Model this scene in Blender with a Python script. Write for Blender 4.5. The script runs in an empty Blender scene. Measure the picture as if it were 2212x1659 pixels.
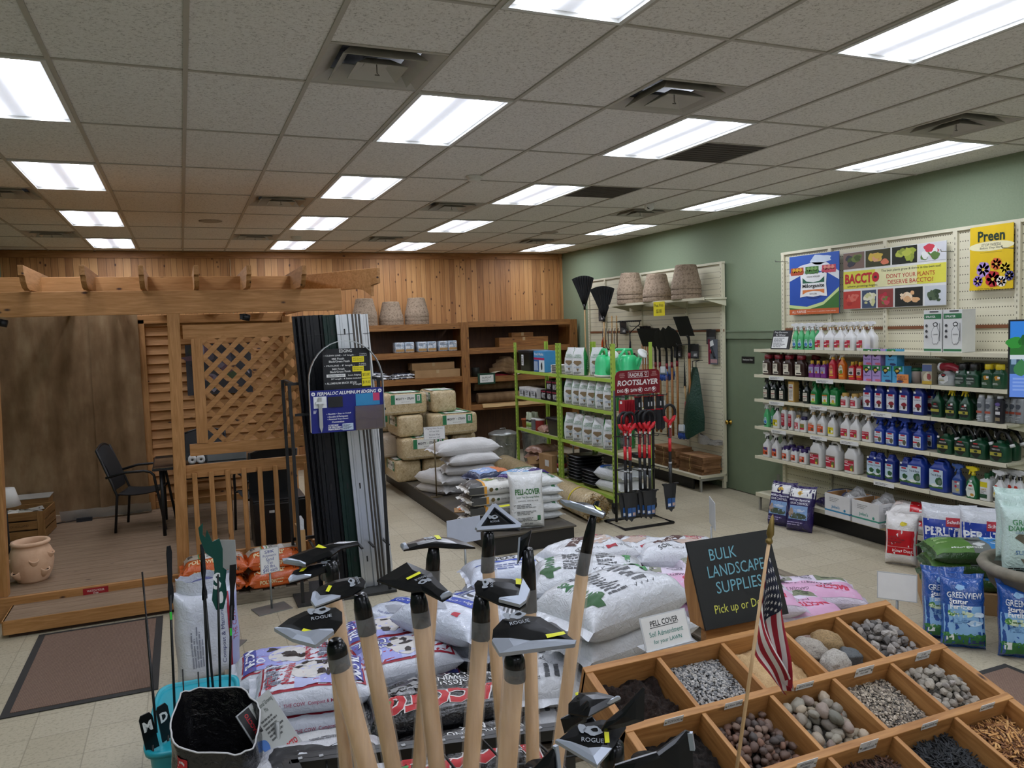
import bpy, bmesh, math, random
from mathutils import Vector, Matrix, noise
from math import sin, cos
MT, MR, NZ, RNG, IDM = Matrix.Translation, Matrix.Rotation, noise.noise, random.Random, Matrix.Identity(4)
PI = math.pi
R = math.radians
S = bpy.context.scene
COL = S.collection

# ---------------------------------------------------------------- camera, exposure, render look
cam_d = bpy.data.cameras.new('camera')
cam_d.sensor_fit = 'HORIZONTAL'
cam_d.sensor_width = 36.0
cam_d.lens = 36.0 * 1690.7 / 2212.0
cam_d.clip_start = 0.05
cam = bpy.data.objects.new('camera', cam_d)
COL.objects.link(cam)
_y, _p, _r = R(22.730), R(-4.1027), R(-1.8632)
_f = Vector((sin(_y) * cos(_p), cos(_y) * cos(_p), sin(_p)))
_rt = Vector((cos(_y), -sin(_y), 0))
_up = _rt.cross(_f)
_r2 = _rt * cos(_r) + _up * sin(_r)
_u2 = -_rt * sin(_r) + _up * cos(_r)
CAMZ = 2.26
cam.matrix_world = Matrix(((_r2.x, _u2.x, -_f.x, 0), (_r2.y, _u2.y, -_f.y, 0), (_r2.z, _u2.z, -_f.z, CAMZ), (0, 0, 0, 1)))
S.camera = cam
S.view_settings.view_transform = 'Standard'
S.view_settings.look = 'None'
S.view_settings.gamma = 1.0
S.view_settings.use_curve_mapping = False
S.view_settings.exposure = 0.0
S.cycles.use_denoising = True
S.cycles.max_bounces = 5
S.cycles.use_adaptive_sampling = True
S.cycles.adaptive_threshold = .05
S.cycles.adaptive_min_samples = 8
S.cycles.diffuse_bounces = 3
S.cycles.glossy_bounces = 3
S.cycles.transmission_bounces = 4
S.cycles.transparent_max_bounces = 8
S.cycles.sample_clamp_indirect = 4.0
S.cycles.caustics_reflective = False
S.cycles.caustics_refractive = False
LAMP = 32.0       # strength of the ceiling lamps' lenses
world = bpy.data.worlds.new('world')
S.world = world
world.use_nodes = True
world.node_tree.nodes['Background'].inputs[0].default_value = (0.75, 0.8, 0.9, 1)
world.node_tree.nodes['Background'].inputs[1].default_value = 0.02

# ---------------------------------------------------------------- materials
MATS = {}
def srgb(h):
    if isinstance(h, str):
        c = [int(h[i:i + 2], 16) / 255 for i in (0, 2, 4)]
    else:
        c = list(h)
    return tuple(x / 12.92 if x <= 0.04045 else ((x + 0.055) / 1.055) ** 2.4 for x in c) + (1,)
class NT:
    def __init__(s, name):
        s.m = bpy.data.materials.new(name); s.m.use_nodes = True
        s.t = s.m.node_tree; s.b = s.t.nodes['Principled BSDF']
    def n(s, typ, **k):
        o = s.t.nodes.new('ShaderNode' + typ)
        for a, v in k.items(): setattr(o, a, v)
        return o
    def l(s, a, b): s.t.links.new(a, b)
    def obj(s, scale=(1, 1, 1), loc=(0, 0, 0)):
        c = s.n('TexCoord'); m = s.n('Mapping')
        m.inputs['Scale'].default_value = scale; m.inputs['Location'].default_value = loc
        s.l(c.outputs['Object'], m.inputs[0]); return m.outputs[0]
    def noise(s, vec, scale, detail=4, rough=.55, dist=0):
        o = s.n('TexNoise'); o.inputs['Scale'].default_value = scale; o.inputs['Detail'].default_value = detail
        o.inputs['Roughness'].default_value = rough; o.inputs['Distortion'].default_value = dist
        if vec is not None: s.l(vec, o.inputs['Vector'])
        return o.outputs['Fac']
    def ramp(s, fac, stops):
        o = s.n('ValToRGB'); e = o.color_ramp.elements
        while len(e) < len(stops): e.new(.5)
        for i, (p, c) in enumerate(stops): e[i].position = p; e[i].color = c
        s.l(fac, o.inputs[0]); return o.outputs[0]
    def math(s, op, a, b=None, c=None):
        o = s.n('Math', operation=op)
        for i, x in enumerate((a, b, c)):
            if x is None: continue
            if isinstance(x, (int, float)): o.inputs[i].default_value = x
            else: s.l(x, o.inputs[i])
        return o.outputs[0]
    def mix(s, fac, a, b, mode='MIX'):
        o = s.n('Mix', data_type='RGBA', blend_type=mode)
        for k, x in ((0, fac), (6, a), (7, b)):
            if isinstance(x, (int, float)): o.inputs[k].default_value = x
            elif isinstance(x, tuple): o.inputs[k].default_value = x
            else: s.l(x, o.inputs[k])
        return o.outputs[2]
    def color(s, c):
        if isinstance(c, tuple): s.b.inputs['Base Color'].default_value = c
        else: s.l(c, s.b.inputs['Base Color'])
    def bump(s, h, strength=.3, dist=.01):
        o = s.n('Bump'); o.inputs['Strength'].default_value = strength; o.inputs['Distance'].default_value = dist
        s.l(h, o.inputs['Height']); s.l(o.outputs[0], s.b.inputs['Normal'])
    def fin(s, rough=.5, metal=0, spec=None, coat=0):
        s.b.inputs['Roughness'].default_value = rough; s.b.inputs['Metallic'].default_value = metal
        if spec is not None: s.b.inputs['Specular IOR Level'].default_value = spec
        if coat: s.b.inputs['Coat Weight'].default_value = coat; s.b.inputs['Coat Roughness'].default_value = .15
        MATS[s.m.name] = s.m; return s.m
def plain(c, rough=.5, metal=0, coat=0, var=0):
    key = 'paint_%s_%02d_%d_%d' % (c, int(rough * 100), metal * 100, coat * 100)
    if key in MATS: return MATS[key]
    t = NT(key)
    v = t.noise(t.obj(), 9, 3)
    k = srgb(c)
    t.color(t.ramp(v, [(.3, tuple(x * .93 for x in k[:3]) + (1,)), (.7, k)]))
    return t.fin(rough, metal, coat=coat)
def wood(name, light, dark, axis='X', rough=.6, knots=True, sc=1.0, knot='3a1c0a'):
    key = name + '_' + axis
    if key in MATS: return MATS[key]
    t = NT(key)
    st = {'X': (1.2, 14, 14), 'Y': (14, 1.2, 14), 'Z': (14, 14, 1.2)}[axis]
    st = tuple(x * sc for x in st)
    v = t.obj(st)
    inf = t.n('ObjectInfo')
    off = t.n('VectorMath', operation='MULTIPLY_ADD')
    off.inputs[1].default_value = (7, 13, 19)
    t.l(inf.outputs['Random'], off.inputs[0]); t.l(v, off.inputs[2])
    f = t.noise(off.outputs[0], 1.6, 6, .6, 1.6)
    f2 = t.noise(off.outputs[0], 7, 3, .5)
    f3 = t.math('ADD', t.math('MULTIPLY', f, .75), t.math('MULTIPLY', f2, .25))
    L, D = srgb(light), srgb(dark)
    c = t.ramp(f3, [(.32, D), (.5, tuple((a + b) / 2 for a, b in zip(L, D))), (.66, L)])
    if knots:
        vk = t.n('TexVoronoi', feature='F1'); vk.inputs['Scale'].default_value = 1.0
        mp = t.obj(tuple(x * {1.2 * sc: 3.2, 14 * sc: 7.5}[x] / x for x in st), (.3, .17, .6))
        t.l(mp, vk.inputs['Vector'])
        kf = t.ramp(vk.outputs['Distance'], [(.045, (1, 1, 1, 1)), (.10, (0, 0, 0, 1))])
        c = t.mix(kf, c, srgb(knot))
    t.color(c)
    t.bump(f3, .15, .003)
    return t.fin(rough)
def emit(name, c, s):
    if name in MATS: return MATS[name]
    t = NT(name); t.color((0, 0, 0, 1))
    v = t.noise(t.obj(), 3, 1)
    t.l(t.ramp(v, [(0, srgb(c)), (1, srgb(c))]), t.b.inputs['Emission Color'])
    t.b.inputs['Emission Strength'].default_value = s
    return t.fin(.4)
def film(c, rough=.22, crinkle=.5, coat=.3, sc=22):
    """plastic sack film with creases"""
    key = 'film_%s_%d_%d' % (c, rough * 100, crinkle * 100)
    if key in MATS: return MATS[key]
    t = NT(key)
    o = t.obj()
    t.color(t.ramp(t.noise(o, 5, 2), [(.3, tuple(x * .94 for x in srgb(c)[:3]) + (1,)), (.7, srgb(c))]))
    t.bump(t.noise(o, sc, 3, .6, 1.2), crinkle, .012)
    return t.fin(rough, coat=coat)
def speck(name, cols, scale, rough=.9, bump=.5, dist=.01, detail=5):
    if name in MATS: return MATS[name]
    t = NT(name); f = t.noise(t.obj(), scale, detail, .65)
    n = len(cols)
    t.color(t.ramp(f, [(.3 + .4 * i / max(1, n - 1), srgb(c)) for i, c in enumerate(cols)]))
    t.bump(f, bump, dist); return t.fin(rough)
def stone(name, cols, scale=9, rough=.8):
    """per-object tint plus mottling"""
    if name in MATS: return MATS[name]
    t = NT(name); inf = t.n('ObjectInfo')
    n = len(cols)
    c = t.ramp(inf.outputs['Random'], [(i / max(1, n - 1), srgb(k)) for i, k in enumerate(cols)])
    f = t.noise(t.obj(), scale, 5, .6)
    c = t.mix(t.math('MULTIPLY', f, .55), c, t.mix(.5, c, (0.02, .02, .02, 1)))
    t.color(c); t.bump(f, .4, .004); return t.fin(rough)
# ---------------------------------------------------------------- mesh builder
_txt = {}
def text_geo(s, bold=0, shear=0):
    k = (s, bold, shear)
    if k not in _txt:
        c = bpy.data.curves.new('lettering', 'FONT'); c.body = s; c.resolution_u = 2; c.fill_mode = 'FRONT'
        c.align_x = 'CENTER'; c.align_y = 'CENTER'; c.offset = bold; c.shear = shear
        o = bpy.data.objects.new('lettering', c)
        me = bpy.data.meshes.new_from_object(o)
        vs = [(v.co.x, v.co.y) for v in me.vertices]; fs = [tuple(p.vertices) for p in me.polygons]
        bpy.data.objects.remove(o); bpy.data.curves.remove(c); bpy.data.meshes.remove(me)
        if vs:
            x0 = min(v[0] for v in vs); x1 = max(v[0] for v in vs); y0 = min(v[1] for v in vs); y1 = max(v[1] for v in vs)
            vs = [(x - (x0 + x1) / 2, y - (y0 + y1) / 2) for x, y in vs]
            _txt[k] = (vs, fs, x1 - x0, y1 - y0)
        else: _txt[k] = ([], [], 1, 1)
    return _txt[k]
def refine(vs, fs, mx):
    """split long edges of flat 2-d triangles so that they can follow a curved surface"""
    vs = list(vs); tris = []
    for f in fs:
        for i in range(1, len(f) - 1): tris.append((f[0], f[i], f[i + 1]))
    for _ in range(5):
        mid = {}; out = []; again = False
        def sp(a, b):
            if (vs[a][0] - vs[b][0]) ** 2 + (vs[a][1] - vs[b][1]) ** 2 <= mx * mx: return None
            k = (a, b) if a < b else (b, a)
            if k not in mid:
                vs.append(((vs[a][0] + vs[b][0]) / 2, (vs[a][1] + vs[b][1]) / 2)); mid[k] = len(vs) - 1
            return mid[k]
        for a, b, c in tris:
            ab, bc, ca = sp(a, b), sp(b, c), sp(c, a)
            n = sum(x is not None for x in (ab, bc, ca))
            if n == 0: out.append((a, b, c)); continue
            again = True
            if n == 3: out += [(a, ab, ca), (ab, b, bc), (ca, bc, c), (ab, bc, ca)]
            elif n == 1:
                if ab is not None: out += [(a, ab, c), (ab, b, c)]
                elif bc is not None: out += [(a, b, bc), (a, bc, c)]
                else: out += [(a, b, ca), (ca, b, c)]
            else:
                if ab is None: out += [(a, b, bc), (a, bc, ca), (ca, bc, c)]
                elif bc is None: out += [(b, c, ca), (b, ca, ab), (ab, ca, a)]
                else: out += [(c, a, ab), (c, ab, bc), (bc, ab, b)]
        tris = out
        if not again: break
    return vs, tris
def xf(loc=(0, 0, 0), rx=0, ry=0, rz=0, sc=1):
    m = MT(loc) @ MR(rz, 4, 'Z') @ MR(ry, 4, 'Y') @ MR(rx, 4, 'X')
    if sc != 1:
        m = m @ (Matrix.Scale(sc, 4) if isinstance(sc, (int, float)) else Matrix.Diagonal((sc[0], sc[1], sc[2], 1)))
    return m
STAND = MR(PI / 2, 4, 'X')   # local xy-plane stood up, facing -y
class MB:
    def __init__(s): s.v = []; s.f = []; s.mi = []; s.sm = []; s.mats = []; s.T = None
    def m(s, mat):
        if isinstance(mat, str): mat = plain(mat)
        if mat not in s.mats: s.mats.append(mat)
        return s.mats.index(mat)
    def add(s, vs, fs, mat, sm=False, T=None):
        o = len(s.v)
        vs = [Vector(v) for v in vs]
        if T is not None: vs = [T @ v for v in vs]
        if s.T is not None: vs = [s.T @ v for v in vs]
        s.v += vs; i = s.m(mat)
        for f in fs: s.f.append(tuple(o + k for k in f)); s.mi.append(i); s.sm.append(sm)
        return s
    def box(s, c, d, mat, T=None):
        x, y, z = c; a, b, h = d[0] / 2, d[1] / 2, d[2] / 2
        vs = [(x + i * a, y + j * b, z + k * h) for k in (-1, 1) for j in (-1, 1) for i in (-1, 1)]
        return s.add(vs, [(0, 2, 3, 1), (4, 5, 7, 6), (0, 1, 5, 4), (2, 6, 7, 3), (0, 4, 6, 2), (1, 3, 7, 5)], mat, False, T)
    def bar(s, a, b, w, h, mat, up=(0, 0, 1), T=None):
        """a square bar from a to b: width w sideways, h along up"""
        a, b = Vector(a), Vector(b); d = (b - a).normalized(); u = Vector(up); sd = d.cross(u)
        if sd.length < 1e-6: sd = d.cross(Vector((1, 0, 0)))
        sd.normalize(); u = sd.cross(d)
        vs = [p + sd * (i * w / 2) + u * (j * h / 2) for p in (a, b) for i, j in ((-1, -1), (1, -1), (1, 1), (-1, 1))]
        return s.add(vs, [(0, 1, 2, 3), (7, 6, 5, 4), (0, 4, 5, 1), (1, 5, 6, 2), (2, 6, 7, 3), (3, 7, 4, 0)], mat, False, T)
    def tube(s, pts, r, mat, n=8, T=None, cap=True, closed=False):
        pts = [Vector(p) for p in pts]; vs = []; fs = []; N = len(pts); ref = None
        for i, p in enumerate(pts):
            if closed: d = pts[(i + 1) % N] - pts[i - 1]
            else: d = pts[min(i + 1, N - 1)] - pts[max(i - 1, 0)]
            d.normalize()
            if ref is None:
                ref = d.cross(Vector((0, 0, 1)))
                if ref.length < .1: ref = d.cross(Vector((1, 0, 0)))
            ref = (ref - d * ref.dot(d)).normalized(); b = d.cross(ref)
            rr = r[i] if isinstance(r, (list, tuple)) else r
            vs += [p + ref * (rr * cos(2 * PI * k / n)) + b * (rr * sin(2 * PI * k / n)) for k in range(n)]
        for i in range(N if closed else N - 1):
            j = (i + 1) % N
            fs += [(i * n + k, i * n + (k + 1) % n, j * n + (k + 1) % n, j * n + k) for k in range(n)]
        if cap and not closed: fs += [tuple(range(n - 1, -1, -1)), tuple((N - 1) * n + k for k in range(n))]
        return s.add(vs, fs, mat, True, T)
    def lathe(s, prof, mat, n=20, T=None, wob=0, seed=0):
        vs = []; fs = []; N = len(prof)
        for i, (r, z) in enumerate(prof):
            for k in range(n):
                a = 2 * PI * k / n; q = r
                if wob: q = r * (1 + wob * NZ((cos(a) * 2 + seed, sin(a) * 2, z * 6)))
                vs.append((q * cos(a), q * sin(a), z))
        for i in range(N - 1): fs += [(i * n + k, i * n + (k + 1) % n, (i + 1) * n + (k + 1) % n, (i + 1) * n + k) for k in range(n)]
        if prof[0][0] > 1e-5: fs.append(tuple(range(n - 1, -1, -1)))
        if prof[-1][0] > 1e-5: fs.append(tuple((N - 1) * n + k for k in range(n)))
        return s.add(vs, fs, mat, True, T)
    def prism(s, poly, z0, z1, mat, T=None, sm=False):
        n = len(poly)
        vs = [(x, y, z0) for x, y in poly] + [(x, y, z1) for x, y in poly]
        fs = [tuple(range(n - 1, -1, -1)), tuple(range(n, 2 * n))] + [(i, (i + 1) % n, n + (i + 1) % n, n + i) for i in range(n)]
        return s.add(vs, fs, mat, sm, T)
    def grid(s, fn, nu, nv, mat, sm=True, T=None, flip=False):
        vs = [fn(i / nu, j / nv) for j in range(nv + 1) for i in range(nu + 1)]
        w = nu + 1
        fs = [(j * w + i, j * w + i + 1, (j + 1) * w + i + 1, (j + 1) * w + i) for j in range(nv) for i in range(nu)]
        if flip: fs = [f[::-1] for f in fs]
        return s.add(vs, fs, mat, sm, T)
    def loft(s, secs, mat, n=24, e=4, T=None, cap=True):
        """superellipse sections (z, hx, hy[, cx, cy])"""
        vs = []; fs = []
        for q in secs:
            z, hx, hy = q[:3]; cx, cy = q[3:5] if len(q) > 3 else (0, 0)
            for k in range(n):
                a = 2 * PI * k / n; c, d = cos(a), sin(a)
                vs.append((cx + hx * math.copysign(abs(c) ** (2 / e), c), cy + hy * math.copysign(abs(d) ** (2 / e), d), z))
        N = len(secs)
        for i in range(N - 1): fs += [(i * n + k, i * n + (k + 1) % n, (i + 1) * n + (k + 1) % n, (i + 1) * n + k) for k in range(n)]
        if cap: fs += [tuple(range(n - 1, -1, -1)), tuple((N - 1) * n + k for k in range(n))]
        return s.add(vs, fs, mat, True, T)
    # flat decals: fn maps (x, y) of the decal to a 3-d point; default the xy-plane
    def flat(s, vs, fs, mat, fn=None, T=None, mx=None):
        if fn is not None:
            vs, fs = refine(vs, fs, mx or .02); vs = [fn(x, y) for x, y in vs]
        else: vs = [(x, y, 0) for x, y in vs]
        return s.add(vs, fs, mat, fn is not None, T)
    def rect(s, x0, y0, x1, y1, mat, fn=None, T=None, mx=None):
        if fn is None: return s.flat([(x0, y0), (x1, y0), (x1, y1), (x0, y1)], [(0, 1, 2, 3)], mat, None, T)
        m = mx or .025; nu = max(1, math.ceil(abs(x1 - x0) / m)); nv = max(1, math.ceil(abs(y1 - y0) / m))
        return s.grid(lambda a, b: fn(x0 + (x1 - x0) * a, y0 + (y1 - y0) * b), nu, nv, mat, True, T)
    def disc(s, x, y, rx, ry, mat, fn=None, T=None, n=16, blob=0, seed=0, inner=0):
        vs = []; fs = []
        for k in range(n):
            a = 2 * PI * k / n; q = 1 + blob * NZ((cos(a) * 1.3 + seed * 3.7, sin(a) * 1.3, seed))
            vs.append((x + rx * q * cos(a), y + ry * q * sin(a)))
        if inner:
            vs += [(x + (a - x) * inner, y + (b - y) * inner) for a, b in vs[:n]]
            fs = [(k, (k + 1) % n, n + (k + 1) % n, n + k) for k in range(n)]
        else:
            vs.append((x, y)); fs = [(k, (k + 1) % n, n) for k in range(n)]
        return s.flat(vs, fs, mat, fn, T)
    def text(s, t, x, y, h, mat, fn=None, T=None, w=None, bold=0, rot=0, shear=0, mx=None):
        """h: height of the lettering; w: squeeze to this width"""
        vs, fs, tw, th = text_geo(t, bold, shear)
        ky = h / max(.72, th if th < 1.2 else th) if '\n' not in t else h / th
        kx = ky if w is None else w / tw
        c, d = cos(rot), sin(rot)
        vs = [(x + a * kx * c - b * ky * d, y + a * kx * d + b * ky * c) for a, b in vs]
        return s.flat(vs, fs, mat, fn, T, mx)
    def lines(s, x0, y0, x1, y1, n, mat, fn=None, T=None, seed=1, fill=.5):
        """small print: rows of short dashes"""
        rr = RNG(seed)
        for i in range(n):
            y = y0 + (y1 - y0) * (i + .5) / n; h = (y1 - y0) / n * fill / 2
            e = x0 + (x1 - x0) * rr.uniform(.55, 1)
            x = x0
            while x < e - 1e-6:
                q = min(e, x + abs(x1 - x0) * rr.uniform(.08, .25)); s.rect(x, y - h, q, y + h, mat, fn, T); x = q + abs(x1 - x0) * .025
        return s
    def build(s, name, parent=None, loc=(0, 0, 0), rz=0, bevel=0, seg=2, M=None):
        me = bpy.data.meshes.new(name)
        me.from_pydata([tuple(v) for v in s.v], [], s.f)
        for x in s.mats: me.materials.append(x)
        me.polygons.foreach_set('material_index', s.mi); me.polygons.foreach_set('use_smooth', s.sm)
        me.update()
        o = bpy.data.objects.new(name, me); COL.objects.link(o)
        if M is not None: o.matrix_world = M
        else: o.location = loc; o.rotation_euler = (0, 0, rz)
        if parent is not None: o.parent = parent
        if bevel:
            b = o.modifiers.new('soft_edges', 'BEVEL'); b.width = bevel; b.segments = seg; b.limit_method = 'ANGLE'; b.angle_limit = R(50)
        return o
def tag(o, label, cat, group=None, kind=None):
    o['label'] = label; o['category'] = cat
    if group: o['group'] = group
    if kind: o['kind'] = kind
    return o
def thing(name, label, cat, loc=(0, 0, 0), rz=0, group=None, M=None):
    o = bpy.data.objects.new(name, None); o.empty_display_size = .05; COL.objects.link(o)
    if M is not None: o.matrix_world = M
    else: o.location = loc; o.rotation_euler = (0, 0, rz)
    return tag(o, label, cat, group)
def struct(o): o['kind'] = 'structure'; return o
def dup(root, label, loc=None, rz=None, group=None, M=None, sc=None):
    """a copy of a thing with copies of its parts and sub-parts"""
    c = root.copy(); COL.objects.link(c)
    if M is not None: c.matrix_world = M
    else:
        if loc is not None: c.location = loc
        if rz is not None: c.rotation_euler = (0, 0, rz)
        if sc is not None: c.scale = sc if isinstance(sc, tuple) else (sc, sc, sc)
    c['label'] = label
    if group: c['group'] = group
    for ch in list(root.children):
        d = ch.copy(); COL.objects.link(d); d.parent = c
        for g in list(ch.children):
            e = g.copy(); COL.objects.link(e); e.parent = d
    return c
ORD=['first','second','third','fourth','fifth','sixth','seventh','eighth','ninth','tenth','eleventh','twelfth','thirteenth','fourteenth']

# ---------------------------------------------------------------- sacks
def sack(L,W,T,mat,seed=0,deco=None,flap=.03,sag=.62,wr=.012,nu=30,nv=20,inset=.05,pu=5,pv=4,bend=0,endmat=None,sidemat=None,vmap=None):
    """a filled sack lying flat: length along x, width along y, resting on z=0; deco(mb, fn, L, W) prints on its upper face"""
    mb = MB()
    zc = T * (1 - sag)
    def g(u, v):
        a = max(0.0, 1 - abs(u) ** pu); b = max(0.0, 1 - abs(v) ** pv)
        return (a ** .55) * (b ** .5)
    def plan(u, v):
        x = L / 2 * u * (1 - inset * (1 - v * v) * abs(u)); y = W / 2 * v * (1 - inset * .9 * (1 - abs(u) ** 3) + .02 * cos(u * 5 + seed))
        return x, y
    def wrk(u, v):
        e = .35 + .65 * abs(u) ** 2
        return wr*(NZ((u*2.2+seed*5.1,v*2.4,seed))*.9+e*NZ((u*3+seed,v*7.5+3*u*v,seed*2.3))+.35*NZ((u*9,v*8,seed+7)))
    def top(u, v):
        x, y = plan(u, v); q = g(u, v)
        z = zc + T * sag * q + wrk(u, v) * min(1, q * 2.2) + bend * (x / (L / 2)) ** 2
        return Vector((x, y, z))
    def bot(u, v):
        x, y = plan(u, v); q = g(u, v)
        z = zc - T * (1 - sag) * min(1, q * 1.6) + bend * (x / (L / 2)) ** 2
        return Vector((x, y, z))
    mp = vmap or (lambda p: p)
    U = lambda a: sin((a * 2 - 1) * PI / 2 * .96) / sin(PI / 2 * .96)
    mb.grid(lambda a, b: mp(top(U(a), U(b))), nu, nv, mat)
    mb.grid(lambda a, b: mp(bot(U(a), U(b))), nu, nv, sidemat or mat, flip=True)
    if flap:
        for sg in (-1, 1):
            def fl(a, b, sg=sg):
                v = U(a); p = top(sg, v)
                return mp(p + Vector((sg * flap * b, v * flap * .25 * b, b * (.010 * sin(v * 9 + seed) - .35 * flap))))
            mb.grid(fl, nv, 1, endmat or mat, flip=(sg > 0))
    def fn(x, y):
        u = max(-.999, min(.999, x / (L / 2))); v = max(-.999, min(.999, y / (W / 2)))
        p = top(u, v); du = top(min(1, u + .02), v) - top(max(-1, u - .02), v); dv = top(u, min(1, v + .02)) - top(u, max(-1, v - .02))
        n = du.cross(dv)
        if n.length > 1e-9: n.normalize()
        else: n = Vector((0, 0, 1))
        return mp(p + n * fn.off)
    fn.off = .0015
    def lay(k): fn.off = .0012 + .0012 * k
    if deco: deco(mb, fn, L, W, lay)
    return mb
def lie(name, mb, label, cat, x, y, z, rz=0, tilt=0, roll=0, group=None):
    M = xf((x, y, z)) @ MR(rz, 4, 'Z') @ MR(tilt, 4, 'Y') @ MR(roll, 4, 'X')
    return tag(mb.build(name, M=M), label, cat, group)
def upright(L, W, T, lean=0):
    """matrix for a sack standing on its end: local x becomes up, face towards -y"""
    return MR(-lean, 4, 'X') @ MT((0, T * .38, L / 2)) @ Matrix(((0, -1, 0, 0), (0, 0, -1, 0), (1, 0, 0, 0), (0, 0, 0, 1)))
# ---------------------------------------------------------------- the room
CH = 3.622; XL, XR, YB, YF = -2.35, 6.70, 13.35, -3.2
GX0, GY0, GW, GH = 0.096, 4.388, 0.6096, 1.2192
def m_floor():
    t = NT('vinyl_floor_tile'); o = t.obj(); sx = t.n('SeparateXYZ'); t.l(o, sx.inputs[0])
    q = .3048
    def cell(a, off):
        v = t.math('DIVIDE', t.math('ADD', a, off), q); return t.math('FLOOR', v), t.math('FRACT', v)
    cx, fx = cell(sx.outputs[0], 20 * q + .02); cy, fy = cell(sx.outputs[1], 20 * q + .10)
    cb = t.n('CombineXYZ'); t.l(cx, cb.inputs[0]); t.l(cy, cb.inputs[1])
    wn = t.n('TexWhiteNoise'); t.l(cb.outputs[0], wn.inputs[0])
    base = t.ramp(wn.outputs[0], [(0, srgb('b5ab93')), (.5, srgb('bbb199')), (1, srgb('c1b8a1'))])
    sp = t.noise(o, 46, 5, .7)
    base = t.mix(t.ramp(sp, [(.33, (1, 1, 1, 1)), (.5, (0, 0, 0, 1))]), base, srgb('99907a'))
    st = t.noise(o, 1.3, 4, .6)
    base = t.mix(t.math('MULTIPLY', st, .3), base, srgb('978b72'))
    w = .011
    ln=t.math('MAXIMUM',t.math('MAXIMUM',t.math('LESS_THAN',fx,w),t.math('GREATER_THAN',fx,1-w)),t.math('MAXIMUM',t.math('LESS_THAN',fy,w),t.math('GREATER_THAN',fy,1-w)))
    t.color(t.mix(t.math('MULTIPLY', ln, .45), base, srgb('6e6552')))
    return t.fin(.42, spec=.4)
def m_planks():
    t = NT('knotty_cedar_boards'); o = t.obj(); sx = t.n('SeparateXYZ'); t.l(o, sx.inputs[0])
    jit = t.math('MULTIPLY', t.math('SINE', t.math('MULTIPLY', sx.outputs[0], 3.1)), .05)
    v = t.math('DIVIDE', t.math('ADD', t.math('ADD', sx.outputs[0], 20), jit), .098)
    ci, fr = t.math('FLOOR', v), t.math('FRACT', v)
    wn = t.n('TexWhiteNoise', noise_dimensions='1D'); t.l(ci, wn.inputs[1])
    cb=t.n('CombineXYZ'); t.l(t.math('MULTIPLY',sx.outputs[0],26),cb.inputs[0]); t.l(t.math('ADD',t.math('MULTIPLY',sx.outputs[2],1.3),t.math('MULTIPLY',wn.outputs[0],40)),cb.inputs[2])
    g = t.noise(cb.outputs[0], 1, 5, .6, 1.2)
    c=t.ramp(t.math('ADD',t.math('MULTIPLY',g,.6),t.math('MULTIPLY',wn.outputs[0],.4)),[(.22,srgb('8f5f34')),(.45,srgb('b07c48')),(.62,srgb('c08c55')),(.8,srgb('cf9d64'))])
    vk = t.n('TexVoronoi'); cb2 = t.n('CombineXYZ')
    t.l(t.math('MULTIPLY',sx.outputs[0],9),cb2.inputs[0]); t.l(t.math('MULTIPLY',sx.outputs[2],5.5),cb2.inputs[2]); vk.inputs['Scale'].default_value=1
    t.l(cb2.outputs[0], vk.inputs['Vector'])
    c = t.mix(t.ramp(vk.outputs['Distance'], [(.07, (1, 1, 1, 1)), (.15, (0, 0, 0, 1))]), c, srgb('4a2410'))
    e = t.math('MAXIMUM', t.math('LESS_THAN', fr, .035), t.math('GREATER_THAN', fr, .97))
    t.color(t.mix(t.math('MULTIPLY', e, .7), c, srgb('3d2410')))
    t.bump(e, .3, -.004)
    return t.fin(.55)
WALLGREEN = speck('sage_green_wall_paint', ['7c8a6e', '808e72', '84917669'[:6]], 60, .75, .12, .002)
b = MB(); b.box(((XL + XR) / 2, (YB + YF) / 2, -.05), (XR - XL + .4, YB - YF + .4, .1), m_floor()); struct(b.build('floor'))
b = MB(); b.box(((XL + XR) / 2, YB + .05, CH / 2 + .2), (XR - XL + .4, .1, CH + .6), m_planks()); struct(b.build('wall_back'))
b = MB(); b.box((XL - .05, (YB + YF) / 2, CH / 2 + .2), (.1, YB - YF, CH + .6), WALLGREEN); struct(b.build('wall_left'))
b = MB(); b.box(((XL + XR) / 2, YF - .05, CH / 2 + .2), (XR - XL + .4, .1, CH + .6), plain('c9c6bb', .8)); struct(b.build('wall_front'))
DY0, DY1, DZ = 7.47, 8.55, 2.02
b = MB()
for y0, y1, z0, z1 in ((YF, DY0, -.1, CH + .5), (DY1, YB, -.1, CH + .5), (DY0, DY1, DZ, CH + .5)):
    b.box((XR + .05, (y0 + y1) / 2, (z0 + z1) / 2), (.1, y1 - y0, z1 - z0), WALLGREEN)
struct(b.build('wall_right'))
TRIM = wood('cedar_board', 'b98450', '8a5a30', 'X')
b = MB(); b.box(((XL + 6.6) / 2, YB - .012, CH - .06), (6.62 - XL, .024, .105), TRIM); struct(b.build('trim_1', bevel=.003))
b = MB(); b.box((6.61, YB - .012, 2.95), (.05, .024, 1.2), wood('cedar_board', 'b98450', '8a5a30', 'Z')); struct(b.build('trim_2', bevel=.003))
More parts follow.
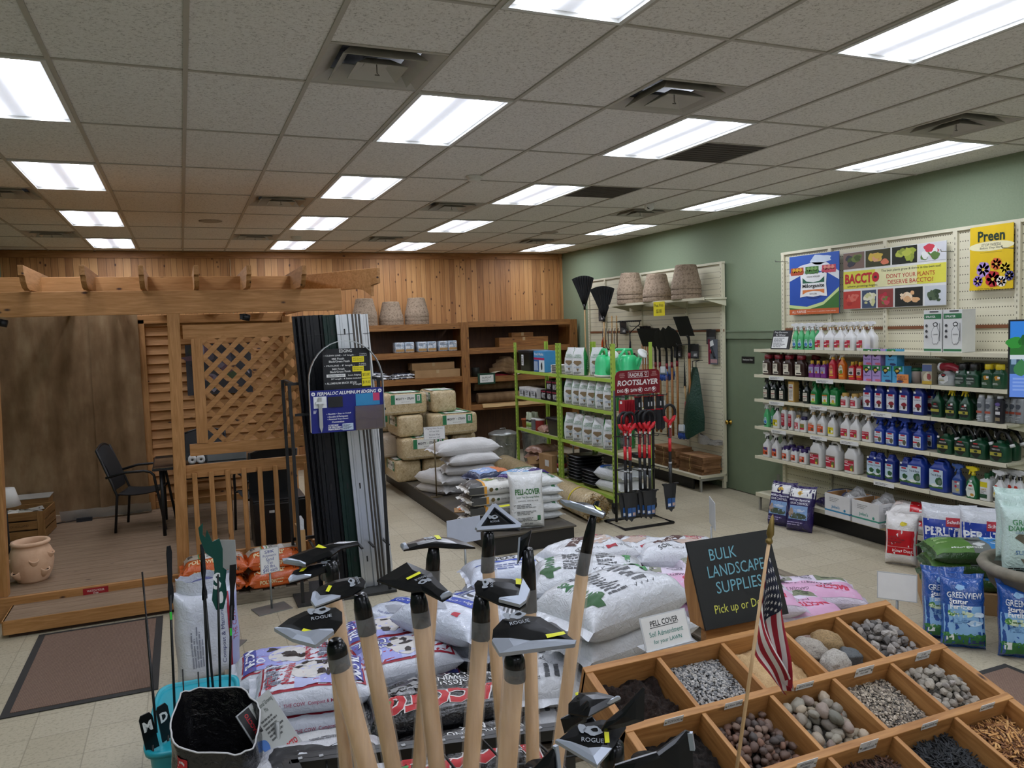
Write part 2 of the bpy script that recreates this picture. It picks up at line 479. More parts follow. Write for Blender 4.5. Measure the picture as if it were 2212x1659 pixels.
# green door in the right wall
GD = plain('707d63', .55)
b = MB(); b.box((XR + .02, (DY0 + DY1) / 2, DZ / 2 + .004), (.045, DY1 - DY0 - .012, DZ - .012), GD); door = struct(b.build('door_1', bevel=.003))
b = MB(); b.box((XR + .045, (DY0 + DY1) / 2, DZ / 2), (.01, DY1 - DY0 + .02, DZ + .02), '1a1c18'); struct(b.build('door_backing', door))
b = MB()
FRM = plain('76836a', .5)
for y in (DY0 - .045, DY1 + .045): b.box((XR - .012, y, (DZ + .09) / 2), (.03, .09, DZ + .09), FRM)
b.box((XR - .012, (DY0 + DY1) / 2, DZ + .045), (.03, DY1 - DY0, .09), FRM)
b.box((XR - .012, (DY0 + DY1) / 2, DZ + .1), (.05, DY1 - DY0 + .24, .02), FRM)
struct(b.build('door_frame', door, bevel=.003))
b = MB(); T = xf((XR - .003, 8.47, .91), ry=-PI / 2)
b.lathe([(.033,0),(.033,.006),(.012,.01),(.011,.035),(.024,.042),(.030,.055),(.027,.068),(.012,.075),(0,.076)],plain('c8a24a',.25,1),20,T); b.build('door_knob',door)
b = MB(); b.box((XR - .003, 7.56, .2), (.004, .05, .3), plain('8b8f86', .4, .6)); b.build('kick_plate', door)
b = MB(); T = MT((XR - .009, 8.10, 1.75)) @ MR(-PI / 2, 4, 'Z') @ STAND
b.box((0,0,-.003),(.24,.085,.006),plain('141414',.4),T); b.text('Employees Only',0,0,.03,plain('d8d8d0',.5),T=T@MT((0,0,.0015)),w=.19)
tag(b.build('door_sign'), 'small black sign plate with white lettering on the green door', 'sign')
# ceiling
LIGHTS = [(k, r) for k in (-2, 2, 5, 9) for r in (6, 4, 2, 0, -2, -4, -6)]
VENTS = [(1, -1, 1), (4, -1, 1), (8, -1, 1), (-3, -1, 1), (1, 3, 0), (4, 3, 0), (8, 3, 0), (-3, 3, 0), (1, 5, 1), (4, 5, 1), (8, 5, 1), (-3, 5, 1)]
DARK = [(6, 0, 1), (6, 2, 0)]
def m_tile():
    t = NT('mineral_fibre_ceiling_tile'); o = t.obj()
    f = t.noise(o, 70, 4, .75); g = t.noise(o, 2, 3)
    c = t.ramp(f, [(.34, srgb('a5a098')), (.45, srgb('e2ded8')), (.6, srgb('ebe8e3'))])
    t.color(t.mix(t.math('MULTIPLY', g, .15), c, srgb('c4beb5'))); t.bump(f, .5, .004)
    return t.fin(.95)
TILE = m_tile(); BAR = plain('b5afa4', .6)
skip = {(k, r, h) for k, r in LIGHTS for h in (0, 1)} | set(VENTS) | set(DARK)
b = MB(); tb = MB()
for k in range(-5, 12):
    xa, xb = max(XL, GX0 + GW * k), min(XR, GX0 + GW * (k + 1))
    if xb <= xa: continue
    for r in range(-7, 8):
        for h in (0, 1):
            ya, yb = max(YF, GY0 + GH * (r + h / 2)), min(YB, GY0 + GH * (r + (h + 1) / 2))
            if yb <= ya or (k, r, h) in skip: continue
            b.box(((xa + xb) / 2, (ya + yb) / 2, CH + .01), (xb - xa, yb - ya, .02), TILE)
b.box(((XL + XR) / 2, (YB + YF) / 2, CH + .35), (XR - XL + .2, YB - YF + .2, .02), plain('2a2826', .9))
for k in range(-4, 12):
    x = GX0 + GW * k
    if XL < x < XR: b.box((x, (YB + YF) / 2, CH - .004), (.024, YB - YF, .008), BAR)
for r in range(-6, 9):
    y = GY0 + GH * r
    if YF < y < YB: b.box(((XL + XR) / 2, y, CH - .0035), (XR - XL, .02, .006), BAR)
for k, r, h in VENTS + DARK:
    b.box((GX0 + GW * (k + .5), GY0 + GH * (r + .5), CH - .003), (GW, .02, .005), BAR)
struct(b.build('ceiling'))
def m_lens():
    t = NT('lamp_lens'); o = t.obj(); sx = t.n('SeparateXYZ'); t.l(o, sx.inputs[0])
    ax = t.math('ABSOLUTE', sx.outputs[0]); d = t.math('DIVIDE', t.math('SUBTRACT', ax, .145), .05)
    gs = t.math('POWER', 2.718, t.math('MULTIPLY', t.math('MULTIPLY', d, d), -1))
    ed = t.math('SUBTRACT', 1, t.math('POWER', t.math('DIVIDE', t.math('ABSOLUTE', sx.outputs[1]), .6), 14))
    v = t.math('MULTIPLY', t.math('ADD', t.math('MULTIPLY', gs, LAMP), .7), t.math('ADD', .25, t.math('MULTIPLY', ed, .75)))
    t.color(srgb('e8e8e8')); t.b.inputs['Emission Color'].default_value = srgb('eaf0ff'); t.l(v, t.b.inputs['Emission Strength'])
    return t.fin(.3)
LENS = m_lens()
fr = MB(); W2, H2 = GW / 2 - .012, GH / 2 - .012; wm = plain('d8d8d4', .45)
for sx_ in (-1, 1): fr.box((sx_ * (W2 - .012), 0, .0), (.024, 2 * H2, .03), wm)
for sy_ in (-1, 1): fr.box((0, sy_ * (H2 - .012), 0), (2 * W2 - .048, .024, .03), wm)
fr.box((0, 0, .09), (2 * W2, 2 * H2, .01), wm)
lp = None
def where(k, r):
    return['pergola side','second lamp column','third lamp column','green wall side'][(-2,2,5,9).index(k)],{6:'above the cedar wall',4:'second row out from the cedar wall',2:'third row out from the cedar wall',0:'fourth row out from the cedar wall',-2:'fifth row out from the cedar wall',-4:'sixth row out from the cedar wall',-6:'seventh row out from the cedar wall'}[r]
for k, r in LIGHTS:
    a, c = where(k, r); lab = 'lit ceiling lamp panel, %s, %s' % (a, c); loc = (GX0 + GW * (k + .5), GY0 + GH * (r + .5), CH + .002)
    if lp is None:
        lp = thing('ceiling_light', lab, 'lamp', loc, 0, 'ceiling lamp panels')
        fr.build('lamp_frame', lp)
        m=MB(); m.grid(lambda a,c:((a-.5)*(2*W2-.046),(c-.5)*(2*H2-.046),.004),1,1,LENS,False,flip=True); m.build('lens',lp)
    else: dup(lp, lab, loc)
# air diffusers
vt = None
VW = GW / 2 - .012
def ring(mb, z0, z1, a0, a1, mat, th=.004):
    vs = []
    for z, a in ((z0, a0), (z1, a1), (z1 + th, a1), (z0 + th, a0)):
        vs += [(-a, -a, z), (a, -a, z), (a, a, z), (-a, a, z)]
    fs = [(i * 4 + k, i * 4 + (k + 1) % 4, ((i + 1) % 4) * 4 + (k + 1) % 4, ((i + 1) % 4) * 4 + k) for i in range(4) for k in range(4)]
    mb.add(vs, fs, mat)
VM = plain('b9b4aa', .6)
for k, r, h in VENTS:
    lab='ceiling air diffuser, %s, %s'%({-3:'pergola side',1:'between the first two lamp columns',4:'between the middle lamp columns',8:'green wall side'}[k],{-1:'far row from cedar wall',3:'middle row',5:'row closest to the cedar wall'}[r])
    loc = (GX0 + GW * (k + .5), GY0 + GH * (r + h / 2 + .25), CH - .006)
    if vt is None:
        vt = thing('air_diffuser', lab, 'vent', loc, 0, 'ceiling air diffusers')
        m = MB(); ring(m, 0, .05, VW, VW - .09, VM); m.build('vent_frame', vt)
        m = MB(); m.box((0, 0, .13), (.56, .56, .01), '14130f')
        for a_ in range(8): m.bar((0, 0, .115), (.2 * cos(a_ * PI / 4), .2 * sin(a_ * PI / 4), .115), .05, .004, '3a3732')
        m.build('duct_opening', vt)
        m = MB(); ring(m, -.012, .06, .215, .15, VM); m.build('vent_louver', vt)
        m=MB(); ring(m,-.02,.03,.13,.06,VM); m.box((0,0,.03),(.12,.12,.006),VM); m.tube([(0,0,.03),(0,0,-.02),(.012,0,-.03),(-.012,0,-.03)],.003,'6f6b64',6); m.build('vent_louver',vt)
    else: dup(vt, lab, loc)
for (k, r, h), w in zip(DARK, ('beside the fourth-row lamp', 'beside the third-row lamp')):
    b = MB(); b.box((0, 0, 0), (GW - .024, GH / 2 - .022, .012), plain('4c453f', .8))
    for i in range(9): b.box((0, -.26 + .065 * i, -.007), (GW - .05, .01, .003), plain('3d3732', .8))
    tag(b.build('return_grille',loc=(GX0+GW*(k+.5),GY0+GH*(r+h/2+.25),CH-.002)),'dark brown return air grille in the ceiling '+w,'vent','dark ceiling grilles')
for x,y,big,lab in((2.49,6.66,1,'white round smoke detector with a stepped rim on a ceiling tile'),(1.55,11.3,1,'white smoke detector near the cedar wall')):
    b = MB(); b.lathe([(.075, 0), (.075, -.012), (.06, -.018), (.06, -.03), (.052, -.042), (0, -.046)][::-1], plain('d9d6cc', .5), 24)
    tag(b.build('smoke_detector', loc=(x, y, CH)), lab, 'smoke detector')
for x, y, lab in ((.39, 9.9, 'flat round ceiling speaker above the pergola'), (5.0, 10.35, 'flat round ceiling speaker near the green wall corner')):
    b = MB(); b.lathe([(.13, 0), (.13, -.006), (.11, -.01), (0, -.008)][::-1], plain('a49c8f', .8), 28)
    tag(b.build('ceiling_speaker', loc=(x, y, CH)), lab, 'speaker')
t = thing('security_camera', 'white dome security camera under the ceiling tiles', 'camera', (5.01, 7.73, CH))
b = MB(); b.lathe([(.03, -.075), (.05, -.06), (.056, -.03), (.05, -.01), (.06, 0)], plain('dcdcd8', .4), 20); b.build('housing', t)
b=MB(); b.lathe([(0,-.022),(.014,-.018),(.02,0)],plain('0b0b0c',.1),14,xf((-.03,-.035,-.045),rx=R(60),ry=R(-35))); b.build('camera_lens',t)
# rubber backed entrance mat by the step
def m_mat():
    t=NT('ribbed_mat_carpet'); o=t.obj(); f=t.n('TexBrick'); f.inputs['Scale'].default_value=26; f.inputs['Color1'].default_value=srgb('8d7363'); f.inputs['Color2'].default_value=srgb('82695a'); f.inputs['Mortar'].default_value=srgb('5b4639'); f.inputs['Mortar Size'].default_value=.03
    r_ = t.n('Mapping'); r_.inputs['Rotation'].default_value = (0, 0, PI / 2); t.l(o, r_.inputs[0]); t.l(r_.outputs[0], f.inputs['Vector'])
    nz=t.noise(o,120,3,.7); t.color(t.mix(t.math('MULTIPLY',nz,.5),f.outputs[0],srgb('6a5446'))); t.bump(t.math('ADD',f.outputs[1],nz),.5,-.004)
    return t.fin(.95)
MATC = m_mat(); RUB = plain('2f2d2b', .8)
def mat_(name, lab, x0, y0, x1, y1):
    t = thing(name, lab, 'mat', ((x0 + x1) / 2, (y0 + y1) / 2, .002)); w, d = x1 - x0, y1 - y0
    m = MB(); m.box((0, 0, .003), (w, d, .006), RUB); m.build('rubber_border', t, bevel=.002)
    m = MB(); m.box((0, 0, .007), (w - .1, d - .1, .006), MATC); m.build('carpet_field', t)
mat_('entrance_mat', 'brown ribbed carpet mat with black rubber border before the pergola step', -1.15, 5.44, -.27, 6.9)
mat_('floor_mat', 'dark brown mat behind the blue starter fertilizer sacks', 3.75, 1.55, 4.75, 3.3)
# ---------------------------------------------------------------- cedar pergola, deck, what stands on it
CX, CY, CZ = (wood('cedar', 'bd8a55', '96662f', a) for a in 'XYZ')
DK = wood('weathered_deck_board', '9a8168', '776049', 'X', .75)
ZD = .2
b = MB(); x0, x1 = -2.2, 1.28
t = thing('deck', 'low weathered wooden deck under the cedar pergola', 'deck', (-.46, 8.95, 0))
m = MB(); y = 7.395
while y < 10.6: m.box((0, y + .068 - 8.95, ZD - .012), (3.48, .136, .024), DK); y += .14
m.build('deck_boards', t)
m=MB(); m.box((0,7.37-8.95,ZD/2),(3.48,.04,ZD),CX); m.box((1.72,9-8.95,(ZD-.025)/2),(.04,3.2,ZD-.025),CY); m.build('rim_board',t,bevel=.003)
t = thing('step', 'low wooden step with weathered top along the deck front', 'step', (-.77, 7.15, 0))
m = MB()
for i in range(3): m.box((0, -.135 + .136 * i, .128), (1.24, .132, .02), DK)
m.build('tread', t)
m=MB(); m.box((0,-.205,.084),(1.24,.02,.108),CX); m.box((.62,0,.084),(.02,.4,.108),CY); m.box((-.62,0,.084),(.02,.4,.108),CY); m.box((0,-.17,.02),(1.18,.03,.04),plain('3f2a1c',.8)); m.build('riser',t,bevel=.002)
b = MB(); T = MT((-.79, 7.346, .155)) @ STAND
b.box((0, 0, -.003), (.19, .07, .005), '9c1620', T); b.text('WATCH YOUR\nSTEP', 0, 0, .042, 'f0e6e0', T=T, w=.13, bold=.01)
tag(b.build('warning_sign'), 'small red sign with white lettering on the deck edge', 'sign')
# frame
P = thing('pergola', 'cedar pergola with louvred back wall, lattice screen and railing', 'pergola', (-.4, 8.9, ZD))
o = Vector((-.4, 8.9, ZD))
def pp(name, fn, bevel=.003, par=P, kindlab=None):
    m = MB(); m.T = MT(-o); fn(m); return m.build(name, par, bevel=bevel)
pp('post', lambda m: m.bar((-.1, 7.45, ZD), (-.055, 7.45, 2.5), .1, .1, CZ, (0, 1, 0)))
pp('post', lambda m: m.bar((-1.49, 7.45, ZD), (-1.43, 7.45, 2.5), .12, .1, CZ, (0, 1, 0)))
pp('post', lambda m: m.bar((1.23, 10.3, ZD), (1.23, 10.3, 2.5), .1, .1, CZ, (0, 1, 0)))
pp('front_beam', lambda m: m.box((-.42, 7.42, 2.577), (3.64, .045, .2), CX))
pp('front_beam', lambda m: m.box((-.42, 7.49, 2.57), (3.56, .045, .18), CX))
pp('blocking_board', lambda m: m.box((-.5, 7.95, 2.757), (3.1, .04, .155), CX))
for x in (-1.95, -1.12, -.70, -.275, .145, .565, 1.03):
    def rf(m, x=x):
        pr = [(7.10, 2.868), (10.6, 2.868), (10.6, 2.69), (7.39, 2.69), (7.34, 2.684), (7.24, 2.70), (7.17, 2.745), (7.15, 2.785), (7.10, 2.79)]
        m.prism([(a, c) for a, c in pr], -.02, .02, CY, MT((x, 0, 0)) @ Matrix(((0, 0, 1, 0), (1, 0, 0, 0), (0, 1, 0, 0), (0, 0, 0, 1))))
    pp('rafter', rf, .002)
def corner(m):
    a = Vector((1.73, 7.27, 0)); d = Vector((-.52, .85, 0)).normalized(); L = 1.3
    T = MT(a) @ Matrix(((d.x, -d.y, 0, 0), (d.y, d.x, 0, 0), (0, 0, 1, 0), (0, 0, 0, 1))) @ STAND
    m.prism([(0, 2.86), (L, 2.86), (L, 2.68), (.3, 2.68), (.2, 2.665), (.12, 2.62), (.09, 2.60), (.09, 2.70), (0, 2.72)], -.02, .02, CX, T)
pp('corner_rafter', corner, .002)
pp('side_beam', lambda m: m.box((1.26, 9.0, 2.6), (.045, 3.0, .15), CY))
def louv(m):
    z = .25
    while z < 2.5:
        m.box((0, 0, 0), (1.72, .016, .135), CX, MT((.36, 10.46, z + .06)) @ MR(R(-24), 4, 'X')); z += .114
LV = pp('louver_panel', louv)
pp('louver_frame',lambda m:(m.box((-.46,10.4,1.35),(.11,.06,2.3),CZ),m.box((1.2,10.42,1.35),(.1,.06,2.3),CZ),m.box((.36,10.4,2.5),(1.75,.06,.1),CX),m.box((.36,10.43,.24),(1.75,.05,.08),CX)),.003,LV)
YL = 7.46
L = pp('lattice_frame', lambda m: (m.box((.61, YL, 2.315), (1.2, .036, .125), CX), m.box((.61, YL, 1.27), (1.2, .036, .105), CX)), .003)
pp('stile', lambda m: m.box((.12, YL - .004, 1.79), (.095, .04, .93), CZ), .003, L)
pp('stile', lambda m: m.box((1.16, YL - .004, 1.79), (.095, .04, .93), CZ), .003, L)
def clipbar(a, c, x0, x1, z0, z1):
    t0, t1 = 0.0, 1.0; dx, dz = c[0] - a[0], c[1] - a[1]
    for p, q in ((-dx, a[0] - x0), (dx, x1 - a[0]), (-dz, a[1] - z0), (dz, z1 - a[1])):
        if abs(p) < 1e-9: continue
        r = q / p
        if p < 0: t0 = max(t0, r)
        else: t1 = min(t1, r)
    if t1 - t0 < .01: return None
    return (a[0] + dx * t0, a[1] + dz * t0), (a[0] + dx * t1, a[1] + dz * t1)
for sgn, yy in ((1, YL - .012), (-1, YL + .008)):
    def lat(m, sgn=sgn, yy=yy):
        for i in range(-9, 16):
            x = .17 + .152 * i; q = clipbar((x, 1.32), (x + sgn * 1.0, 2.32), .16, 1.13, 1.31, 2.27)
            if q: m.bar((q[0][0], yy, q[0][1]), (q[1][0], yy, q[1][1]), .013, .044, CX, (0, 0, 1))
    pp('lattice_slats', lat, 0, L)
G = pp('railing', lambda m: (m.box((.5, YL, 1.08), (1.1, .036, .115), CX), m.box((.5, YL, .275), (1.1, .036, .1), CX)), .003)
for i in range(8):
    x = .035 + .138 * i
    pp('baluster', lambda m: (m.box((x, YL - .037, .655), (.042, .036, .83), CZ),), .003, G)
# burlap sheets
BUR = NT('burlap'); _o = BUR.obj(); _f = BUR.noise(_o, 260, 2, .8); _g = BUR.noise(_o, 1.4, 5, .6); _h = BUR.noise(BUR.obj((3, 3, .8)), 3, 4)
BUR.color(BUR.mix(BUR.math('MULTIPLY',_f,.35),BUR.ramp(BUR.math('ADD',BUR.math('MULTIPLY',_g,.5),BUR.math('MULTIPLY',_h,.5)),[(.36,srgb('75593a')),(.52,srgb('8e7150')),(.68,srgb('a98f6b'))]),srgb('5c452b'))); BUR.bump(_f,.6,.004); BUR=BUR.fin(.95)
def sheet(name, lab, x0, x1, y, z0, z1, seed, wz=.03):
    m = MB()
    def fn(a, c):
        x = x0 + (x1 - x0) * a; z = z1 - (z1 - z0) * c
        yy = y + .05 * NZ((x * 2.3 + seed, z * .4, 1)) + .018 * NZ((x * 7, z * 1.2, seed)) - .05 * c * c * (1 + NZ((x * 3, seed, 0)))
        return (x + .02 * c * NZ((z * 2, seed, 2)), yy, z + c * wz * NZ((x * 3.5, seed, 5)))
    m.grid(fn, 44, 50, BUR); m.grid(lambda a, c: Vector(fn(a, c)) + Vector((0, .004, 0)), 44, 50, BUR, flip=True)
    return tag(m.build(name), lab, 'burlap sheet', 'burlap sheets hanging in the pergola')
sheet('burlap_sheet', 'wide brown burlap sheet hanging behind the wooden crate', -2.15, -.93, 10.36, .26, 2.56, 1.3)
sheet('burlap_sheet', 'narrow burlap strip hanging beside the louvred wall', -.99, -.47, 10.32, .3, 2.56, 4.1)
b=MB(); b.grid(lambda a,c:(-1.4+.95*a,10.25-.1*c+.03*NZ((a*6,c,1)),ZD+.004+.13*c+.01*NZ((a*9,c*3,2))),24,4,film('dcdcd8',.4,.3)); b.grid(lambda a,c:(-1.4+.95*a,10.254-.1*c+.03*NZ((a*6,c,1)),ZD+.002+.13*c+.01*NZ((a*9,c*3,2))),24,4,film('dcdcd8',.4,.3),flip=True)
tag(b.build('plastic_sheet'), 'white plastic sheet edge showing under the burlap', 'plastic sheet')
b = MB(); b.box((0, 0, .02), (.16, .05, .04), '20242c'); b.tube([(-.08, 0, .02), (-.2, .02, .01), (-.32, -.03, .008)], .005, '15161a', 6)
tag(b.build('power_adapter', loc=(-1.15, 10.12, ZD)), 'small dark power adapter with cord lying before the burlap', 'adapter')
# patio chairs
BK = plain('17181a', .45); MESHK = speck('sling_mesh_fabric', ['101113', '1d1f21'], 200, .7, .3, .002)
def chair(lab, loc, rz):
    t = thing('patio_chair', lab, 'chair', loc, rz, 'black patio chairs on the deck')
    for s_ in (-1, 1):
        m=MB(); m.tube([(.02-.26,s_*.25,0),(.06-.26,s_*.25,.40),(.02-.26,s_*.245,.52),(-.12-.26,s_*.235,.90)],.014,BK); m.build('rear_leg',t)
        m=MB(); m.tube([(.27,s_*.26,0),(.21,s_*.26,.42),(.19,s_*.265,.55),(.185,s_*.265,.60),(.15,s_*.265,.64),(.08,s_*.265,.655),(-.1,s_*.262,.65),(-.30,s_*.245,.60)],.014,BK); m.build('arm_leg',t)
    m=MB(); m.tube([(.2,y_,.42)for y_ in(-.26,.26)],.012,BK); m.tube([(-.2,y_,.40)for y_ in(-.25,.25)],.012,BK); m.build('crossbar',t)
    m=MB(); m.grid(lambda a,c:(-.2+.42*a,-.235+.47*c,.415+.02*a-.025*sin(PI*a)-.012*sin(PI*c)),10,8,MESHK); m.grid(lambda a,c:(-.2+.42*a,-.235+.47*c,.408+.02*a-.025*sin(PI*a)-.012*sin(PI*c)),10,8,MESHK,flip=True); m.build('seat',t)
    m = MB()
    for d in(0,.008):m.grid(lambda a,c:(-.235-.145*a-d+.03*sin(PI*a),-.225+.45*c,.45+(.44+.05*sin(PI*c))*a),10,10,MESHK,flip=d>0)
    m.tube([(-.235 - .145 - .004, -.225 + .45 * c / 10, .45 + .44 + .05 * sin(PI * c / 10)) for c in range(11)], .012, BK); m.build('backrest', t)
    return t
ch = chair('black patio armchair turned towards the glass table', (-.49, 9.5, ZD), R(-11))
dup(ch, 'black patio armchair behind the glass table, before the louvers', (.18, 10.05, ZD), R(-92))
dup(ch, 'black patio armchair behind the railing balusters', (.72, 8.55, ZD), R(100))
t = thing('patio_table', 'patio table with dark glass top behind the pergola post', 'table', (.3, 9.3, ZD))
GL=NT('smoked_glass'); GL.b.inputs['Transmission Weight'].default_value=.55; GL.color(GL.ramp(GL.noise(GL.obj(),2),[(0,srgb('39403f')),(1,srgb('4a5250'))])); GL=GL.fin(.04)
m = MB(); m.box((0, 0, .725), (1.3, .95, .008), GL); m.build('glass_top', t)
m = MB()
for s_ in (-1, 1): m.box((0, s_ * .47, .712), (1.3, .03, .02), BK); m.box((s_ * .645, 0, .712), (.03, .95, .02), BK)
m.build('table_rim', t)
for x, y in ((-.58, -.4), (.58, -.4), (-.58, .4), (.58, .4)):
    m = MB(); m.tube([(x, y, 0), (x, y, .71)], .018, BK); m.build('leg', t)
ZT = ZD + .73
for x,y,l_ in((.03,8.95,'white paper roll on the glass table beside the pergola post'),(.115,8.94,'white paper roll on the glass table touching the grey box')):
    b=MB(); T=xf((0,0,.043),rx=PI/2); b.lathe([(.012,-.06),(.042,-.06),(.042,.06),(.012,.06),(.012,-.058)],plain('d9d9d6',.8),20,T); tag(b.build('paper_roll',loc=(x,y,ZT)),l_,'paper roll','paper rolls on the glass table')
b=MB(); b.box((0,0,.06),(.4,.25,.12),plain('7b7f80',.6)); b.box((.02,0,.123),(.16,.1,.012),'c6c8c8'); tag(b.build('storage_box',loc=(.38,9.1,ZT),bevel=.006),'plain grey box on the glass table under the lattice','box')
t = thing('mini_fridge', 'low black cabinet on the deck behind the railing', 'cabinet', (.79, 8.05, ZD))
m = MB(); m.box((0, .02, .235), (.5, .44, .47), plain('121314', .35)); m.build('cabinet_body', t, bevel=.008)
m=MB(); m.box((0,-.215,.23),(.49,.03,.44),plain('161718',.3)); m.box((0,-.232,.43),(.3,.006,.012),'4a4d50'); m.box((-.08,-.232,.36),(.05,.003,.025),'d8d8d4'); m.build('door',t,bevel=.004)
# crate
t = thing('wooden_crate', 'slatted wooden bulb crate on the deck below the burlap', 'crate', (-1.73, 9.72, ZD), R(-4))
m = MB()
CR = wood('crate_pine', 'a57c49', '7d5628', 'X')
for z in (.05, .15, .25):
    m.box((0, -.235, z), (.6, .012, .085), CR); m.box((0, .235, z), (.6, .012, .085), CR)
m.build('long_slats', t, bevel=.002)
m = MB()
for z in (.05, .15, .25):
    for s_ in (-1, 1): m.box((s_ * .3, 0, z), (.012, .47, .085), wood('crate_pine', 'a57c49', '7d5628', 'Y'))
m.build('end_slats', t, bevel=.002)
for sx_ in (-1, 1):
    for sy_ in (-1, 1):
        m=MB(); m.box((sx_*.27,sy_*.246,.15),(.07,.014,.29),wood('crate_pine','a57c49','7d5628','Z')); m.build('corner_cleat',t,bevel=.002)
m = MB(); m.box((0, 0, .01), (.58, .46, .015), CR); m.build('crate_bottom', t)
m = MB(); m.text('PRODUCT OF HOLLAND', 0, 0, .025, '4a2c14', T=MT((0, -.2415, .15)) @ STAND, w=.3); m.build('stencil_print', t)
b = MB(); rr = RNG(3)
for i in range(26):
    b.grid(lambda a, c: (rr.uniform(-.24, .24), rr.uniform(-.19, .19), .18 + .1 * rr.random()), 1, 1, 'd6d2c6', False)
b.box((0, 0, .09), (.54, .42, .14), '5a4026')
tag(b.build('paper_wrappings', loc=(-1.73, 9.72, ZD + .005), rz=R(-4)), 'crumpled white paper filling the wooden crate', 'paper', kind='stuff')
b=MB(); b.box((0,0,.17),(.5,.28,.34),wood('crate_pine','a57c49','7d5628','X')); b.box((0,0,.345),(.52,.3,.012),'b9b6ae'); tag(b.build('storage_box',loc=(-1.72,10.13,ZD),bevel=.004),'box with pale grey lid behind the wooden crate','box')
# strawberry jar
TC = speck('terracotta_buff', ['c99f7f', 'd6b08f', 'dcb99b'], 6, .75, .12, .004)
t = thing('strawberry_pot', 'terracotta strawberry jar with side pockets on the deck', 'pot', (-1.315, 7.82, ZD))
m=MB(); m.lathe([(.115,0),(.125,.02),(.158,.09),(.172,.17),(.168,.24),(.148,.29),(.13,.31),(.135,.318),(.15,.325),(.155,.338),(.148,.352),(.13,.354),(.118,.345),(.112,.3),(.13,.2),(.1,.05),(0,.04)],TC,40); m.build('jar_body',t)
for a, z in ((-75, .20), (-20, .24), (-45, .11), (-130, .10), (-160, .21)):
    m = MB(); T = MR(R(a), 4, 'Z') @ MT((.155, 0, z)) @ MR(R(28), 4, 'Y')
    m.lathe([(.005,-.075),(.022,-.06),(.036,-.025),(.040,.012),(.038,.02),(.032,.02),(.030,0),(.006,-.03),(0,-.03)],TC,18,T); m.lathe([(0,.004),(.031,.004)],'2b1c12',16,T); m.build('side_pocket',t)
b=MB(); b.lathe([(.06,0),(.09,.02),(.16,.2),(.2,.26),(.205,.27),(.19,.27),(.08,.05),(0,.04)],plain('cfd0cc',.4),28); tag(b.build('white_bowl_planter',loc=(-1.70,7.24,0)),'glazed white planter bowl before the pergola post','planter')
b=MB(); b.lathe([(.13,0),(.085,.17)],plain('d8d6cf',.8),24); b.tube([(0,0,.12),(0,0,-.5)],.012,'2a2a2a'); b.lathe([(.1,-.5),(.1,-.48),(0,-.47)],'2a2a2a',20); tag(b.build('floor_lamp',loc=(-1.66,8.8,ZD+.5)),'white lamp shade on a dark stem behind the pergola post','lamp')
# framed picture on louvers, hooks under beam
t = thing('garden_poster', 'dark printed poster hanging on the louvered wall behind the lattice', 'poster', (.41, 10.355, 1.87))
m = MB(); rr = RNG(5); m.box((0, .01, 0), (.76, .014, .62), '2b2a2e')
for i in range(22):m.disc(rr.uniform(-.33,.33),rr.uniform(-.26,.26),rr.uniform(.03,.1),rr.uniform(.02,.08),rr.choice(['3a4a2a','5a3f4a','6f6470','8a8490','2c3320','4b4652','1b1c20']),T=MT((0,.002-.0003*i,0))@STAND,blob=.5,seed=i)
m.build('poster_print', t)
for x,l_ in((-1.36,'small black flood lamp under the pergola beam near the burlap'),(.52,'small black flood lamp under the pergola beam above the lattice')):
    b=MB(); b.box((0,0,-.02),(.05,.05,.05),'0d0d0e'); b.tube([(0,0,-.02),(.06,0,-.035)],.03,'0d0d0e',12); tag(b.build('flood_lamp',loc=(x,7.48,2.46)),l_,'lamp','black lamps under the pergola beam')
b=MB(); b.tube([(.78,13.33,3.5),(.78,13.33,3.0),(.79,13.3,2.6)],.006,'c9b48c',6); tag(b.build('hanging_cord'),'thin pale cord running down the cedar wall','cord')
# ---------------------------------------------------------------- garden edging rack with its sign
ST = plain('151515', .5); ALU = plain('c9ced2', .3, .85); WALU = plain('dfe2e3', .35, .5)
t = thing('edging_rack', 'black steel floor rack holding upright lengths of garden edging', 'rack', (1.22, 6.88, 0))
m = MB()
for x in (-.41, .33):
    for y in (-.27, .2): m.bar((x, y, 0), (x - .02, y, 1.87), .025, .025, ST, (0, 1, 0))
    m.bar((x, -.28, 1.86), (x, .21, 1.86), .025, .025, ST)
m.build('upright_frame', t)
m = MB()
for z in (.45, 1.83): m.bar((-.41, .2, z), (.33, .2, z), .025, .025, ST)
for x in (-.27, -.05, .1, .2, .33): m.bar((x, -.3, .42), (x, .2, .42), .02, .012, ST)
m.build('divider_bars', t)
m = MB(); m.box((-.04, -.02, .012), (.84, .6, .022), speck('grip_tread_steel', ['1b1b1b', '3a3a38'], 90, .6)); m.build('base_tray', t)
def strip(lab, x, y, w, d, mat, grp, lean=.10, L=2.40, ribs=2, slots=True, col='edging'):
    m = MB(); mat = mat
    pr = [(-w / 2, 0), (-w / 2, -d), (-w * .3, -d), (-w * .24, -d * .45), (w * .24, -d * .45), (w * .3, -d), (w / 2, -d), (w / 2, 0)]
    m.prism(pr, 0, L, mat)
    m.box((0, -d * .45 - .002, L / 2), (w * .2, .004, L), mat)
    for z in (.25, .9, 1.55, 2.25):
        m.box((0, -d * .45 - .005, z), (w * .09, .002, .05), '1a1b1c' if slots else mat)
    m.bar((-w * .5, -d - .001, L - .17), (w * .5, -d - .001, L - .17), .002, .004, '26282a')
    M = xf((x, y, .026)) @ MR(R(-lean * 26), 4, 'Y') @ MR(R(-2.0), 4, 'X')
    return tag(m.build('edging_strip', M=M), lab, 'edging', grp)
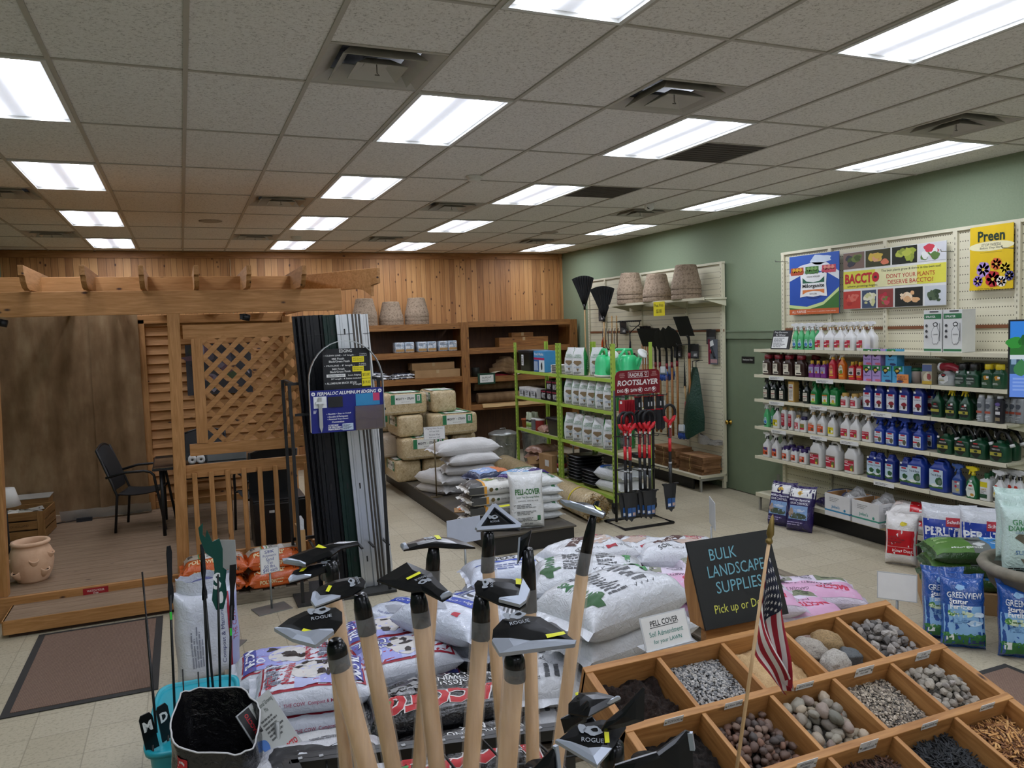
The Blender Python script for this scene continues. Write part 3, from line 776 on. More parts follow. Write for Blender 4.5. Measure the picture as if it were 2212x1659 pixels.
BLK = plain('101216', .35, .3); GRN = plain('0f2b24', .35, .3); BRZ = plain('55504a', .4, .6)
g1 = 'edging lengths in the floor rack'
for i in range(3):
    strip('black metal edging length, %s from the lattice'%('outermost','second','third')[i],1.06+.035*i,6.98-.055*i,.115,.03,BLK,g1)
strip('wide black metal edging length beside the dark green ones', 1.17, 6.84, .15, .03, BLK, g1)
for i in range(2):strip(('rear' if i else 'front')+' dark green metal edging length between black and silver',1.305+.005*i,6.80+.1*i,.14,.03,GRN,g1)
strip('broad silver mill finish edging length with slots', 1.405, 6.76, .135, .03, ALU, g1)
strip('silver edging length standing behind the broad front one', 1.40, 6.88, .12, .03, ALU, g1)
for i in range(6):
    m = MB(); m.box((0, 0, 1.2), (.007, .09, 2.4), BRZ if i % 2 else BLK); m.box((0, -.047, 1.2), (.012, .006, 2.4), ALU if i % 2 else BRZ)
    M = xf((1.485 + .0145 * i, 6.80, .026)) @ MR(R(-2.6), 4, 'Y') @ MR(R(-2.0), 4, 'X')
    tag(m.build('edging_strip', M=M), 'thin dark edging strip on edge, %s from the broad silver length' % ORD[i], 'edging', g1)
strip('narrow white edging length at the aisle end of the rack', 1.605, 6.84, .06, .03, WALU, g1, slots=False)
# sign with aluminium arch
t = thing('edging_sign', 'blue and black edging sign under an arched aluminium hoop', 'sign', (1.235, 6.5, 0))
Z0, Z1, W = 1.45, 1.80, .305
def arch(r):
    pts=[(-r,0,1.46),(-r,0,1.86)]+[(-r*cos(PI*k/16),0,1.86+.34*sin(PI*k/16)*r/W)for k in range(1,16)]+[(r,0,1.86),(r,0,1.46)]
    return pts
m = MB(); pa = arch(W)
for a_, c_ in zip(pa, pa[1:]): m.bar(a_, c_, .045, .006, ALU, (0, 0, 1) if abs(c_[0] - a_[0]) > 1e-4 else (1, 0, 0))
m.build('aluminium_arch', t)
NAVY = '13207a'; PW = 'f2f2f2'
m = MB(); T = MT((0, -.012, 0)) @ STAND
m.box((0, (Z0 + Z1) / 2, -.004), (2 * W - .01, Z1 - Z0, .008), plain(NAVY, .35), T)
F = T @ MT((0, 0, .0015))
m.text('PERMALOC ALUMINUM EDGING', 0, 1.772, .028, PW, T=F, w=.49, bold=.02, shear=.25)
for x in (-.275, .275): m.disc(x, 1.772, .016, .016, PW, T=F); m.text('e', x, 1.772, .018, NAVY, T=F @ MT((0, 0, .001)), bold=.03)
for i,s_ in enumerate(('• Flexible • Easy to Install','• Durable & Permanent','• Patented Snap-Down','    Connection')):m.text(s_,-.075-(.01 if i else 0),1.60-.022*i,.014,PW,T=F,w=(.2,.17,.17,.1)[i],bold=.015,shear=.2)
for i,s_ in enumerate(('A DECADE','OF PROVEN','PERFORMANCE')):m.text(s_,-.125+.012*i,1.507-.017*i,.014,PW,T=F,w=.085+.025*i,bold=.03,shear=.2)
m.rect(-.05, 1.46, .04, 1.515, 'c6d6e6', T=F); m.lines(-.045, 1.465, .035, 1.51, 5, '44506a', T=F @ MT((0, 0, .001)))
m.rect(-.275, 1.655, -.17, 1.75, 'e8eaea', T=F); m.box((-.10, 1.70, .004), (.12, .085, .008), '15161a', F)
m.lines(-.28, 1.61, -.25, 1.64, 3, PW, T=F)
m.rect(.07, 1.655, .27, 1.755, '2d86b8', T=F); m.rect(.215, 1.69, .27, 1.755, 'c23a66', T=F @ MT((0, 0, .001)))
m.build('blue_board', t)
m=MB(); q=F@MT((-.225,0,.008)); m.prism([(-.014,1.745),(-.014,1.5),(0,1.455),(.014,1.5),(.014,1.745)],0,.012,ALU,q); m.box((0,1.70,.006),(.07,.018,.014),'dde0e0',q); m.build('stake_sample',t)
CLR=NT('clear_acrylic'); CLR.b.inputs['Alpha'].default_value=.25; CLR.color(CLR.ramp(CLR.noise(CLR.obj(),1),[(0,srgb('8a7a50')),(1,srgb('a09060'))])); CLR=CLR.fin(.1)
m=MB(); q=F@MT((.175,1.555,0)); m.box((0,0,.035),(.235,.2,.004),CLR,q); m.box((-.117,0,.018),(.003,.2,.036),CLR,q); m.box((.117,0,.018),(.003,.2,.036),CLR,q); m.box((0,-.1,.018),(.235,.003,.036),CLR,q); m.build('leaflet_holder',t)
for i, (dx, dy, a, c) in enumerate(((.0, .015, 8, 'd9d9dc'), (.005, 0, 4, 'c8a04a'), (.03, .005, -9, 'caa552'))):
    m=MB(); q=F@MT((.17+dx,1.56+dy,.006+.008*i))@MR(R(a),4,'Z'); m.box((0,0,0),(.17,.21,.003),c,q); m.lines(-.07,-.08,.07,.08,9,'6b5524',T=q@MT((0,0,.0025)),seed=i); m.bar((.03,.09,.003),(.05,-.09,.003),.008,.001,'2a2018',T=q); tag(m.build('leaflet'),('white leaflet in the holder of the edging sign','tan leaflet in the holder of the edging sign','tilted tan leaflet at the front of the sign holder')[i],'leaflet','leaflets in the edging sign')
m = MB(); T = MT((.015, .02, 0)) @ STAND
m.box((0, 1.965, -.004), (.39, .34, .008), plain('14161a', .6), T); F = T @ MT((0, 0, .002)); CK = plain('e6e6e2', .8); YE = plain('e8d81c', .6)
m.text('EDGING', -.005, 2.115, .026, CK, T=F, w=.105, bold=.01)
for s_,x,y,w in(('• CLEAN LINE - 16\' length -',-.055,2.078,.26),('Mill Finish',-.07,2.052,.10),('Black/Green Finish',-.06,2.03,.17),('• PROLINE - 8\' length -',-.06,1.993,.25),('Mill Finish',-.07,1.967,.10),('Black/Green Finish',-.055,1.945,.17),('Lawn Edging',.06,1.91,.105),('20\' Length - 4 Stakes included',-.01,1.884,.25),('• ALUMINUM BRICK EDGE',-.055,1.85,.26),('8\' length',.08,1.833,.07)):m.text(s_,x,y,.017,CK,T=F,w=w,bold=.012)
m.text('5 stakes\nincluded', .14, 2.08, .024, CK, T=F, w=.06); m.text('3 stakes\nincluded', .13, 1.998, .024, CK, T=F, w=.06)
m.rect(-.17, 1.90, -.015, 1.925, CK, T=F); m.text('MASTER MARK', -.092, 1.912, .016, '30323a', T=F @ MT((0, 0, .001)), w=.13)
for x0,y0,x1,y1,s_ in((.045,2.018,.145,2.065,'$53.00 each\n$68.00 each'),(.045,1.94,.14,1.985,'$24.50 each\n$37.00 each'),(.12,1.88,.195,1.94,'$33.00'),(.12,1.815,.195,1.877,'$19.00')):
    m.rect(x0,y0,x1,y1,YE,T=F@MT((0,0,.002))); m.text(s_,(x0+x1)/2,(y0+y1)/2,.028,'2a2610',T=F@MT((0,0,.003)),w=(x1-x0)*.8)
m.build('chalk_board', t)
m = MB()
for x in (-.2, .2): m.bar((x, .12, 1.6), (x, 0, 1.6), .02, .02, ST)
m.bar((-.41, .12, 1.6), (.35, .12, 1.6), .02, .02, ST); m.build('sign_bracket', t)
# white board and bucket standing beside the rack
b = MB(); b.box((0, 0, .46), (.02, .5, .92), plain('d9dadb', .5), MR(R(-4), 4, 'Y'))
b.prism([(-.18,.55),(-.05,.78),(.1,.6),(.14,.4),(.05,.2),(-.1,.3),(-.2,.42)],.0115,.013,'141414',MR(R(-4),4,'Y')@Matrix(((0,0,-1,0),(1,0,0,0),(0,1,0,0),(0,0,0,1))))
tag(b.build('leaning_board', loc=(1.74, 7.55, 0)), 'tall white panel leaning at the aisle end of the edging rack', 'panel')
b=MB(); b.lathe([(.10,0),(.115,.3),(.12,.3),(.105,.02),(0,.02)],plain('c4c6c8',.45),24); b.grid(lambda a,c:((a-.5)*.2+.03*NZ((a*4,c*4,1)),.03*NZ((a*5,c*3,4)),.28+.2*c),8,6,film('d9dcdd',.25,.8)); tag(b.build('bucket',loc=(1.78,8.35,.0)),'grey bucket with a crumpled plastic bag beside the white panel','bucket')
b=MB(); b.box((0,0,.1),(.05,.3,.24),plain('b08a5a',.8)); b.box((0,-.05,.25),(.04,.16,.12),film('c9ccd0',.3,.6)); tag(b.build('cardboard_box',loc=(.86,6.98,.36)),'small cardboard box on the rack bars before the balusters','box')
# ---------------------------------------------------------------- shelf unit on the cedar wall
SX, SZ_ = wood('shelf_pine', 'a8743c', '6f4520', 'X'), wood('shelf_pine', 'a8743c', '6f4520', 'Z')
DARKW = wood('shelf_back_board', '5a3a20', '40260f', 'Z')
t = thing('wooden_shelf_unit', 'tall stained pine shelf unit along the cedar wall', 'shelf', (4.4, 13.0, 0))
B0 = Vector((4.4, 13.0, 0))
def sp(name, fn, bevel=.003):
    m = MB(); m.T = MT(-B0); fn(m); return m.build(name, t, bevel=bevel)
XA, XM, XB = 2.0, 4.475, 6.57
for x in (XA, XM, XB): sp('upright', lambda m: (m.box((x, 12.72, 1.19), (.14, .05, 2.38), SZ_), m.box((x, 13.02, 1.18), (.04, .55, 2.36), SZ_)))
for x0, x1, zs in ((XA + .07, XM - .07, (2.37, 1.90, 1.46, .9)), (XM + .07, XB - .07, (2.39, 1.93, 1.43, .95))):
    for z in zs:sp('shelf_board',lambda m:(m.box(((x0+x1)/2,13.0,z-.018),(x1-x0,.56,.03),SX),m.box(((x0+x1)/2,12.725,z-.05),(x1-x0,.03,.10),SX)))
sp('back_panel', lambda m: m.box(((XA + XB) / 2, 13.3, 1.15), (XB - XA, .02, 2.3), DARKW))
# peat pots
PEAT = speck('peat_fibre', ['5f4f40', '7b6955', '93806b', '6b5a49'], 34, .95, 1.0, .012, 6)
_pot = {}
def peat(lab, x, y, z, r, h, full, grp, seed=0):
    k = (round(r, 3), full, seed % 3)
    if k not in _pot:
        m = MB(); n = 32
        pr=[(r,0),(r,h*.17),(r*.965,h*.18),(r*.96,h*.33),(r*.92,h*.345),(r*.70,h*.93),(r*.66,h*.985),(r*.6,h),(0,h*.985)]
        vs = []; N = len(pr)
        for i, (q, zz) in enumerate(pr):
            for a in range(n):
                th = 2 * PI * a / n; c = 1 + (.02 * sin(th * 14 + seed) if 5 <= i <= 7 else 0) + .015 * NZ((cos(th) * 3 + seed, sin(th) * 3, zz * 9))
                vs.append((q * c * cos(th), q * c * sin(th), zz + (.012 * NZ((cos(th) * 2.5, sin(th) * 2.5, seed)) if i in (5, 6) else 0)))
        m.add(vs,[(i*n+k_,i*n+(k_+1)%n,(i+1)*n+(k_+1)%n,(i+1)*n+k_)for i in range(N-1)for k_ in range(n)],PEAT,True)
        o = m.build('peat_pot', loc=(x, y, z)); _pot[k] = o; tag(o, lab, 'pot', grp)
    else: dup(_pot[k], lab, (x, y, z), seed * 1.3, grp)
for i,(x,n,l_)in enumerate(((2.82,3,'beside the edging rack'),(3.265,2,'between two taller stacks'),(3.71,3,'beside the bare shelf top'))):
    for j in range(n):peat('%s upturned brown peat pot of the wooden shelf stack %s'%(('bottom','middle','top')[j]if n==3 else('bottom','top')[j],l_),x,12.95,2.371+.06*j,.205,.33,1,'peat pots on the wooden shelf',i)
# foil packs
FOIL = speck('foil_printed_pack', ['c9cfd6', '9fb4c8', 'e8ebee', '6d7f96'], 22, .25, .6, .01)
for i, x in enumerate((3.43, 3.82, 4.19)):
    m = MB()
    for s_ in (-.085, .085):
        m.loft([(z, .083 * q, .1 * q, s_, 0) for z, q in ((0, .9), (.012, 1), (.16, 1), (.175, .9))], FOIL, 24, 6)
        F = MT((s_, -.101, 0)) @ STAND; m.rect(-.07, .02, .07, .06, 'b08a52', T=F); m.lines(-.06, .11, .06, .155, 3, '2b3540', T=F, seed=i)
    tag(m.build('foil_pack',loc=(x,12.86,1.901)),'shiny twin foil pack on the wooden shelf, %s from the edging rack'%ORD[i],'pack','foil packs on the wooden shelf')
NV = plain('1d2440', .6)
for i, (x, z, w) in enumerate(((2.85, 1.461, .5), (2.9, 1.503, .46), (2.82, 1.545, .48), (3.38, 1.461, .36), (3.4, 1.503, .33))):
    m=sack(w,.3,.05,film('e2e4e6',.35,.6),20+i,lambda mb,fn,L,W,lay:(lay(1),mb.rect(-L*.42,-W*.44,L*.4,W*.3,NV,fn,mx=.04),lay(2),mb.lines(-L*.3,-W*.3,L*.2,W*.1,3,'d8dade',fn,seed=i)),nu=16,nv=12)
    for q in range(3): m.box((-w * .3 + w * .28 * q, -.142, .018), (w * .2, .006, .018), NV)
    lie('folded_sack',m,('bottom','middle','top','lower','upper')[i]+(' folded navy and white sack behind the edging sign' if i<3 else ' folded navy and white sack beside the long cartons'),'sack',x,12.88,z,.05*i,group='folded sacks on the wooden shelf')
CB = speck('corrugated_cardboard', ['9a7850', 'a58259', 'ad8b62'], 5, .85, .05)
def carton(name, lab, x, y, z, w, d, h, rz=0, mat=None, grp=None, cat='box'):
    m=MB(); m.box((0,0,h/2),(w,d,h),mat or CB); m.box((0,0,h+.0006),(w,.05,.001),plain('b59a72',.4)); m.box((0,-d/2-.0006,h-.03),(.05,.001,.06),plain('b59a72',.4))
    return tag(m.build(name, loc=(x, y, z), rz=rz, bevel=.003), lab, cat, grp)
carton('cardboard_box', 'long flat brown carton on the third wooden shelf, lower one', 3.98, 12.9, 1.461, .8, .3, .13)
carton('cardboard_box', 'long flat brown carton lying on another on the third shelf', 3.93, 12.95, 1.592, .76, .24, .12, .03)
carton('timber_offcut', 'long pine plank lying on the upper shelf near the green wall', 5.62, 12.9, 1.931, .95, .2, .16, 0, SX, cat='timber')
carton('timber_offcut', 'short pine block lying on top of the long plank', 5.62, 12.93, 2.092, .42, .15, .08, 0, SX, cat='timber')
b=MB(); b.lathe([(.072,0),(.072,.15),(.07,.155),(.066,.15),(.06,.02),(0,.02)],plain('2a2f2a',.5),20); tag(b.build('green_can',loc=(4.72,12.9,1.431)),'dark green can on the third wooden shelf','can')
b = MB()
for i in range(4):
    p = [(5.0 + .08 * i + .0, 12.95 + .02 * i, 1.50 + .075 * i), (5.2 + .05 * i, 12.88, 1.53 + .05 * i + .04 * sin(i)), (5.5, 12.9, 1.5 + .03 * i)]
    b.tube(p, [.06, .075, .05], BUR, 10)
tag(b.build('burlap_bundle'), 'loosely rolled burlap cloths heaped on the third wooden shelf', 'burlap')
b=MB(); b.grid(lambda a,c:(4.95+.5*a,12.72+.2*c,1.434+.05*(1-a)*sin(PI*c)+.012*NZ((a*5,c*4,2))),14,8,plain('8e1c28',.8)); b.grid(lambda a,c:(5.0+.55*a,12.68+.2*c,1.485+.03*sin(a*7)-.03*a),16,8,plain('cfc0a2',.9)); tag(b.build('folded_cloth'),'red and cream folded cloth under the burlap rolls','cloth')
t = thing('shelf_sign', 'green framed burlap sign hung on the wooden shelf edge', 'sign', (4.84, 12.69, 1.395))
m = MB(); m.box((0, 0, 0), (.32, .02, .19), plain('14402c', .5)); m.build('sign_frame', t, bevel=.003)
m=MB(); m.box((0,-.011,0),(.25,.004,.13),plain('dfe0da',.6)); m.text('BURLAP',0,.02,.035,'23231f',T=MT((0,-.0135,0))@STAND,w=.16); m.lines(-.09,-.045,.09,-.015,2,'8c8c86',T=MT((0,-.0135,0))@STAND); m.build('sign_card',t)
for y,z,l_ in((12.82,1.045,'long burlap roll lying on the lowest wooden shelf, front one'),(13.0,1.26,'long burlap roll lying above the front burlap roll')):
    b = MB(); T = MT((5.45, y, z)) @ MR(PI / 2, 4, 'Y')
    b.lathe([(.02,-.75),(.05,-.748),(.09,-.75),(.094,-.74),(.094,.74),(.09,.75),(0,.74)],BUR,24,T); tag(b.build('burlap_roll'),l_,'burlap roll','burlap rolls on the wooden shelf')
b=MB(); b.box((5.4,12.85,1.1055),(1.6,.34,.1),plain('57432c',.9))if False else b.grid(lambda a,c:(4.75+1.4*a,12.98-.32*c,.953+(-.06*max(0,c-.85)/.15 if c>.85 else 0)+.008*NZ((a*8,c*3,1))),24,14,speck('kraft_paper',['b0905f','bd9d6c'],4,.85,.1)); tag(b.build('paper_sheet'),'tan kraft paper sheet hanging over the lowest shelf edge','paper')
# galvanised cans
GAL=speck('galvanised_steel',['8a8f8c','a4a9a6','b9bdba'],14,.35,.1); GAL.node_tree.nodes['Principled BSDF'].inputs['Metallic'].default_value=.8
def can(lab, x, y):
    t = thing('galvanised_bin', lab, 'bin', (x, y, 0), 0, 'galvanised bins by the wooden shelves')
    m = MB(); n = 60; vs = []; pr = [(.18, 0), (.185, .03), (.188, .06), (.2, .1), (.218, .45), (.222, .5), (.228, .52), (.228, .54)]
    for i, (q, z) in enumerate(pr):
        for k in range(n):
            a = 2 * PI * k / n; c = 1 + (.018 * cos(a * 20) if 3 <= i <= 4 else 0); vs.append((q * c * cos(a), q * c * sin(a), z))
    m.add(vs,[(i*n+k,i*n+(k+1)%n,(i+1)*n+(k+1)%n,(i+1)*n+k)for i in range(len(pr)-1)for k in range(n)],GAL,True); m.build('bin_body',t)
    m = MB(); m.lathe([(.24, .535), (.24, .56), (.225, .57), (.15, .6), (.05, .612), (0, .612)], GAL, 40); m.build('lid', t)
    m = MB(); m.tube([(-.05, 0, .608), (-.045, 0, .64), (.045, 0, .64), (.05, 0, .608)], .007, GAL, 8); m.build('lid_handle', t)
    for s_ in (-1, 1):
        m=MB(); m.tube([(-.05,s_*.222,.42),(-.05,s_*.255,.40),(.05,s_*.255,.40),(.05,s_*.222,.42)],.006,GAL,8); m.build('side_handle',t)
    return t
c0 = can('galvanised lidded bin beside the straw bales', 4.72, 11.72)
dup(c0, 'galvanised lidded bin mostly behind the green shelving', (5.3, 11.72, 0), .5)
for i, (x, y, l_) in enumerate(((4.1, 12.55, 'folded brown tarpaulin on the floor behind the straw bales'),)):
    lie('folded_tarpaulin', sack(.7, .5, .2, speck('brown_canvas', ['4a3220', '5c412b'], 8, .9, .3), 31), l_, 'tarpaulin', x, y, .001, .2)
carton('timber_stack_board', 'thick rough board on the floor beside the galvanised bin', 4.2, 12.05, .001, .55, .3, .12, .1, SX, cat='timber')
# ---------------------------------------------------------------- black display platform, straw bales, sacks on it
t = thing('display_platform', 'low black display platform along the aisle', 'platform', (3.19, 9.38, 0))
m=MB(); m.box((0,0,.19),(.94,4.5,.02),speck('worn_dark_laminate',['3d3833','4b453d','57503f'],3,.6,.05)); m.build('platform_top',t,bevel=.003)
m = MB(); m.box((0, 0, .09), (.90, 4.46, .18), plain('191817', .5)); m.build('platform_base', t)
STRAW = NT('straw_in_film'); _o = STRAW.obj(); _a = STRAW.noise(STRAW.obj((1, 1, 1)), 55, 4, .7, 3); _b = STRAW.noise(_o, 14, 4, .6, 2)
STRAW.color(STRAW.ramp(STRAW.math('ADD',STRAW.math('MULTIPLY',_a,.65),STRAW.math('MULTIPLY',_b,.35)),[(.34,srgb('7d6744')),(.45,srgb('b39c72')),(.55,srgb('cfbb93')),(.68,srgb('e0d2b0'))])); STRAW.bump(_a,.6,.01); STRAW=STRAW.fin(.35,coat=.35)
KR = film('b0a08a', .5, .8)
BGREEN = '2c7a4d'
_bale = {}
def bale(lab, x, y, z, rz, wrap=False, dz=0):
    k = wrap
    if k not in _bale:
        m = MB(); L, W, H = .66, .36, .30
        T = Matrix(((0, 0, 1, 0), (1, 0, 0, 0), (0, 1, 0, H / 2), (0, 0, 0, 1)))
        m.loft([(-L/2,W*.40,H*.40),(-L/2+.012,W*.46,H*.46),(-L/2+.05,W*.5,H*.5),(-.1,W*.502,H*.51),(.1,W*.5,H*.505),(L/2-.05,W*.5,H*.5),(L/2-.012,W*.46,H*.46),(L/2,W*.40,H*.40)],KR if wrap else STRAW,40,7,T)
        if not wrap:
            WP = plain('e4e3dc', .4); GP = plain(BGREEN, .4)
            for s_ in (-1, 1):
                F = MT((0, s_ * (W / 2 + .0035), H / 2)) @ (MR(PI, 4, 'Z') if s_ > 0 else IDM) @ STAND; E_ = MT((0, 0, .0008))
                m.rect(-.18, 0, .25, .128, WP, T=F); m.rect(-.18, 0, -.125, .128, GP, T=F @ E_); m.rect(.16, 0, .25, .128, GP, T=F @ E_)
                m.rect(.185, .035, .225, .11, WP, T=F @ E_ @ E_); m.rect(.192, .045, .218, .1, '8f938e', T=F @ E_ @ E_ @ E_)
                m.text('MIGHTY',-.055,.072,.032,'1c1c1c',T=F@E_,w=.115,bold=.02); m.text('STRAW',.095,.072,.032,'1c1c1c',T=F@E_,w=.1,bold=.02); m.rect(.012,.068,.032,.074,'4c8a5c',T=F@E_); m.text('All-in-one seed cover',.02,.028,.012,'3a3a38',T=F@E_,w=.11)
            F = MT((0, 0, H + .004)); E_ = MT((0, 0, .0008))
            m.rect(-.18,-W/2+.02,.25,W/2-.02,WP,T=F); m.rect(-.18,-W/2+.02,-.125,W/2-.02,GP,T=F@E_); m.rect(.19,-W/2+.02,.25,W/2-.02,GP,T=F@E_); m.rect(-.06,-.09,.15,.02,'86bf9a',T=F@E_); m.lines(-.08,.05,.14,.13,3,'8d8f86',T=F@E_)
        m.box((0, -W / 2 - .003, H * .16), (L * .86, .002, .004), 'cfc6ae'); m.box((0, W / 2 + .003, H * .16), (L * .86, .002, .004), 'cfc6ae')
        _bale[k] = m.build('straw_bale', loc=(x, y, z), rz=rz); tag(_bale[k], lab, 'straw bale', 'wrapped straw bales on the platform')
    else: dup(_bale[k], lab, (x, y, z), rz)
Q = PI / 2
rows = [(.201, [(2.76, 10.66, -Q, 'with only its straw end showing'), (3.15, 10.66, -Q, 'behind the plain white sacks')]),
        (.508, [(2.99, 10.42, 0, 'with the printed label facing the aisle'), (3.58, 10.66, -Q, 'with its straw end beside the white sacks')]),
        (.815, [(2.82, 10.66, -Q, 'with its straw end and green topped label'), (3.40, 10.36, 0, 'label forward above the price card')]),
        (1.122, [(2.74, 10.55, 0, 'label forward at the edging sign side'), (3.31, 10.66, -Q, 'straw end forward at the shelf side')])]
nm = ['bottom row', 'second row', 'third row', 'top row']
for i, (z, r_) in enumerate(rows):
    for x, y, a, s_ in r_: bale('%s straw bale %s' % (nm[i], s_), x, y, z, a)
bale('third row straw bale mostly hidden at the rear of the pile', 3.40, 10.76, .815, 0)
bale('bottom row straw bale end at the back of the pile', 3.6, 10.66, .201, -Q)
bale('bottom row straw bale at the rear edge of the platform', 2.85, 11.22, .201, 0)
bale('second row creased plain film bale at the aisle edge', 2.80, 10.82, .508, 0, True)
bale('second row plain film bale behind the aisle edge one', 2.82, 11.2, .508, 0, True)
bale('third row straw bale behind the green topped one', 2.82, 11.26, .815, 0)
# plain white sacks
WS = film('c9c8c6', .55, .45, .1)
def white(lab, x, y, z, rz, seed, L=.56, W=.38, T=.14, tilt=0, grp='plain white sacks on the platform', tx=False):
    m = sack(L, W, T, WS, seed, (lambda mb, fn, L, W, lay: mb.text('50 lb', 0, .04, .018, '6a6f96', fn, w=.08)) if tx else None, flap=.035, wr=.018)
    return lie('white_sack', m, lab, 'sack', x, y, z, rz, tilt, group=grp)
white('lower plain white sack of the pair at the platform edge', 2.96, 9.53, .201, -1.15, 1)
white('upper plain white sack of the pair at the platform edge', 2.93, 9.50, .332, -1.2, 2, T=.15, tx=True)
for i in range(4):white('%s plain white sack of the tall stack before the bales'%('bottom','second','third','fourth')[i],3.22+.02*i,9.42-.05*i,.201+.125*i,-.15+.1*(i%2),4+i,.66,.42,.14)
white('slumped plain white sack topping the tall stack', 3.22, 9.35, .70, .05, 9, .84, .42, .17)
# garden bags
def gx(mb, fn, L, W, lay):
    D = plain('4a4a48', .4); lay(1); mb.rect(-L * .49, -W * .46, -L * .2, W * .46, D, fn); mb.rect(L * .42, -W * .46, L * .49, W * .46, D, fn)
    lay(2); mb.rect(-L*.2,-W*.46,-L*.15,W*.46,'e0a03c',fn); mb.disc(0,0,.07,.06,'6f8a34',fn,blob=.4,seed=2); mb.disc(.04,.03,.03,.03,'a0303a',fn); mb.disc(-.04,.02,.025,.025,'d8b040',fn); mb.lines(L*.15,-W*.3,L*.4,W*.3,7,'6f6f6a',fn)
for i in range(4):
    m = sack(.56, .36, .125, film('dad9d2', .3, .5), 40 + i, gx, sag=.55)
    y = -.178; T = MT((0, y - .004, .056)) @ STAND
    m.box((-.19,y,.056),(.16,.006,.07),plain('4a4a48',.4)); m.box((-.09,y-.0005,.056),(.028,.006,.075),'e0a03c'); m.disc(-.03,0,.022,.022,'6a5a2c',T=T); m.disc(.03,0,.018,.014,'2c4a2c',T=T); m.text('Garden Express',.135,0,.026,'55554f',T=T,w=.15)
    lie('garden_soil_bag',m,'%s grey and white garden bag with orange band in the stack'%('bottom','second','third','top')[i],'soil bag',2.93-.01*i,7.72-.02*i,.201+.113*i,.04*(-1)**i,group='grey banded garden bags')
def blue(mb, fn, L, W, lay):
    lay(1); mb.rect(-L*.4,-W*.4,L*.1,W*.4,'8aa2cc',fn); mb.rect(L*.1,-W*.45,L*.46,W*.45,'c9743c',fn); lay(2); mb.lines(-L*.3,-W*.3,0,W*.3,4,'e6e8ee',fn,seed=5)
lie('fertilizer_bag',sack(.5,.34,.12,film('39435f',.2,.8),51,blue),'blue and orange fertilizer bag beside the white stack','fertilizer bag',3.21,8.52,.50,.3)
lie('fertilizer_bag',sack(.5,.34,.12,film('3a3040',.2,.8),52,blue),'dark fertilizer bag beneath the blue and orange one','fertilizer bag',3.21,8.50,.38,.25)
lie('fertilizer_bag',sack(.5,.34,.19,film('3a3040',.2,.8),54,blue),'dark fertilizer bag lowest under the blue and orange one','fertilizer bag',3.21,8.52,.201,.3)
def purp(mb, fn, L, W, lay):
    lay(1); mb.rect(-L*.44,-W*.4,-L*.05,W*.42,'7fa8d0',fn); mb.rect(-L*.05,-W*.2,L*.46,W*.44,'2c5a34',fn); mb.disc(L*.2,-W*.1,.1,.06,'d9d6e0',fn,blob=.6,seed=3); lay(2); mb.lines(-L*.3,-W*.3,L*.3,W*.1,4,'e8e6ee',fn,seed=8)
lie('fertilizer_bag',sack(.56,.36,.12,film('45307a',.2,.9),53,purp),'purple and green fertilizer bag beside the blue one','fertilizer bag',3.56,8.28,.50,.5)
for i in range(2):lie('fertilizer_bag',sack(.56,.36,.16,film('45307a',.2,.9),55+i,purp),('lower','upper')[i]+' purple fertilizer bag under the purple and green one','fertilizer bag',3.6,8.30,.201+.148*i,.45)
PG = '2f6b42'
def pell(mb, fn, L, W, lay):
    lay(1); mb.disc(-L*.05,.02,.14,.1,PG,fn,blob=.9,seed=6); mb.rect(L*.3,-W*.4,L*.38,W*.4,PG,fn); lay(2); mb.disc(-L*.05,.03,.08,.05,'d8dad6',fn,blob=.9,seed=9); mb.lines(-L*.4,-W*.42,L*.3,-W*.25,2,'4a4c4a',fn)
for i in range(5):lie('lawn_cover_bag',sack(.52,.38,.1,film('d3d6d5',.28,.7),60+i,pell),'%s white and green lawn cover bag in the stack behind the upright one'%('bottom','second','third','fourth','top')[i],'lawn bag',3.42+.015*(i%2),7.66,.201+.09*i,.12*(-1)**i-.1,group='lawn cover bag stack')
def pellup(mb, fn, L, W, lay):
    u = lambda x, y: fn(y, -x); lay(1)
    mb.text('PELL-COVER',0,.10,.062,'5a9a4c',u,w=.27,bold=.035); lay(2); mb.text('PELL-COVER',-.002,.102,.058,'2c5f38',u,w=.265,bold=.005)
    mb.text('Lawn Top Dressing Pellets',0,.042,.024,'3a6a44',u,w=.25,bold=.01); mb.text('COMPOSTED • MOISTURE • ALIVE',0,.005,.014,'4a4c4a',u,w=.22)
    for k in range(3):mb.text('✓',-.14,-.035-.07*k,.025,'3c3e3c',u); mb.lines(-.12,-.07-.07*k,.1,-.025-.07*k,3,'6a6c6a',u,seed=k)
    mb.rect(.09, -.2, .125, -.15, PG, u); mb.text('40 LBS', 0, -.235, .02, '3a3c3a', u, w=.09)
m = sack(.56, .36, .15, film('dcdedd', .3, .6), 71, pellup, pv=6)
tag(m.build('lawn_cover_bag',M=xf((3.17,7.27,.201),rz=R(-12))@upright(.56,.36,.15,R(7))),'upright white lawn cover bag with green lettering on the platform front','lawn bag')
b=MB(); b.grid(lambda a,c:(.3*a,.22*c,.02+.07*sin(PI*a)*sin(PI*c)*(1+.6*NZ((a*6,c*6,1)))),16,12,film('d8702a',.3,1)); b.box((.1,.05,.006),(.3,.2,.01),CB); b.grid(lambda a,c:(.16+.2*a,-.05+.14*c,.02+.05*sin(PI*a)*sin(PI*c)),8,8,film('c9c8c6',.55,.45,.1))
tag(b.build('orange_net_bag', loc=(2.78, 8.32, .201), rz=-.3), 'crumpled orange and white bag on the platform edge', 'bag')
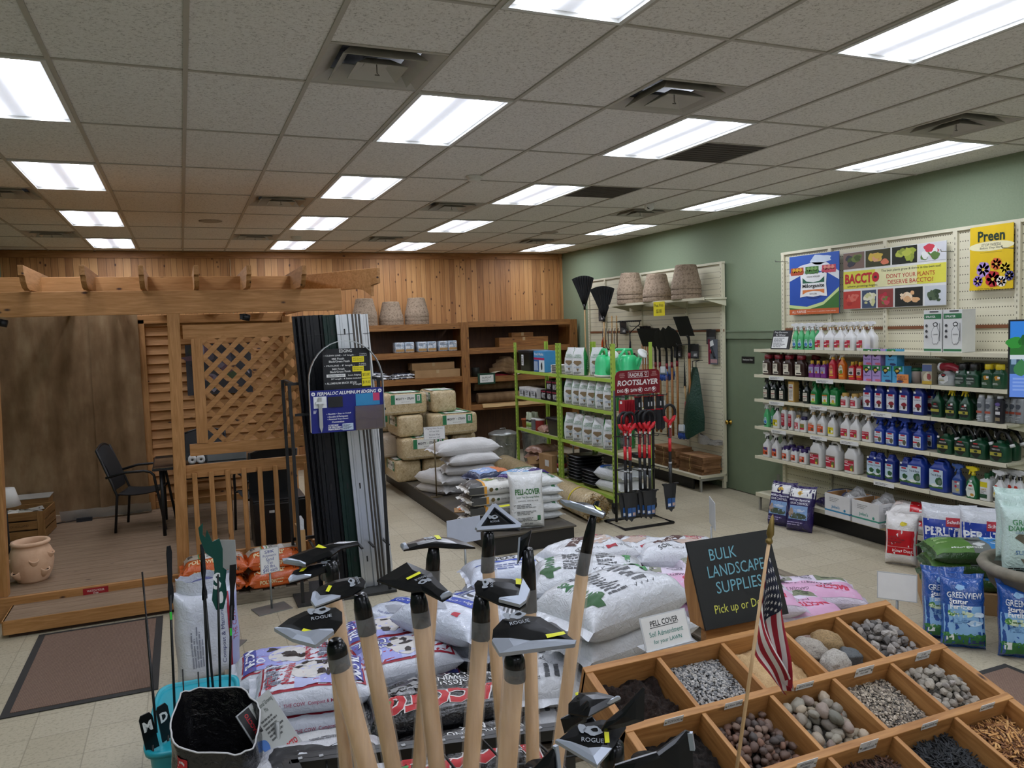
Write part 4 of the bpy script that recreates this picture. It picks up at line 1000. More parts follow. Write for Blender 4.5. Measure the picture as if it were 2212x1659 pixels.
def card_stand(name, lab, x, y, z, h, w, ch, rz, face, back=None, tilt=0, base=.1, pole='6f6248', group=None):
    t = thing(name, lab, 'sign', (x, y, z), rz, group)
    m = MB(); m.box((0, 0, .004), (base * 1.4, base, .008), plain(pole, .4, .6)); m.build('stand_base', t)
    m = MB(); m.tube([(0, 0, .006), (0, 0, h)], .009, plain(pole, .4, .6)); m.build('pole', t)
    m = MB(); T = MT((0, -.011, h)) @ MR(tilt, 4, 'X') @ STAND
    m.box((0,ch/2,0),(w,ch,.006),back or plain('b9bcbc',.4),T); m.rect(-w/2+.006,.006,w/2-.006,ch-.006,plain('e8e8e6',.6),T=T@MT((0,0,.0034)))
    face(m, T @ MT((0, ch / 2, .0042)), w, ch); m.build('price_card', t); return t
def f1(m, T, w, h):
    for s_,y,k in(('Mighty Fine Straw',.055,.8),('$19 per bale',.02,.45),('Straw Mat',-.02,.5),('$39 per roll',-.055,.5)):m.text(s_,0,y,.021,'3c3c48',T=T,w=w*k)
card_stand('straw_price_sign', 'straw price card on a thin brown pole before the bales', 2.80, 9.22, .2, .72, .27, .16, -.05, f1)
# straw blanket roll
t = thing('straw_roll', 'long wrapped straw blanket roll on the floor by the green shelving', 'straw roll', (4.36, 9.4, 0), 0)
A, Bv = Vector((.06, 1.55, .172)), Vector((-.1, -1.6, .172)); m = MB()
pts = [A + (Bv - A) * (i / 20) for i in range(21)]
m.tube(pts, [.165 + .006 * NZ((i * .9, 2, 1)) for i in range(21)], STRAW, 28); m.build('straw_blanket', t)
m = MB(); rr = RNG(4); d = (Bv - A).normalized()
for i in range(190):
    a=rr.uniform(0,2*PI); q=.165*math.sqrt(rr.random()); p=Bv+Vector((q*cos(a),0,q*sin(a))); e=p+d*rr.uniform(.02,.07)+Vector((rr.uniform(-.04,.04),0,rr.uniform(-.04,.04)))
    if e.z < .01: e.z = .012
    m.tube([p - d * .02, e], .0032, rr.choice(('8a6a2c', 'a88742', '6e5220')), 4)
s_ = m.build('frayed_straw_end', t); s_['kind'] = 'stuff'
m = MB(); p = Bv - d * .42; m.tube([p, p + d * .03], .1705, plain('d6c22c', .35), 28, cap=False); m.build('yellow_band', t)
m = MB(); p = Bv - d * 1.3; m.tube([p, p + d * .015], .171, plain('c9c4ae', .5), 28, cap=False); m.build('cord_band', t)
# ---------------------------------------------------------------- lime green slotted shelving carts
LIME = plain('a3c04c', .45); WHT = plain('e4e4e0', .35); BLK2 = plain('16171a', .4)
def cart(lab, y0, y1):
    yc = (y0 + y1) / 2; L = y1 - y0; D = .55
    t = thing('slotted_shelving', lab, 'shelf', (4.925, yc, 0), 0, 'lime green slotted shelving')
    for sx_ in (-1, 1):
        for sy_ in (-1, 1):
            m = MB(); x, y = sx_ * D / 2, sy_ * (L / 2 - .02)
            m.box((x, y, 1.085), (.006, .045, 1.90), LIME); m.box((x - sx_ * .02, y + sy_ * .02, 1.085), (.045, .006, 1.90), LIME)
            for k in range(34): m.box((x + (-.0035 if sx_ < 0 else .0035), y, .2 + .055 * k), (.001, .012, .026), BLK2)
            m.build('slotted_upright', t)
            m=MB(); m.lathe([(.05,-.014),(.055,0),(.05,.014)],BLK2,18,xf((x,y,.056),rx=0,ry=PI/2)); m.box((x,y,.11),(.05,.05,.05),'2a2b2c'); m.build('caster',t)
    for z in (.20, .745, 1.225, 1.615):
        m=MB(); m.box((0,0,z-.008),(D-.02,L-.06,.008),plain('9aa04a',.5)if z<.5 else plain('b8b08c',.6)); m.box((-D/2+.004,0,z-.018),(.008,L-.03,.042),LIME); m.box((D/2-.004,0,z-.018),(.008,L-.03,.042),LIME); m.build('shelf_tray',t)
    return t
cart('lime green slotted shelving on casters holding grass seed and watering cans', 8.03, 9.46)
cart('lime green slotted shelving standing before the galvanised bins', 9.50, 10.98)
SEEDW = film('dcdedd', .2, .7, .4); SEEDG = film('2e8a45', .25, .7, .3)
def seedbag():
    m = MB(); W, D, H = .20, .13, .36
    secs = [(0, .098, .06), (.015, .1, .065), (.12, .104, .072), (.22, .098, .066), (.29, .085, .045), (.33, .08, .018), (.36, .082, .006)]
    n = 20; vs = []; N = len(secs)
    def pt(z, hx, hy, k):
        a = 2 * PI * (k + .5) / n; c, d = cos(a), sin(a); e = 5
        return (hx * math.copysign(abs(c) ** (2 / e), c), hy * math.copysign(abs(d) ** (2 / e), d) + .006 * NZ((c * 2, z * 14, d)), z)
    for q in secs: vs += [pt(*q, k) for k in range(n)]
    ff, gg = [], []
    for i in range(N - 1):
        for k in range(n):
            a=2*PI*(k+1)/n; (gg if abs(cos(a))>abs(sin(a))*1.0 else ff).append((i*n+k,i*n+(k+1)%n,(i+1)*n+(k+1)%n,(i+1)*n+k))
    m.add(vs, ff + [tuple(range(n - 1, -1, -1))], SEEDW, True); m.add(vs, gg, SEEDG, True)
    F = MT((0, -.075, 0)) @ STAND; G = '3c8a50'
    m.text('GREEN', 0, .262, .024, G, T=F @ MT((0, 0, -.006)), w=.09); m.text('DIAMOND', 0, .236, .022, G, T=F, w=.12)
    m.add([(-.05,-.0765,.19),(.05,-.0765,.19),(.062,-.0765,.165),(0,-.0765,.125),(-.062,-.0765,.165)],[(0,1,2,3,4)],'8a7455'); m.text('SUNNY',0,.105,.018,'5a86b0',T=F,w=.1); m.add([(-.02,-.0745,.09),(.02,-.0745,.09),(0,-.0745,.05)],[(0,1,2)],'7a684c'); m.lines(-.06,.015,.06,.045,3,'4a4c4a',T=F)
    m.text('SEED', 0, .14, .03, 'bfe0c6', T=MT((.108, 0, 0)) @ MR(PI / 2, 4, 'Z') @ STAND @ MR(PI / 2, 4, 'Z') @ MT((.14, -.14, 0)), w=.12)
    return m
sb = None
def seed(lab, x, y, z, a=0):
    global sb
    rz = -R(52) + a
    if sb is None:sb=seedbag().build('grass_seed_bag',loc=(x,y,z),rz=rz); tag(sb,lab,'seed bag','white and green grass seed bags on the carts')
    else: dup(sb, lab, (x, y, z), rz)
for i,y in enumerate((9.30,9.09,8.88,8.67,8.46,8.25)):seed('grass seed bag on the middle cart shelf, %s from the slotted post'%ORD[i],4.76,y,1.226,.12*sin(i*2))
for i,y in enumerate((9.33,9.08,8.82,8.56,8.28)):seed('grass seed bag on the lowest cart shelf, %s from the slotted post'%ORD[i],4.76,y,.746,.15*sin(i*3+1))
for i,(y,x)in enumerate(((9.3,4.78),(9.04,4.76),(8.86,4.92))):seed('grass seed bag on the top cart shelf, %s from the slotted post'%ORD[i],x,y,1.616,-.3+.2*i)
for i in range(5): seed('rear row grass seed bag on the middle cart shelf, %s from the far post' % ORD[i], 4.96, 9.24 - .21 * i, 1.226)
for i in range(5): seed('rear row grass seed bag on the lowest cart shelf, %s from the far post' % ORD[i], 4.98, 9.25 - .24 * i, .746)
# watering cans
MINT = plain('3fcf86', .35)
def wcan(lab, x, y, z, rz):
    t = thing('watering_can', lab, 'watering can', (x, y, z), rz, 'mint green watering cans on the cart'); t.scale = (1.22, 1.22, 1.22)
    m=MB(); m.loft([(.0,.13,.085),(.02,.135,.09),(.03,.13,.085),(.15,.125,.08),(.20,.10,.065),(.22,.07,.05)],MINT,32,3); m.build('can_body',t)
    m = MB(); m.loft([(-.0, .137, .092), (.022, .138, .093)], plain('d8d8d0', .5), 32, 3); m.build('foot_band', t)
    m = MB(); m.tube([(-.11, 0, .05), (-.17, 0, .11), (-.25, 0, .215)], [.035, .026, .018], MINT, 14); m.build('spout', t)
    m=MB(); m.tube([(.12,0,.06),(.17,0,.08),(.175,0,.15),(.14,0,.22),(.05,0,.275),(-.06,0,.275),(-.08,0,.215)],.014,MINT,10); m.build('can_handle',t)
    m=MB(); T=xf((-.255,0,.222),ry=-R(48)); m.lathe([(.018,-.03),(.05,.01),(.055,.018),(.05,.022),(0,.03)],plain('e2e4e0',.4),22,T); m.build('rose',t)
    return t
w0 = wcan('mint green watering can nearest the grass seed bags', 4.84, 8.55, 1.617, R(80))
dup(w0,'mint green watering can in the middle of the cart top',(4.95,8.33,1.617),R(110)); dup(w0,'mint green watering can at the shovel rack end of the cart',(4.95,8.17,1.617),R(-155))
# far cart contents
t = thing('storage_tote', 'black plastic tote with white sticker on the cart top shelf', 'tote', (4.84, 10.68, 1.616))
m=MB(); m.loft([(0,.14,.2),(.26,.165,.23),(.27,.175,.24),(.29,.175,.24)],BLK2,32,8); m.build('tote_body',t); m=MB(); m.loft([(.29,.18,.245),(.305,.178,.243)],plain('2b2c2e',.4),32,8); m.build('lid',t)
m=MB(); m.rect(-.04,.08,.04,.24,'d9dadb',T=MT((-.163,.05,0))@MR(-PI/2,4,'Z')@STAND); m.lines(-.03,.1,.03,.22,5,'3a3c40',T=MT((-.1645,.05,0))@MR(-PI/2,4,'Z')@STAND); m.build('sticker',t)
def face(x0, y0, z): return MT((x0, y0, z)) @ MR(-PI / 2, 4, 'Z') @ STAND   # a panel facing -x, read towards -y
b = MB(); b.box((0, 0, .15), (.2, .36, .30), plain('3a8cc0', .5)); F = face(-.1015, 0, 0)
b.rect(-.18,0,.18,.17,'2c5f9c',T=F); b.rect(.0,0,.18,.17,'cfdce0',T=F@MT((0,0,.0005))); b.rect(-.18,.175,.18,.205,'b0245c',T=F); b.text('Pond Works',.0,.255,.04,'e8eef2',T=F,w=.3,bold=.01)
for i in range(12): b.bar((-.103, .17 - .012 * i, .02), (-.103, .16 - .01 * i, .15), .001, .004, 'd4e2ee')
b.disc(.09,.08,.03,.05,'2a3338',T=F@MT((0,0,.001)),blob=.4); tag(b.build('pond_kit_box',loc=(4.80,10.19,1.616)),'blue pond kit box beside the black tote','box')
for i in range(5):
    b=MB(); b.box((0,0,.011),(.26,.26,.02),plain('d6d2cc',.5)); b.box((-.131,0,.011),(.001,.2,.012),'3a3836'); tag(b.build('flat_packet',loc=(4.86,9.73+.01*(i%2),1.616+.023*i),rz=.06*(-1)**i),'flat pale packet, %s up in the small stack beside the pond kit box'%ORD[i],'packet','flat packets on the cart')
for i in range(3):
    b=MB(); b.box((0,0,.07),(.15,.2,.14),plain('d8d8d6',.4)); F=face(-.0758,0,0); b.rect(-.1,0,.1,.11,'b9bcbe',T=F); b.disc(.07,.05,.025,.045,'1b1c1e',T=F@MT((0,0,.0006))); b.lines(-.08,.03,.03,.1,3,'55585c',T=F@MT((0,0,.0006)),seed=i); tag(b.build('white_carton',loc=(4.76,10.8-.215*i,1.226)),'small white printed carton on the middle cart shelf, %s from the bin side'%ORD[i],'box','small white cartons on the cart')
for i, (y, z) in enumerate(((10.05, 1.226), (9.86, 1.226), (9.68, 1.226), (9.86, 1.367), (9.68, 1.367))):
    b=MB(); b.box((0,0,.07),(.15,.17,.138),plain('17181b',.35)); F=face(-.0758,0,0); b.rect(-.08,.11,.08,.13,'7a1c34',T=F); b.disc(-.03,.06,.025,.035,'a6a8aa',T=F,blob=.5,seed=i); b.lines(.0,.02,.07,.1,4,'c8c8c8',T=F,seed=i); tag(b.build('black_carton',loc=(4.76,y,z)),('lower' if z<1.3 else 'upper')+' small black carton, %s from the white cartons'%ORD[i if z<1.3 else i-2],'box','small black cartons on the cart')
carton('kraft_carton', 'open brown carton behind the small black cartons', 5.02, 9.95, 1.226, .2, .5, .24)
b=MB(); b.lathe([(.045,0),(.06,.11),(.066,.112),(.066,.13),(.058,.13),(.05,.02),(0,.02)],plain('a4552f',.8),20); tag(b.build('clay_pot',loc=(4.76,10.88,.746)),'small clay pot on the lowest cart shelf','pot')
for i in range(4):
    b=MB(); b.lathe([(.036,0),(.038,.01),(.038,.17),(.03,.19),(.03,.235),(.026,.24),(0,.24)],plain('b8c2a8',.35),18); b.lathe([(.0386,.1),(.0386,.13)],'2a2e28',18); b.lathe([(.0386,.02),(.0386,.085)],'8aa84c',18); tag(b.build('spray_can',loc=(4.76+.085*(i//2),10.76-.09*(i%2),.746)),('front' if i<2 else 'rear')+' grey green spray can beside the clay pot, %s one'%ORD[i%2],'can','spray cans on the cart')
for i in range(2):
    b=MB(); b.lathe([(.065,0),(.068,.01),(.068,.14),(.07,.15),(.07,.165),(0,.167)],plain('8f2d2a' if i else '6a6c70',.4),22); b.lathe([(.071,.15),(.071,.168),(0,.169)],'cfd0cc',22); tag(b.build('tub',loc=(4.77,10.52-.15*i,.746)),('red' if i else 'grey')+' tub with pale lid on the lowest cart shelf','tub')
lie('pink_pellet_bag',sack(.26,.16,.09,film('b58f7f',.25,.8),77),'small pinkish pellet bag on the lowest cart shelf','bag',4.78,10.2,.746,1.5)
t=thing('storage_tote','black tote with lid on the lowest cart shelf','tote',(4.86,9.8,.746)); m=MB(); m.loft([(0,.15,.18),(.2,.175,.21),(.22,.185,.22)],BLK2,28,8); m.build('tote_body',t); m=MB(); m.loft([(.221,.187,.222),(.24,.18,.215)],plain('232427',.4),28,8); m.build('lid',t)
for i in range(3):lie('brown_pellet_bag',sack(.42,.34,.11,film('9a7867',.3,.7),80+i,lambda mb,fn,L,W,lay:(lay(1),mb.rect(-.08,-.06,.08,.06,'6b4a40',fn))),('bottom','middle','top')[i]+' brown pellet bag on the cart base by the bins','bag',4.86,10.5,.201+.1*i,.2*i,group='brown pellet bags on the cart base')
b=MB(); b.box((0,0,.12),(.3,.36,.24),CB); b.box((-.12,.19,.25),(.3,.02,.12),CB,MR(R(-30),4,'X')); b.rect(-.06,.08,.05,.17,'d8d8d4',T=face(-.1515,-.05,0)); tag(b.build('cardboard_box',loc=(4.83,10.05,.201),rz=.1),'open cardboard box with white label on the cart base','box')
t=thing('jar','black and red jar with pale lid on the cart base','jar',(4.76,9.66,.201)); m=MB(); m.lathe([(.07,0),(.072,.02),(.072,.2),(.06,.23),(.05,.25)],BLK2,22); m.lathe([(.0728,.04),(.0728,.1)],'c9c4c0',22); m.lathe([(.0728,.11),(.0728,.17)],'8c2430',22); m.build('jar_body',t); m=MB(); m.lathe([(.062,.25),(.062,.275),(0,.277)],'8a8f92',22); m.build('lid',t)
for j, (y, n) in enumerate(((9.2, 8), (8.78, 5))):
    for i in range(n):
        b=MB(); b.loft([(0,.18,.15),(.035,.2,.17),(.04,.21,.18),(.045,.21,.18)],plain('141518',.35),24,8); tag(b.build('nursery_tray',loc=(4.88,y,.201+.042*i),rz=.03*(-1)**i),'black nursery tray, %s from the bottom of the %s stack on the cart base'%(ORD[i],('taller','shorter')[j]),'tray','black nursery trays')
def rose(mb, fn, L, W, lay):
    lay(1); mb.disc(L*.3,W*.1,.045,.04,'d8b43c',fn,blob=.8,seed=4); mb.disc(-L*.3,-W*.25,.09,.06,'2f5fb0',fn,blob=.5,seed=2); mb.lines(-L*.1,-W*.3,L*.25,W*.3,6,'5c6468',fn,seed=6); mb.text('Heat Aider',-L*.1,-W*.36,.05,'3c7a7c',fn,w=.22)
lie('lime_bag',sack(.55,.4,.17,film('cfd4d6',.25,.7),84,rose),'white and blue plump bag on the cart base, upper one','bag',4.92,8.38,.345,-1.4)
lie('lime_bag',sack(.55,.4,.16,film('d3d6d4',.25,.7),85,rose),'white bag with yellow flower on the cart base, lower one','bag',4.92,8.36,.201,-1.5)
# ---------------------------------------------------------------- shovel display
RDK = plain('b01826', .4); GUN = plain('3d3f42', .4, .5)
t = thing('shovel_rack', 'black wire rack with dark red sign displaying red handled shovels', 'rack', (4.66, 7.55, 0))
m = MB()
for x in (-.22, .28): m.tube([(x, .1, .02), (x, .08, 1.52)], .016, BLK2)
m.tube([(-.3, -.22, .015), (-.3, .22, .015), (.33, .22, .015), (.33, -.22, .015)], .015, BLK2, closed=True); m.build('rack_frame', t)
m = MB()
for z in (.62, 1.0, 1.45):
    m.tube([(-.24, .09, z), (.3, .09, z)], .006, BLK2, 6)
    for x in (-.22, -.05, .06, .16, .28): m.tube([(x, .09, z), (x, -.2, z + .01), (x, -.21, z + .03)], .0045, BLK2, 6)
m.build('hook_bars', t)
m = MB(); T = MT((-.06, -.155, 1.62)) @ STAND; MAR = plain('7c1522', .4); w, h = .285, .135
pts = [(-w, -h), (w, -h), (w, h - .05), (w - .015, h - .015), (w - .05, h), (-w + .06, h), (-w + .018, h - .018), (-w, h - .06)]
m.prism(pts, -.006, 0, MAR, T); F = T @ MT((0, 0, .0015)); W_ = plain('eeeae8', .5)
m.text('RADIUS', -.02, .082, .042, W_, T=F, w=.17, bold=.02)
for x0, x1 in ((-.12, .075), (.075, .135)):
    for a_, b_ in (((x0, .052), (x1, .056)), ((x0, .112), (x1, .116))): m.rect(a_[0], a_[1], b_[0], b_[1], W_, T=F)
    for xx in (x0, x1): m.rect(xx - .002, .052, xx + .002, .116, W_, T=F)
m.disc(.105, .09, .016, .016, W_, T=F, inner=.72); m.rect(.102, .058, .108, .075, W_, T=F)
m.text('AWARD\nWINNING\nDESIGN', -.2, .08, .05, 'e4b8b4', T=F, w=.075); m.text('LIMITED\nLIFETIME\nWARRANTY', .21, .085, .05, 'e4b8b4', T=F, w=.085)
m.text('ROOTSLAYER', 0, -.002, .062, W_, T=F, w=.52, bold=.03, shear=.15)
for s_,x,w_ in(('DIG',-.225,.075),('SAW',-.05,.09),('CUT',.125,.085)):m.text(s_,x,-.088,.036,W_,T=F,w=w_,bold=.02); m.disc(x+.08,-.088,.029,.029,W_,T=F,inner=.86); m.disc(x+.078,-.085,.018,.016,W_,T=F,blob=.8,seed=int(x*99))
m.build('sign_board', t)
def spade():
    t = thing('round_handle_shovel', '', 'shovel', (0, 0, 0))
    m=MB(); m.tube([(.075*cos(a*PI/10),0,1.10+.085*sin(a*PI/10))for a in range(-2,13)],.016,plain('121316',.6),10); m.build('grip_ring',t)
    m=MB(); m.tube([(-.07,0,1.065),(-.05,0,1.02),(0,0,.985)],[.017,.022,.02],plain('d01f2c',.4),10); m.tube([(.07,0,1.065),(.05,0,1.02),(0,0,.985)],[.017,.022,.02],plain('d01f2c',.4),10); m.tube([(0,0,1.0),(0,0,.93)],[.026,.018],plain('d01f2c',.4),12); m.build('handle_yoke',t)
    m=MB(); m.tube([(0,0,.94),(0,0,.38)],.0165,plain('202226',.5),12); m.tube([(0,0,.52),(0,0,.30)],.0185,GUN,12); m.tube([(0,0,.54),(0,0,.52)],.0195,'b8babc',12); m.build('shaft',t)
    m=MB(); m.tube([(0,0,.81),(0,0,.66)],.0175,plain('d01f2c',.4),12); m.rect(-.014,.82,.014,.92,'8a3a3c',T=MT((0,-.0185,0))@STAND); m.rect(-.014,.93,.012,.96,'e8e8e6',T=MT((0,-.0195,0))@STAND); m.build('red_sleeve',t)
    m = MB()
    def bl(a, c, off=0):
        z = .30 - .30 * c; w = (.105 if c < .04 else .088 - .032 * c) ; x = (a * 2 - 1) * w
        return(x,.012-.02*cos((a-.5)*PI)+off,z-.015*(1-c)*abs(a*2-1)-(.03*(1-abs(a*4-2)if abs(a*4-2)<1 else 0)if c>.99 else 0))
    m.grid(lambda a, c: bl(a, c), 12, 14, GUN); m.grid(lambda a, c: bl(a, c, .004), 12, 14, GUN, flip=True)
    for s_ in (-1, 1): m.box((s_ * .075, .004, .292), (.06, .03, .01), GUN)
    F=MT((0,-.0125,0))@STAND; m.rect(-.05,.03,-.002,.13,'2b5a9c',T=F); m.rect(.004,.03,.05,.13,'39619a',T=F); m.rect(.012,.04,.045,.075,'c0a49a',T=F@MT((0,0,.001))); m.rect(-.045,.04,-.01,.07,'dfe4ea',T=F@MT((0,0,.001))); m.build('blade',t)
    return t
s0 = spade(); k = 0
for x,n,l_ in((4.46,2,'at the green cart end of the rack'),(4.71,3,'in the middle of the rack'),(4.98,1,'alone at the door end of the rack')):
    for i in range(n):
        lab=('%s red and black round handled shovel %s'%(('front','second','rear')[i]if n>1 else 'single',l_)); loc=(x-.035*i,7.36+.045*i,.13-.02*(x<4.9)+(.0 if n>1 else .03))
        if k == 0: s0.location = loc; s0['label'] = lab; s0['group'] = 'red handled shovels'
        else: dup(s0, lab, loc, group='red handled shovels')
        k += 1
for i in range(7):
    m=MB(); m.box((0,0,-.09),(.006,.085,.15),plain('a01c28',.5)); m.box((.004,0,-.11),(.006,.02,.12),'26282b'); m.tube([(.004,.0,-.17),(.006,-.02,-.3)],.008,plain('c8202e',.4),8); m.tube([(.004,.01,-.17),(.006,.02,-.29)],.008,plain('c8202e',.4),8); m.box((-.001,.01,-.04),(.007,.03,.03),'e0e0dc')
    tag(m.build('hand_pruner_pack',loc=(4.42+.02*i,7.44,1.44),rz=.35),'red carded hand tool hanging under the dark red sign, %s from the cart'%ORD[i],'hand tool','red carded hand tools on the shovel rack')
for i, (x, y) in enumerate(((4.62, 7.46), (4.66, 7.46), (4.74, 7.46), (4.78, 7.46), (4.82, 7.46), (4.9, 7.46), (4.95, 7.46))):
    m=MB(); m.box((0,0,-.04),(.014,.045,.16),'1c1d20'); m.box((0,0,.03),(.03,.05,.012),RDK); m.box((0,0,-.125),(.03,.05,.014),RDK); m.prism([(-.035,-.13),(.035,-.13),(.03,-.34),(.0,-.37),(-.03,-.34)],-.002,.002,GUN,Matrix(((0,0,1,0),(1,0,0,0),(0,1,0,0),(0,0,0,1)))); m.box((.012,-.02,-.06),(.004,.03,.05),'dadada')
    tag(m.build('digging_knife',loc=(x,y,1.42),rz=.8),'black and red digging knife hanging under the sign, %s from the carded tools'%ORD[i],'hand tool','digging knives on the shovel rack')
# ---------------------------------------------------------------- cream pegboard fixture with long tools
def m_peg():
    t = NT('cream_pegboard'); o = t.obj(); sx = t.n('SeparateXYZ'); t.l(o, sx.inputs[0])
    q = .0254
    def c(a): return t.math('SUBTRACT', t.math('FRACT', t.math('DIVIDE', t.math('ADD', a, 10), q)), .5)
    hy, hz = c(sx.outputs[1]), t.math('SUBTRACT', t.math('FRACT', t.math('DIVIDE', t.math('ADD', sx.outputs[2], 10), q * 3)), .5)
    d = t.math('ADD', t.math('MULTIPLY', hy, hy), t.math('MULTIPLY', t.math('MULTIPLY', hz, hz), 9))
    h = t.math('LESS_THAN', d, .05)
    sl = t.math('GREATER_THAN', hz, .485)
    t.color(t.mix(h, t.mix(t.math('MULTIPLY', sl, .25), srgb('d5cfb4'), srgb('9a947c')), srgb('6a6450')))
    return t.fin(.5)
PEG = m_peg(); CREAM = plain('d6d0b6', .45)
def gondola(name, lab, y0, y1, ups, zs, xw=6.66):
    yc = (y0 + y1) / 2; L = y1 - y0
    t = thing(name, lab, 'store fixture', (6.45, yc, 0)); xp = xw - 6.45
    m = MB(); m.box((xp - .012, 0, 1.56), (.02, L, 2.92), PEG); m.build('peg_panel', t)
    for y in ups:
        m = MB(); m.box((xp - .03, y - yc, 1.52), (.035, .045, 3.02), CREAM)
        for k in range(58): m.box((xp - .048, y - yc, .1 + .05 * k), (.001, .008, .022), '8f8a74')
        m.build('slotted_upright', t)
    m = MB(); m.box((xp - .02, 0, 3.03), (.05, L, .03), CREAM); m.build('top_cap', t)
    m = MB(); m.box((xp - .026, 0, 2.135), (.012, L, .03), plain('7a4a2a', .6)); m.build('seam_strip', t)
    m = MB(); m.box((-.02, 0, .195), (.44, L, .03), CREAM); m.box((-.235, 0, .19), (.014, L, .045), CREAM); m.build('base_deck', t)
    m = MB(); m.box((-.17, 0, .088), (.02, L - .45, .172), '0f0f0f'); m.build('kick_plate', t)
    for s_ in (-1, 1):
        m=MB(); m.box((0,s_*(L/2-.03),.16),(.4,.02,.04),plain('a9a9a2',.4,.5)); m.box((-.2,s_*(L/2-.03),.085),(.025,.025,.17),plain('a9a9a2',.4,.5)); m.build('base_foot',t)
    for z, a, b_, dp in zs:
        m=MB(); m.box((xp-.05-dp/2,(a+b_)/2-yc,z-.012),(dp,b_-a-.006,.02),CREAM); m.box((xp-.05-dp,(a+b_)/2-yc,z-.014),(.012,b_-a-.006,.034),CREAM)
        for y in(a+.02,b_-.02):m.prism([(0,0),(dp*.9,0),(dp*.9,-.01),(0,-.09)],-.002,.002,CREAM,MT((xp-.05,y-yc,z-.022))@Matrix(((-1,0,0,0),(0,0,1,0),(0,1,0,0),(0,0,0,1))))
        m.build('fixture_shelf', t)
    return t
gondola('tool_fixture','cream pegboard fixture with hanging rakes and shovels',8.5,12.25,(8.53,9.32,10.5,11.62,12.2),[(2.57,8.40,9.32,.36),(2.57,9.32,10.5,.36),(2.57,10.5,10.85,.36)])
for y,n,l_ in((10.45,3,'nearest the hanging rakes'),(9.72,2,'in the middle of the upper shelf'),(9.0,3,'at the door end of the upper shelf')):
    for j in range(n):peat('%s peat pot of pegboard stack %s'%(('bottom','middle','top')[j]if n==3 else('bottom','top')[j],l_),6.40,y,2.571+.07*j,.205,.33+.04*(n==3),1,'peat pots above the tools',int(y*7))
b=MB(); T=MT((6.235,9.42,2.46))@MR(-PI/2,4,'Z')@STAND; b.box((0,0,0),(.28,.2,.003),plain('d8c81c',.6),T); b.text('Peat Pots',0,.05,.045,'3a3410',T=T@MT((0,0,.003)),w=.22); b.text('$5.00',0,-.035,.06,'3a3410',T=T@MT((0,0,.003)),w=.13); tag(b.build('price_card'),'yellow price card hanging below the peat pot shelf','price card')
HW = wood('ash_handle', 'cdab78', 'ab854f', 'Z', .5, False); HB = wood('brown_handle', 'a9733c', '84541f', 'Z', .5, False)
def handle(m, z0, z1, mat, x=0, y=0, r=.013): m.tube([(x, y, z0), (x, y, z1)], r, mat, 10)
def rake(lab, x, y, zt, L, w, h, rz):
    t = thing('leaf_rake', lab, 'rake', (x, y, zt - L), rz, 'black leaf rakes on the pegboard')
    m = MB(); handle(m, 0, L - h, HW); m.build('handle', t)
    m = MB()
    def f(a,c,o=0):u=a*2-1; hw=.02+(w/2-.02)*c; return(u*hw,o-.05*c**3+.012*cos(u*2)*c,L-h+h*c+.05*c*(1-u*u)-.03*c)
    m.grid(lambda a, c: f(a, c), 20, 10, plain('15171a', .45)); m.grid(lambda a, c: f(a, c, .005), 20, 10, plain('15171a', .45), flip=True)
    for k in range(9): u = -1 + k / 4; m.tube([f((u + 1) / 2, c, -.004) for c in (0, .3, .6, .9, 1)], .005, plain('0f1012', .5), 6)
    m.build('rake_head', t); m = MB(); m.tube([(0, 0, L - h - .06), (0, 0, L - h + .03)], .02, plain('0f1012', .4), 10); m.build('ferrule', t)
    return t
rake('black fan rake with pale handle next to the cedar wall corner', 6.42, 11.98, 3.09, 1.9, .40, .50, R(-50))
rake('black fan rake hanging before the pegboard, lower one', 6.38, 11.25, 2.87, 1.75, .42, .50, R(-50))
for i in range(2):
    t=thing('wooden_pole',('first','second')[i]+' pale wooden tool handle hanging behind the lower fan rake','tool',(6.48+.03*i,11.17-.1*i,.95),0,'pale handles behind the rake'); m=MB(); handle(m,0,1.45,HW); m.build('handle',t)
t = thing('bow_rake', 'steel bow rake hanging teeth up on the pegboard', 'rake', (6.42, 10.52, .75), R(-60))
m=MB(); handle(m,0,1.2,HW); m.build('handle',t); m=MB(); m.tube([(0,0,1.15),(0,0,1.36),(-.03,0,1.40),(-.17,0,1.5),(-.17,0,1.55)],.008,BLK2); m.tube([(0,0,1.36),(.03,0,1.40),(.17,0,1.5),(.17,0,1.55)],.008,BLK2); m.tube([(-.2,0,1.555),(.2,0,1.555)],.011,BLK2)
for k in range(13): m.tube([(-.19 + .0317 * k, 0, 1.555), (-.19 + .0317 * k, -.07, 1.54)], .005, BLK2, 5)
m.tube([(0, 0, 1.1), (0, 0, 1.24)], .017, BLK2); m.build('rake_head', t)
t = thing('pitchfork', 'black tined fork hanging above the watering cans', 'fork', (6.35, 11.0, .7), R(-40))
m = MB(); handle(m, 0, 1.05, HB); m.build('handle', t); m = MB()
for k in range(6):u=(k-2.5)*.045; m.tube([(u*.2,0,1.15),(u,-.02,1.2),(u,-.06,1.3),(u*1.05,-.05,1.42),(u*1.1,.03,1.5)],.006,BLK2,6)
m.tube([(0, 0, 1.0), (0, 0, 1.17)], .018, plain('701a22', .4)); m.build('fork_head', t)
t=thing('trowel_card','orange carded trimmer hanging beside the lower rake','tool',(6.45,11.4,1.98)); m=MB(); T=face(0,0,0); m.box((.0,-.06,.001),(.1,.16,.002),'26282b',T); m.tube([(-.02,.02,-.2),(-.02,0,.0),(-.02,-.04,.06),(-.02,-.09,.02),(-.02,-.06,-.05)],.02,plain('e0561c',.4),10); m.build('carded_trimmer',t)
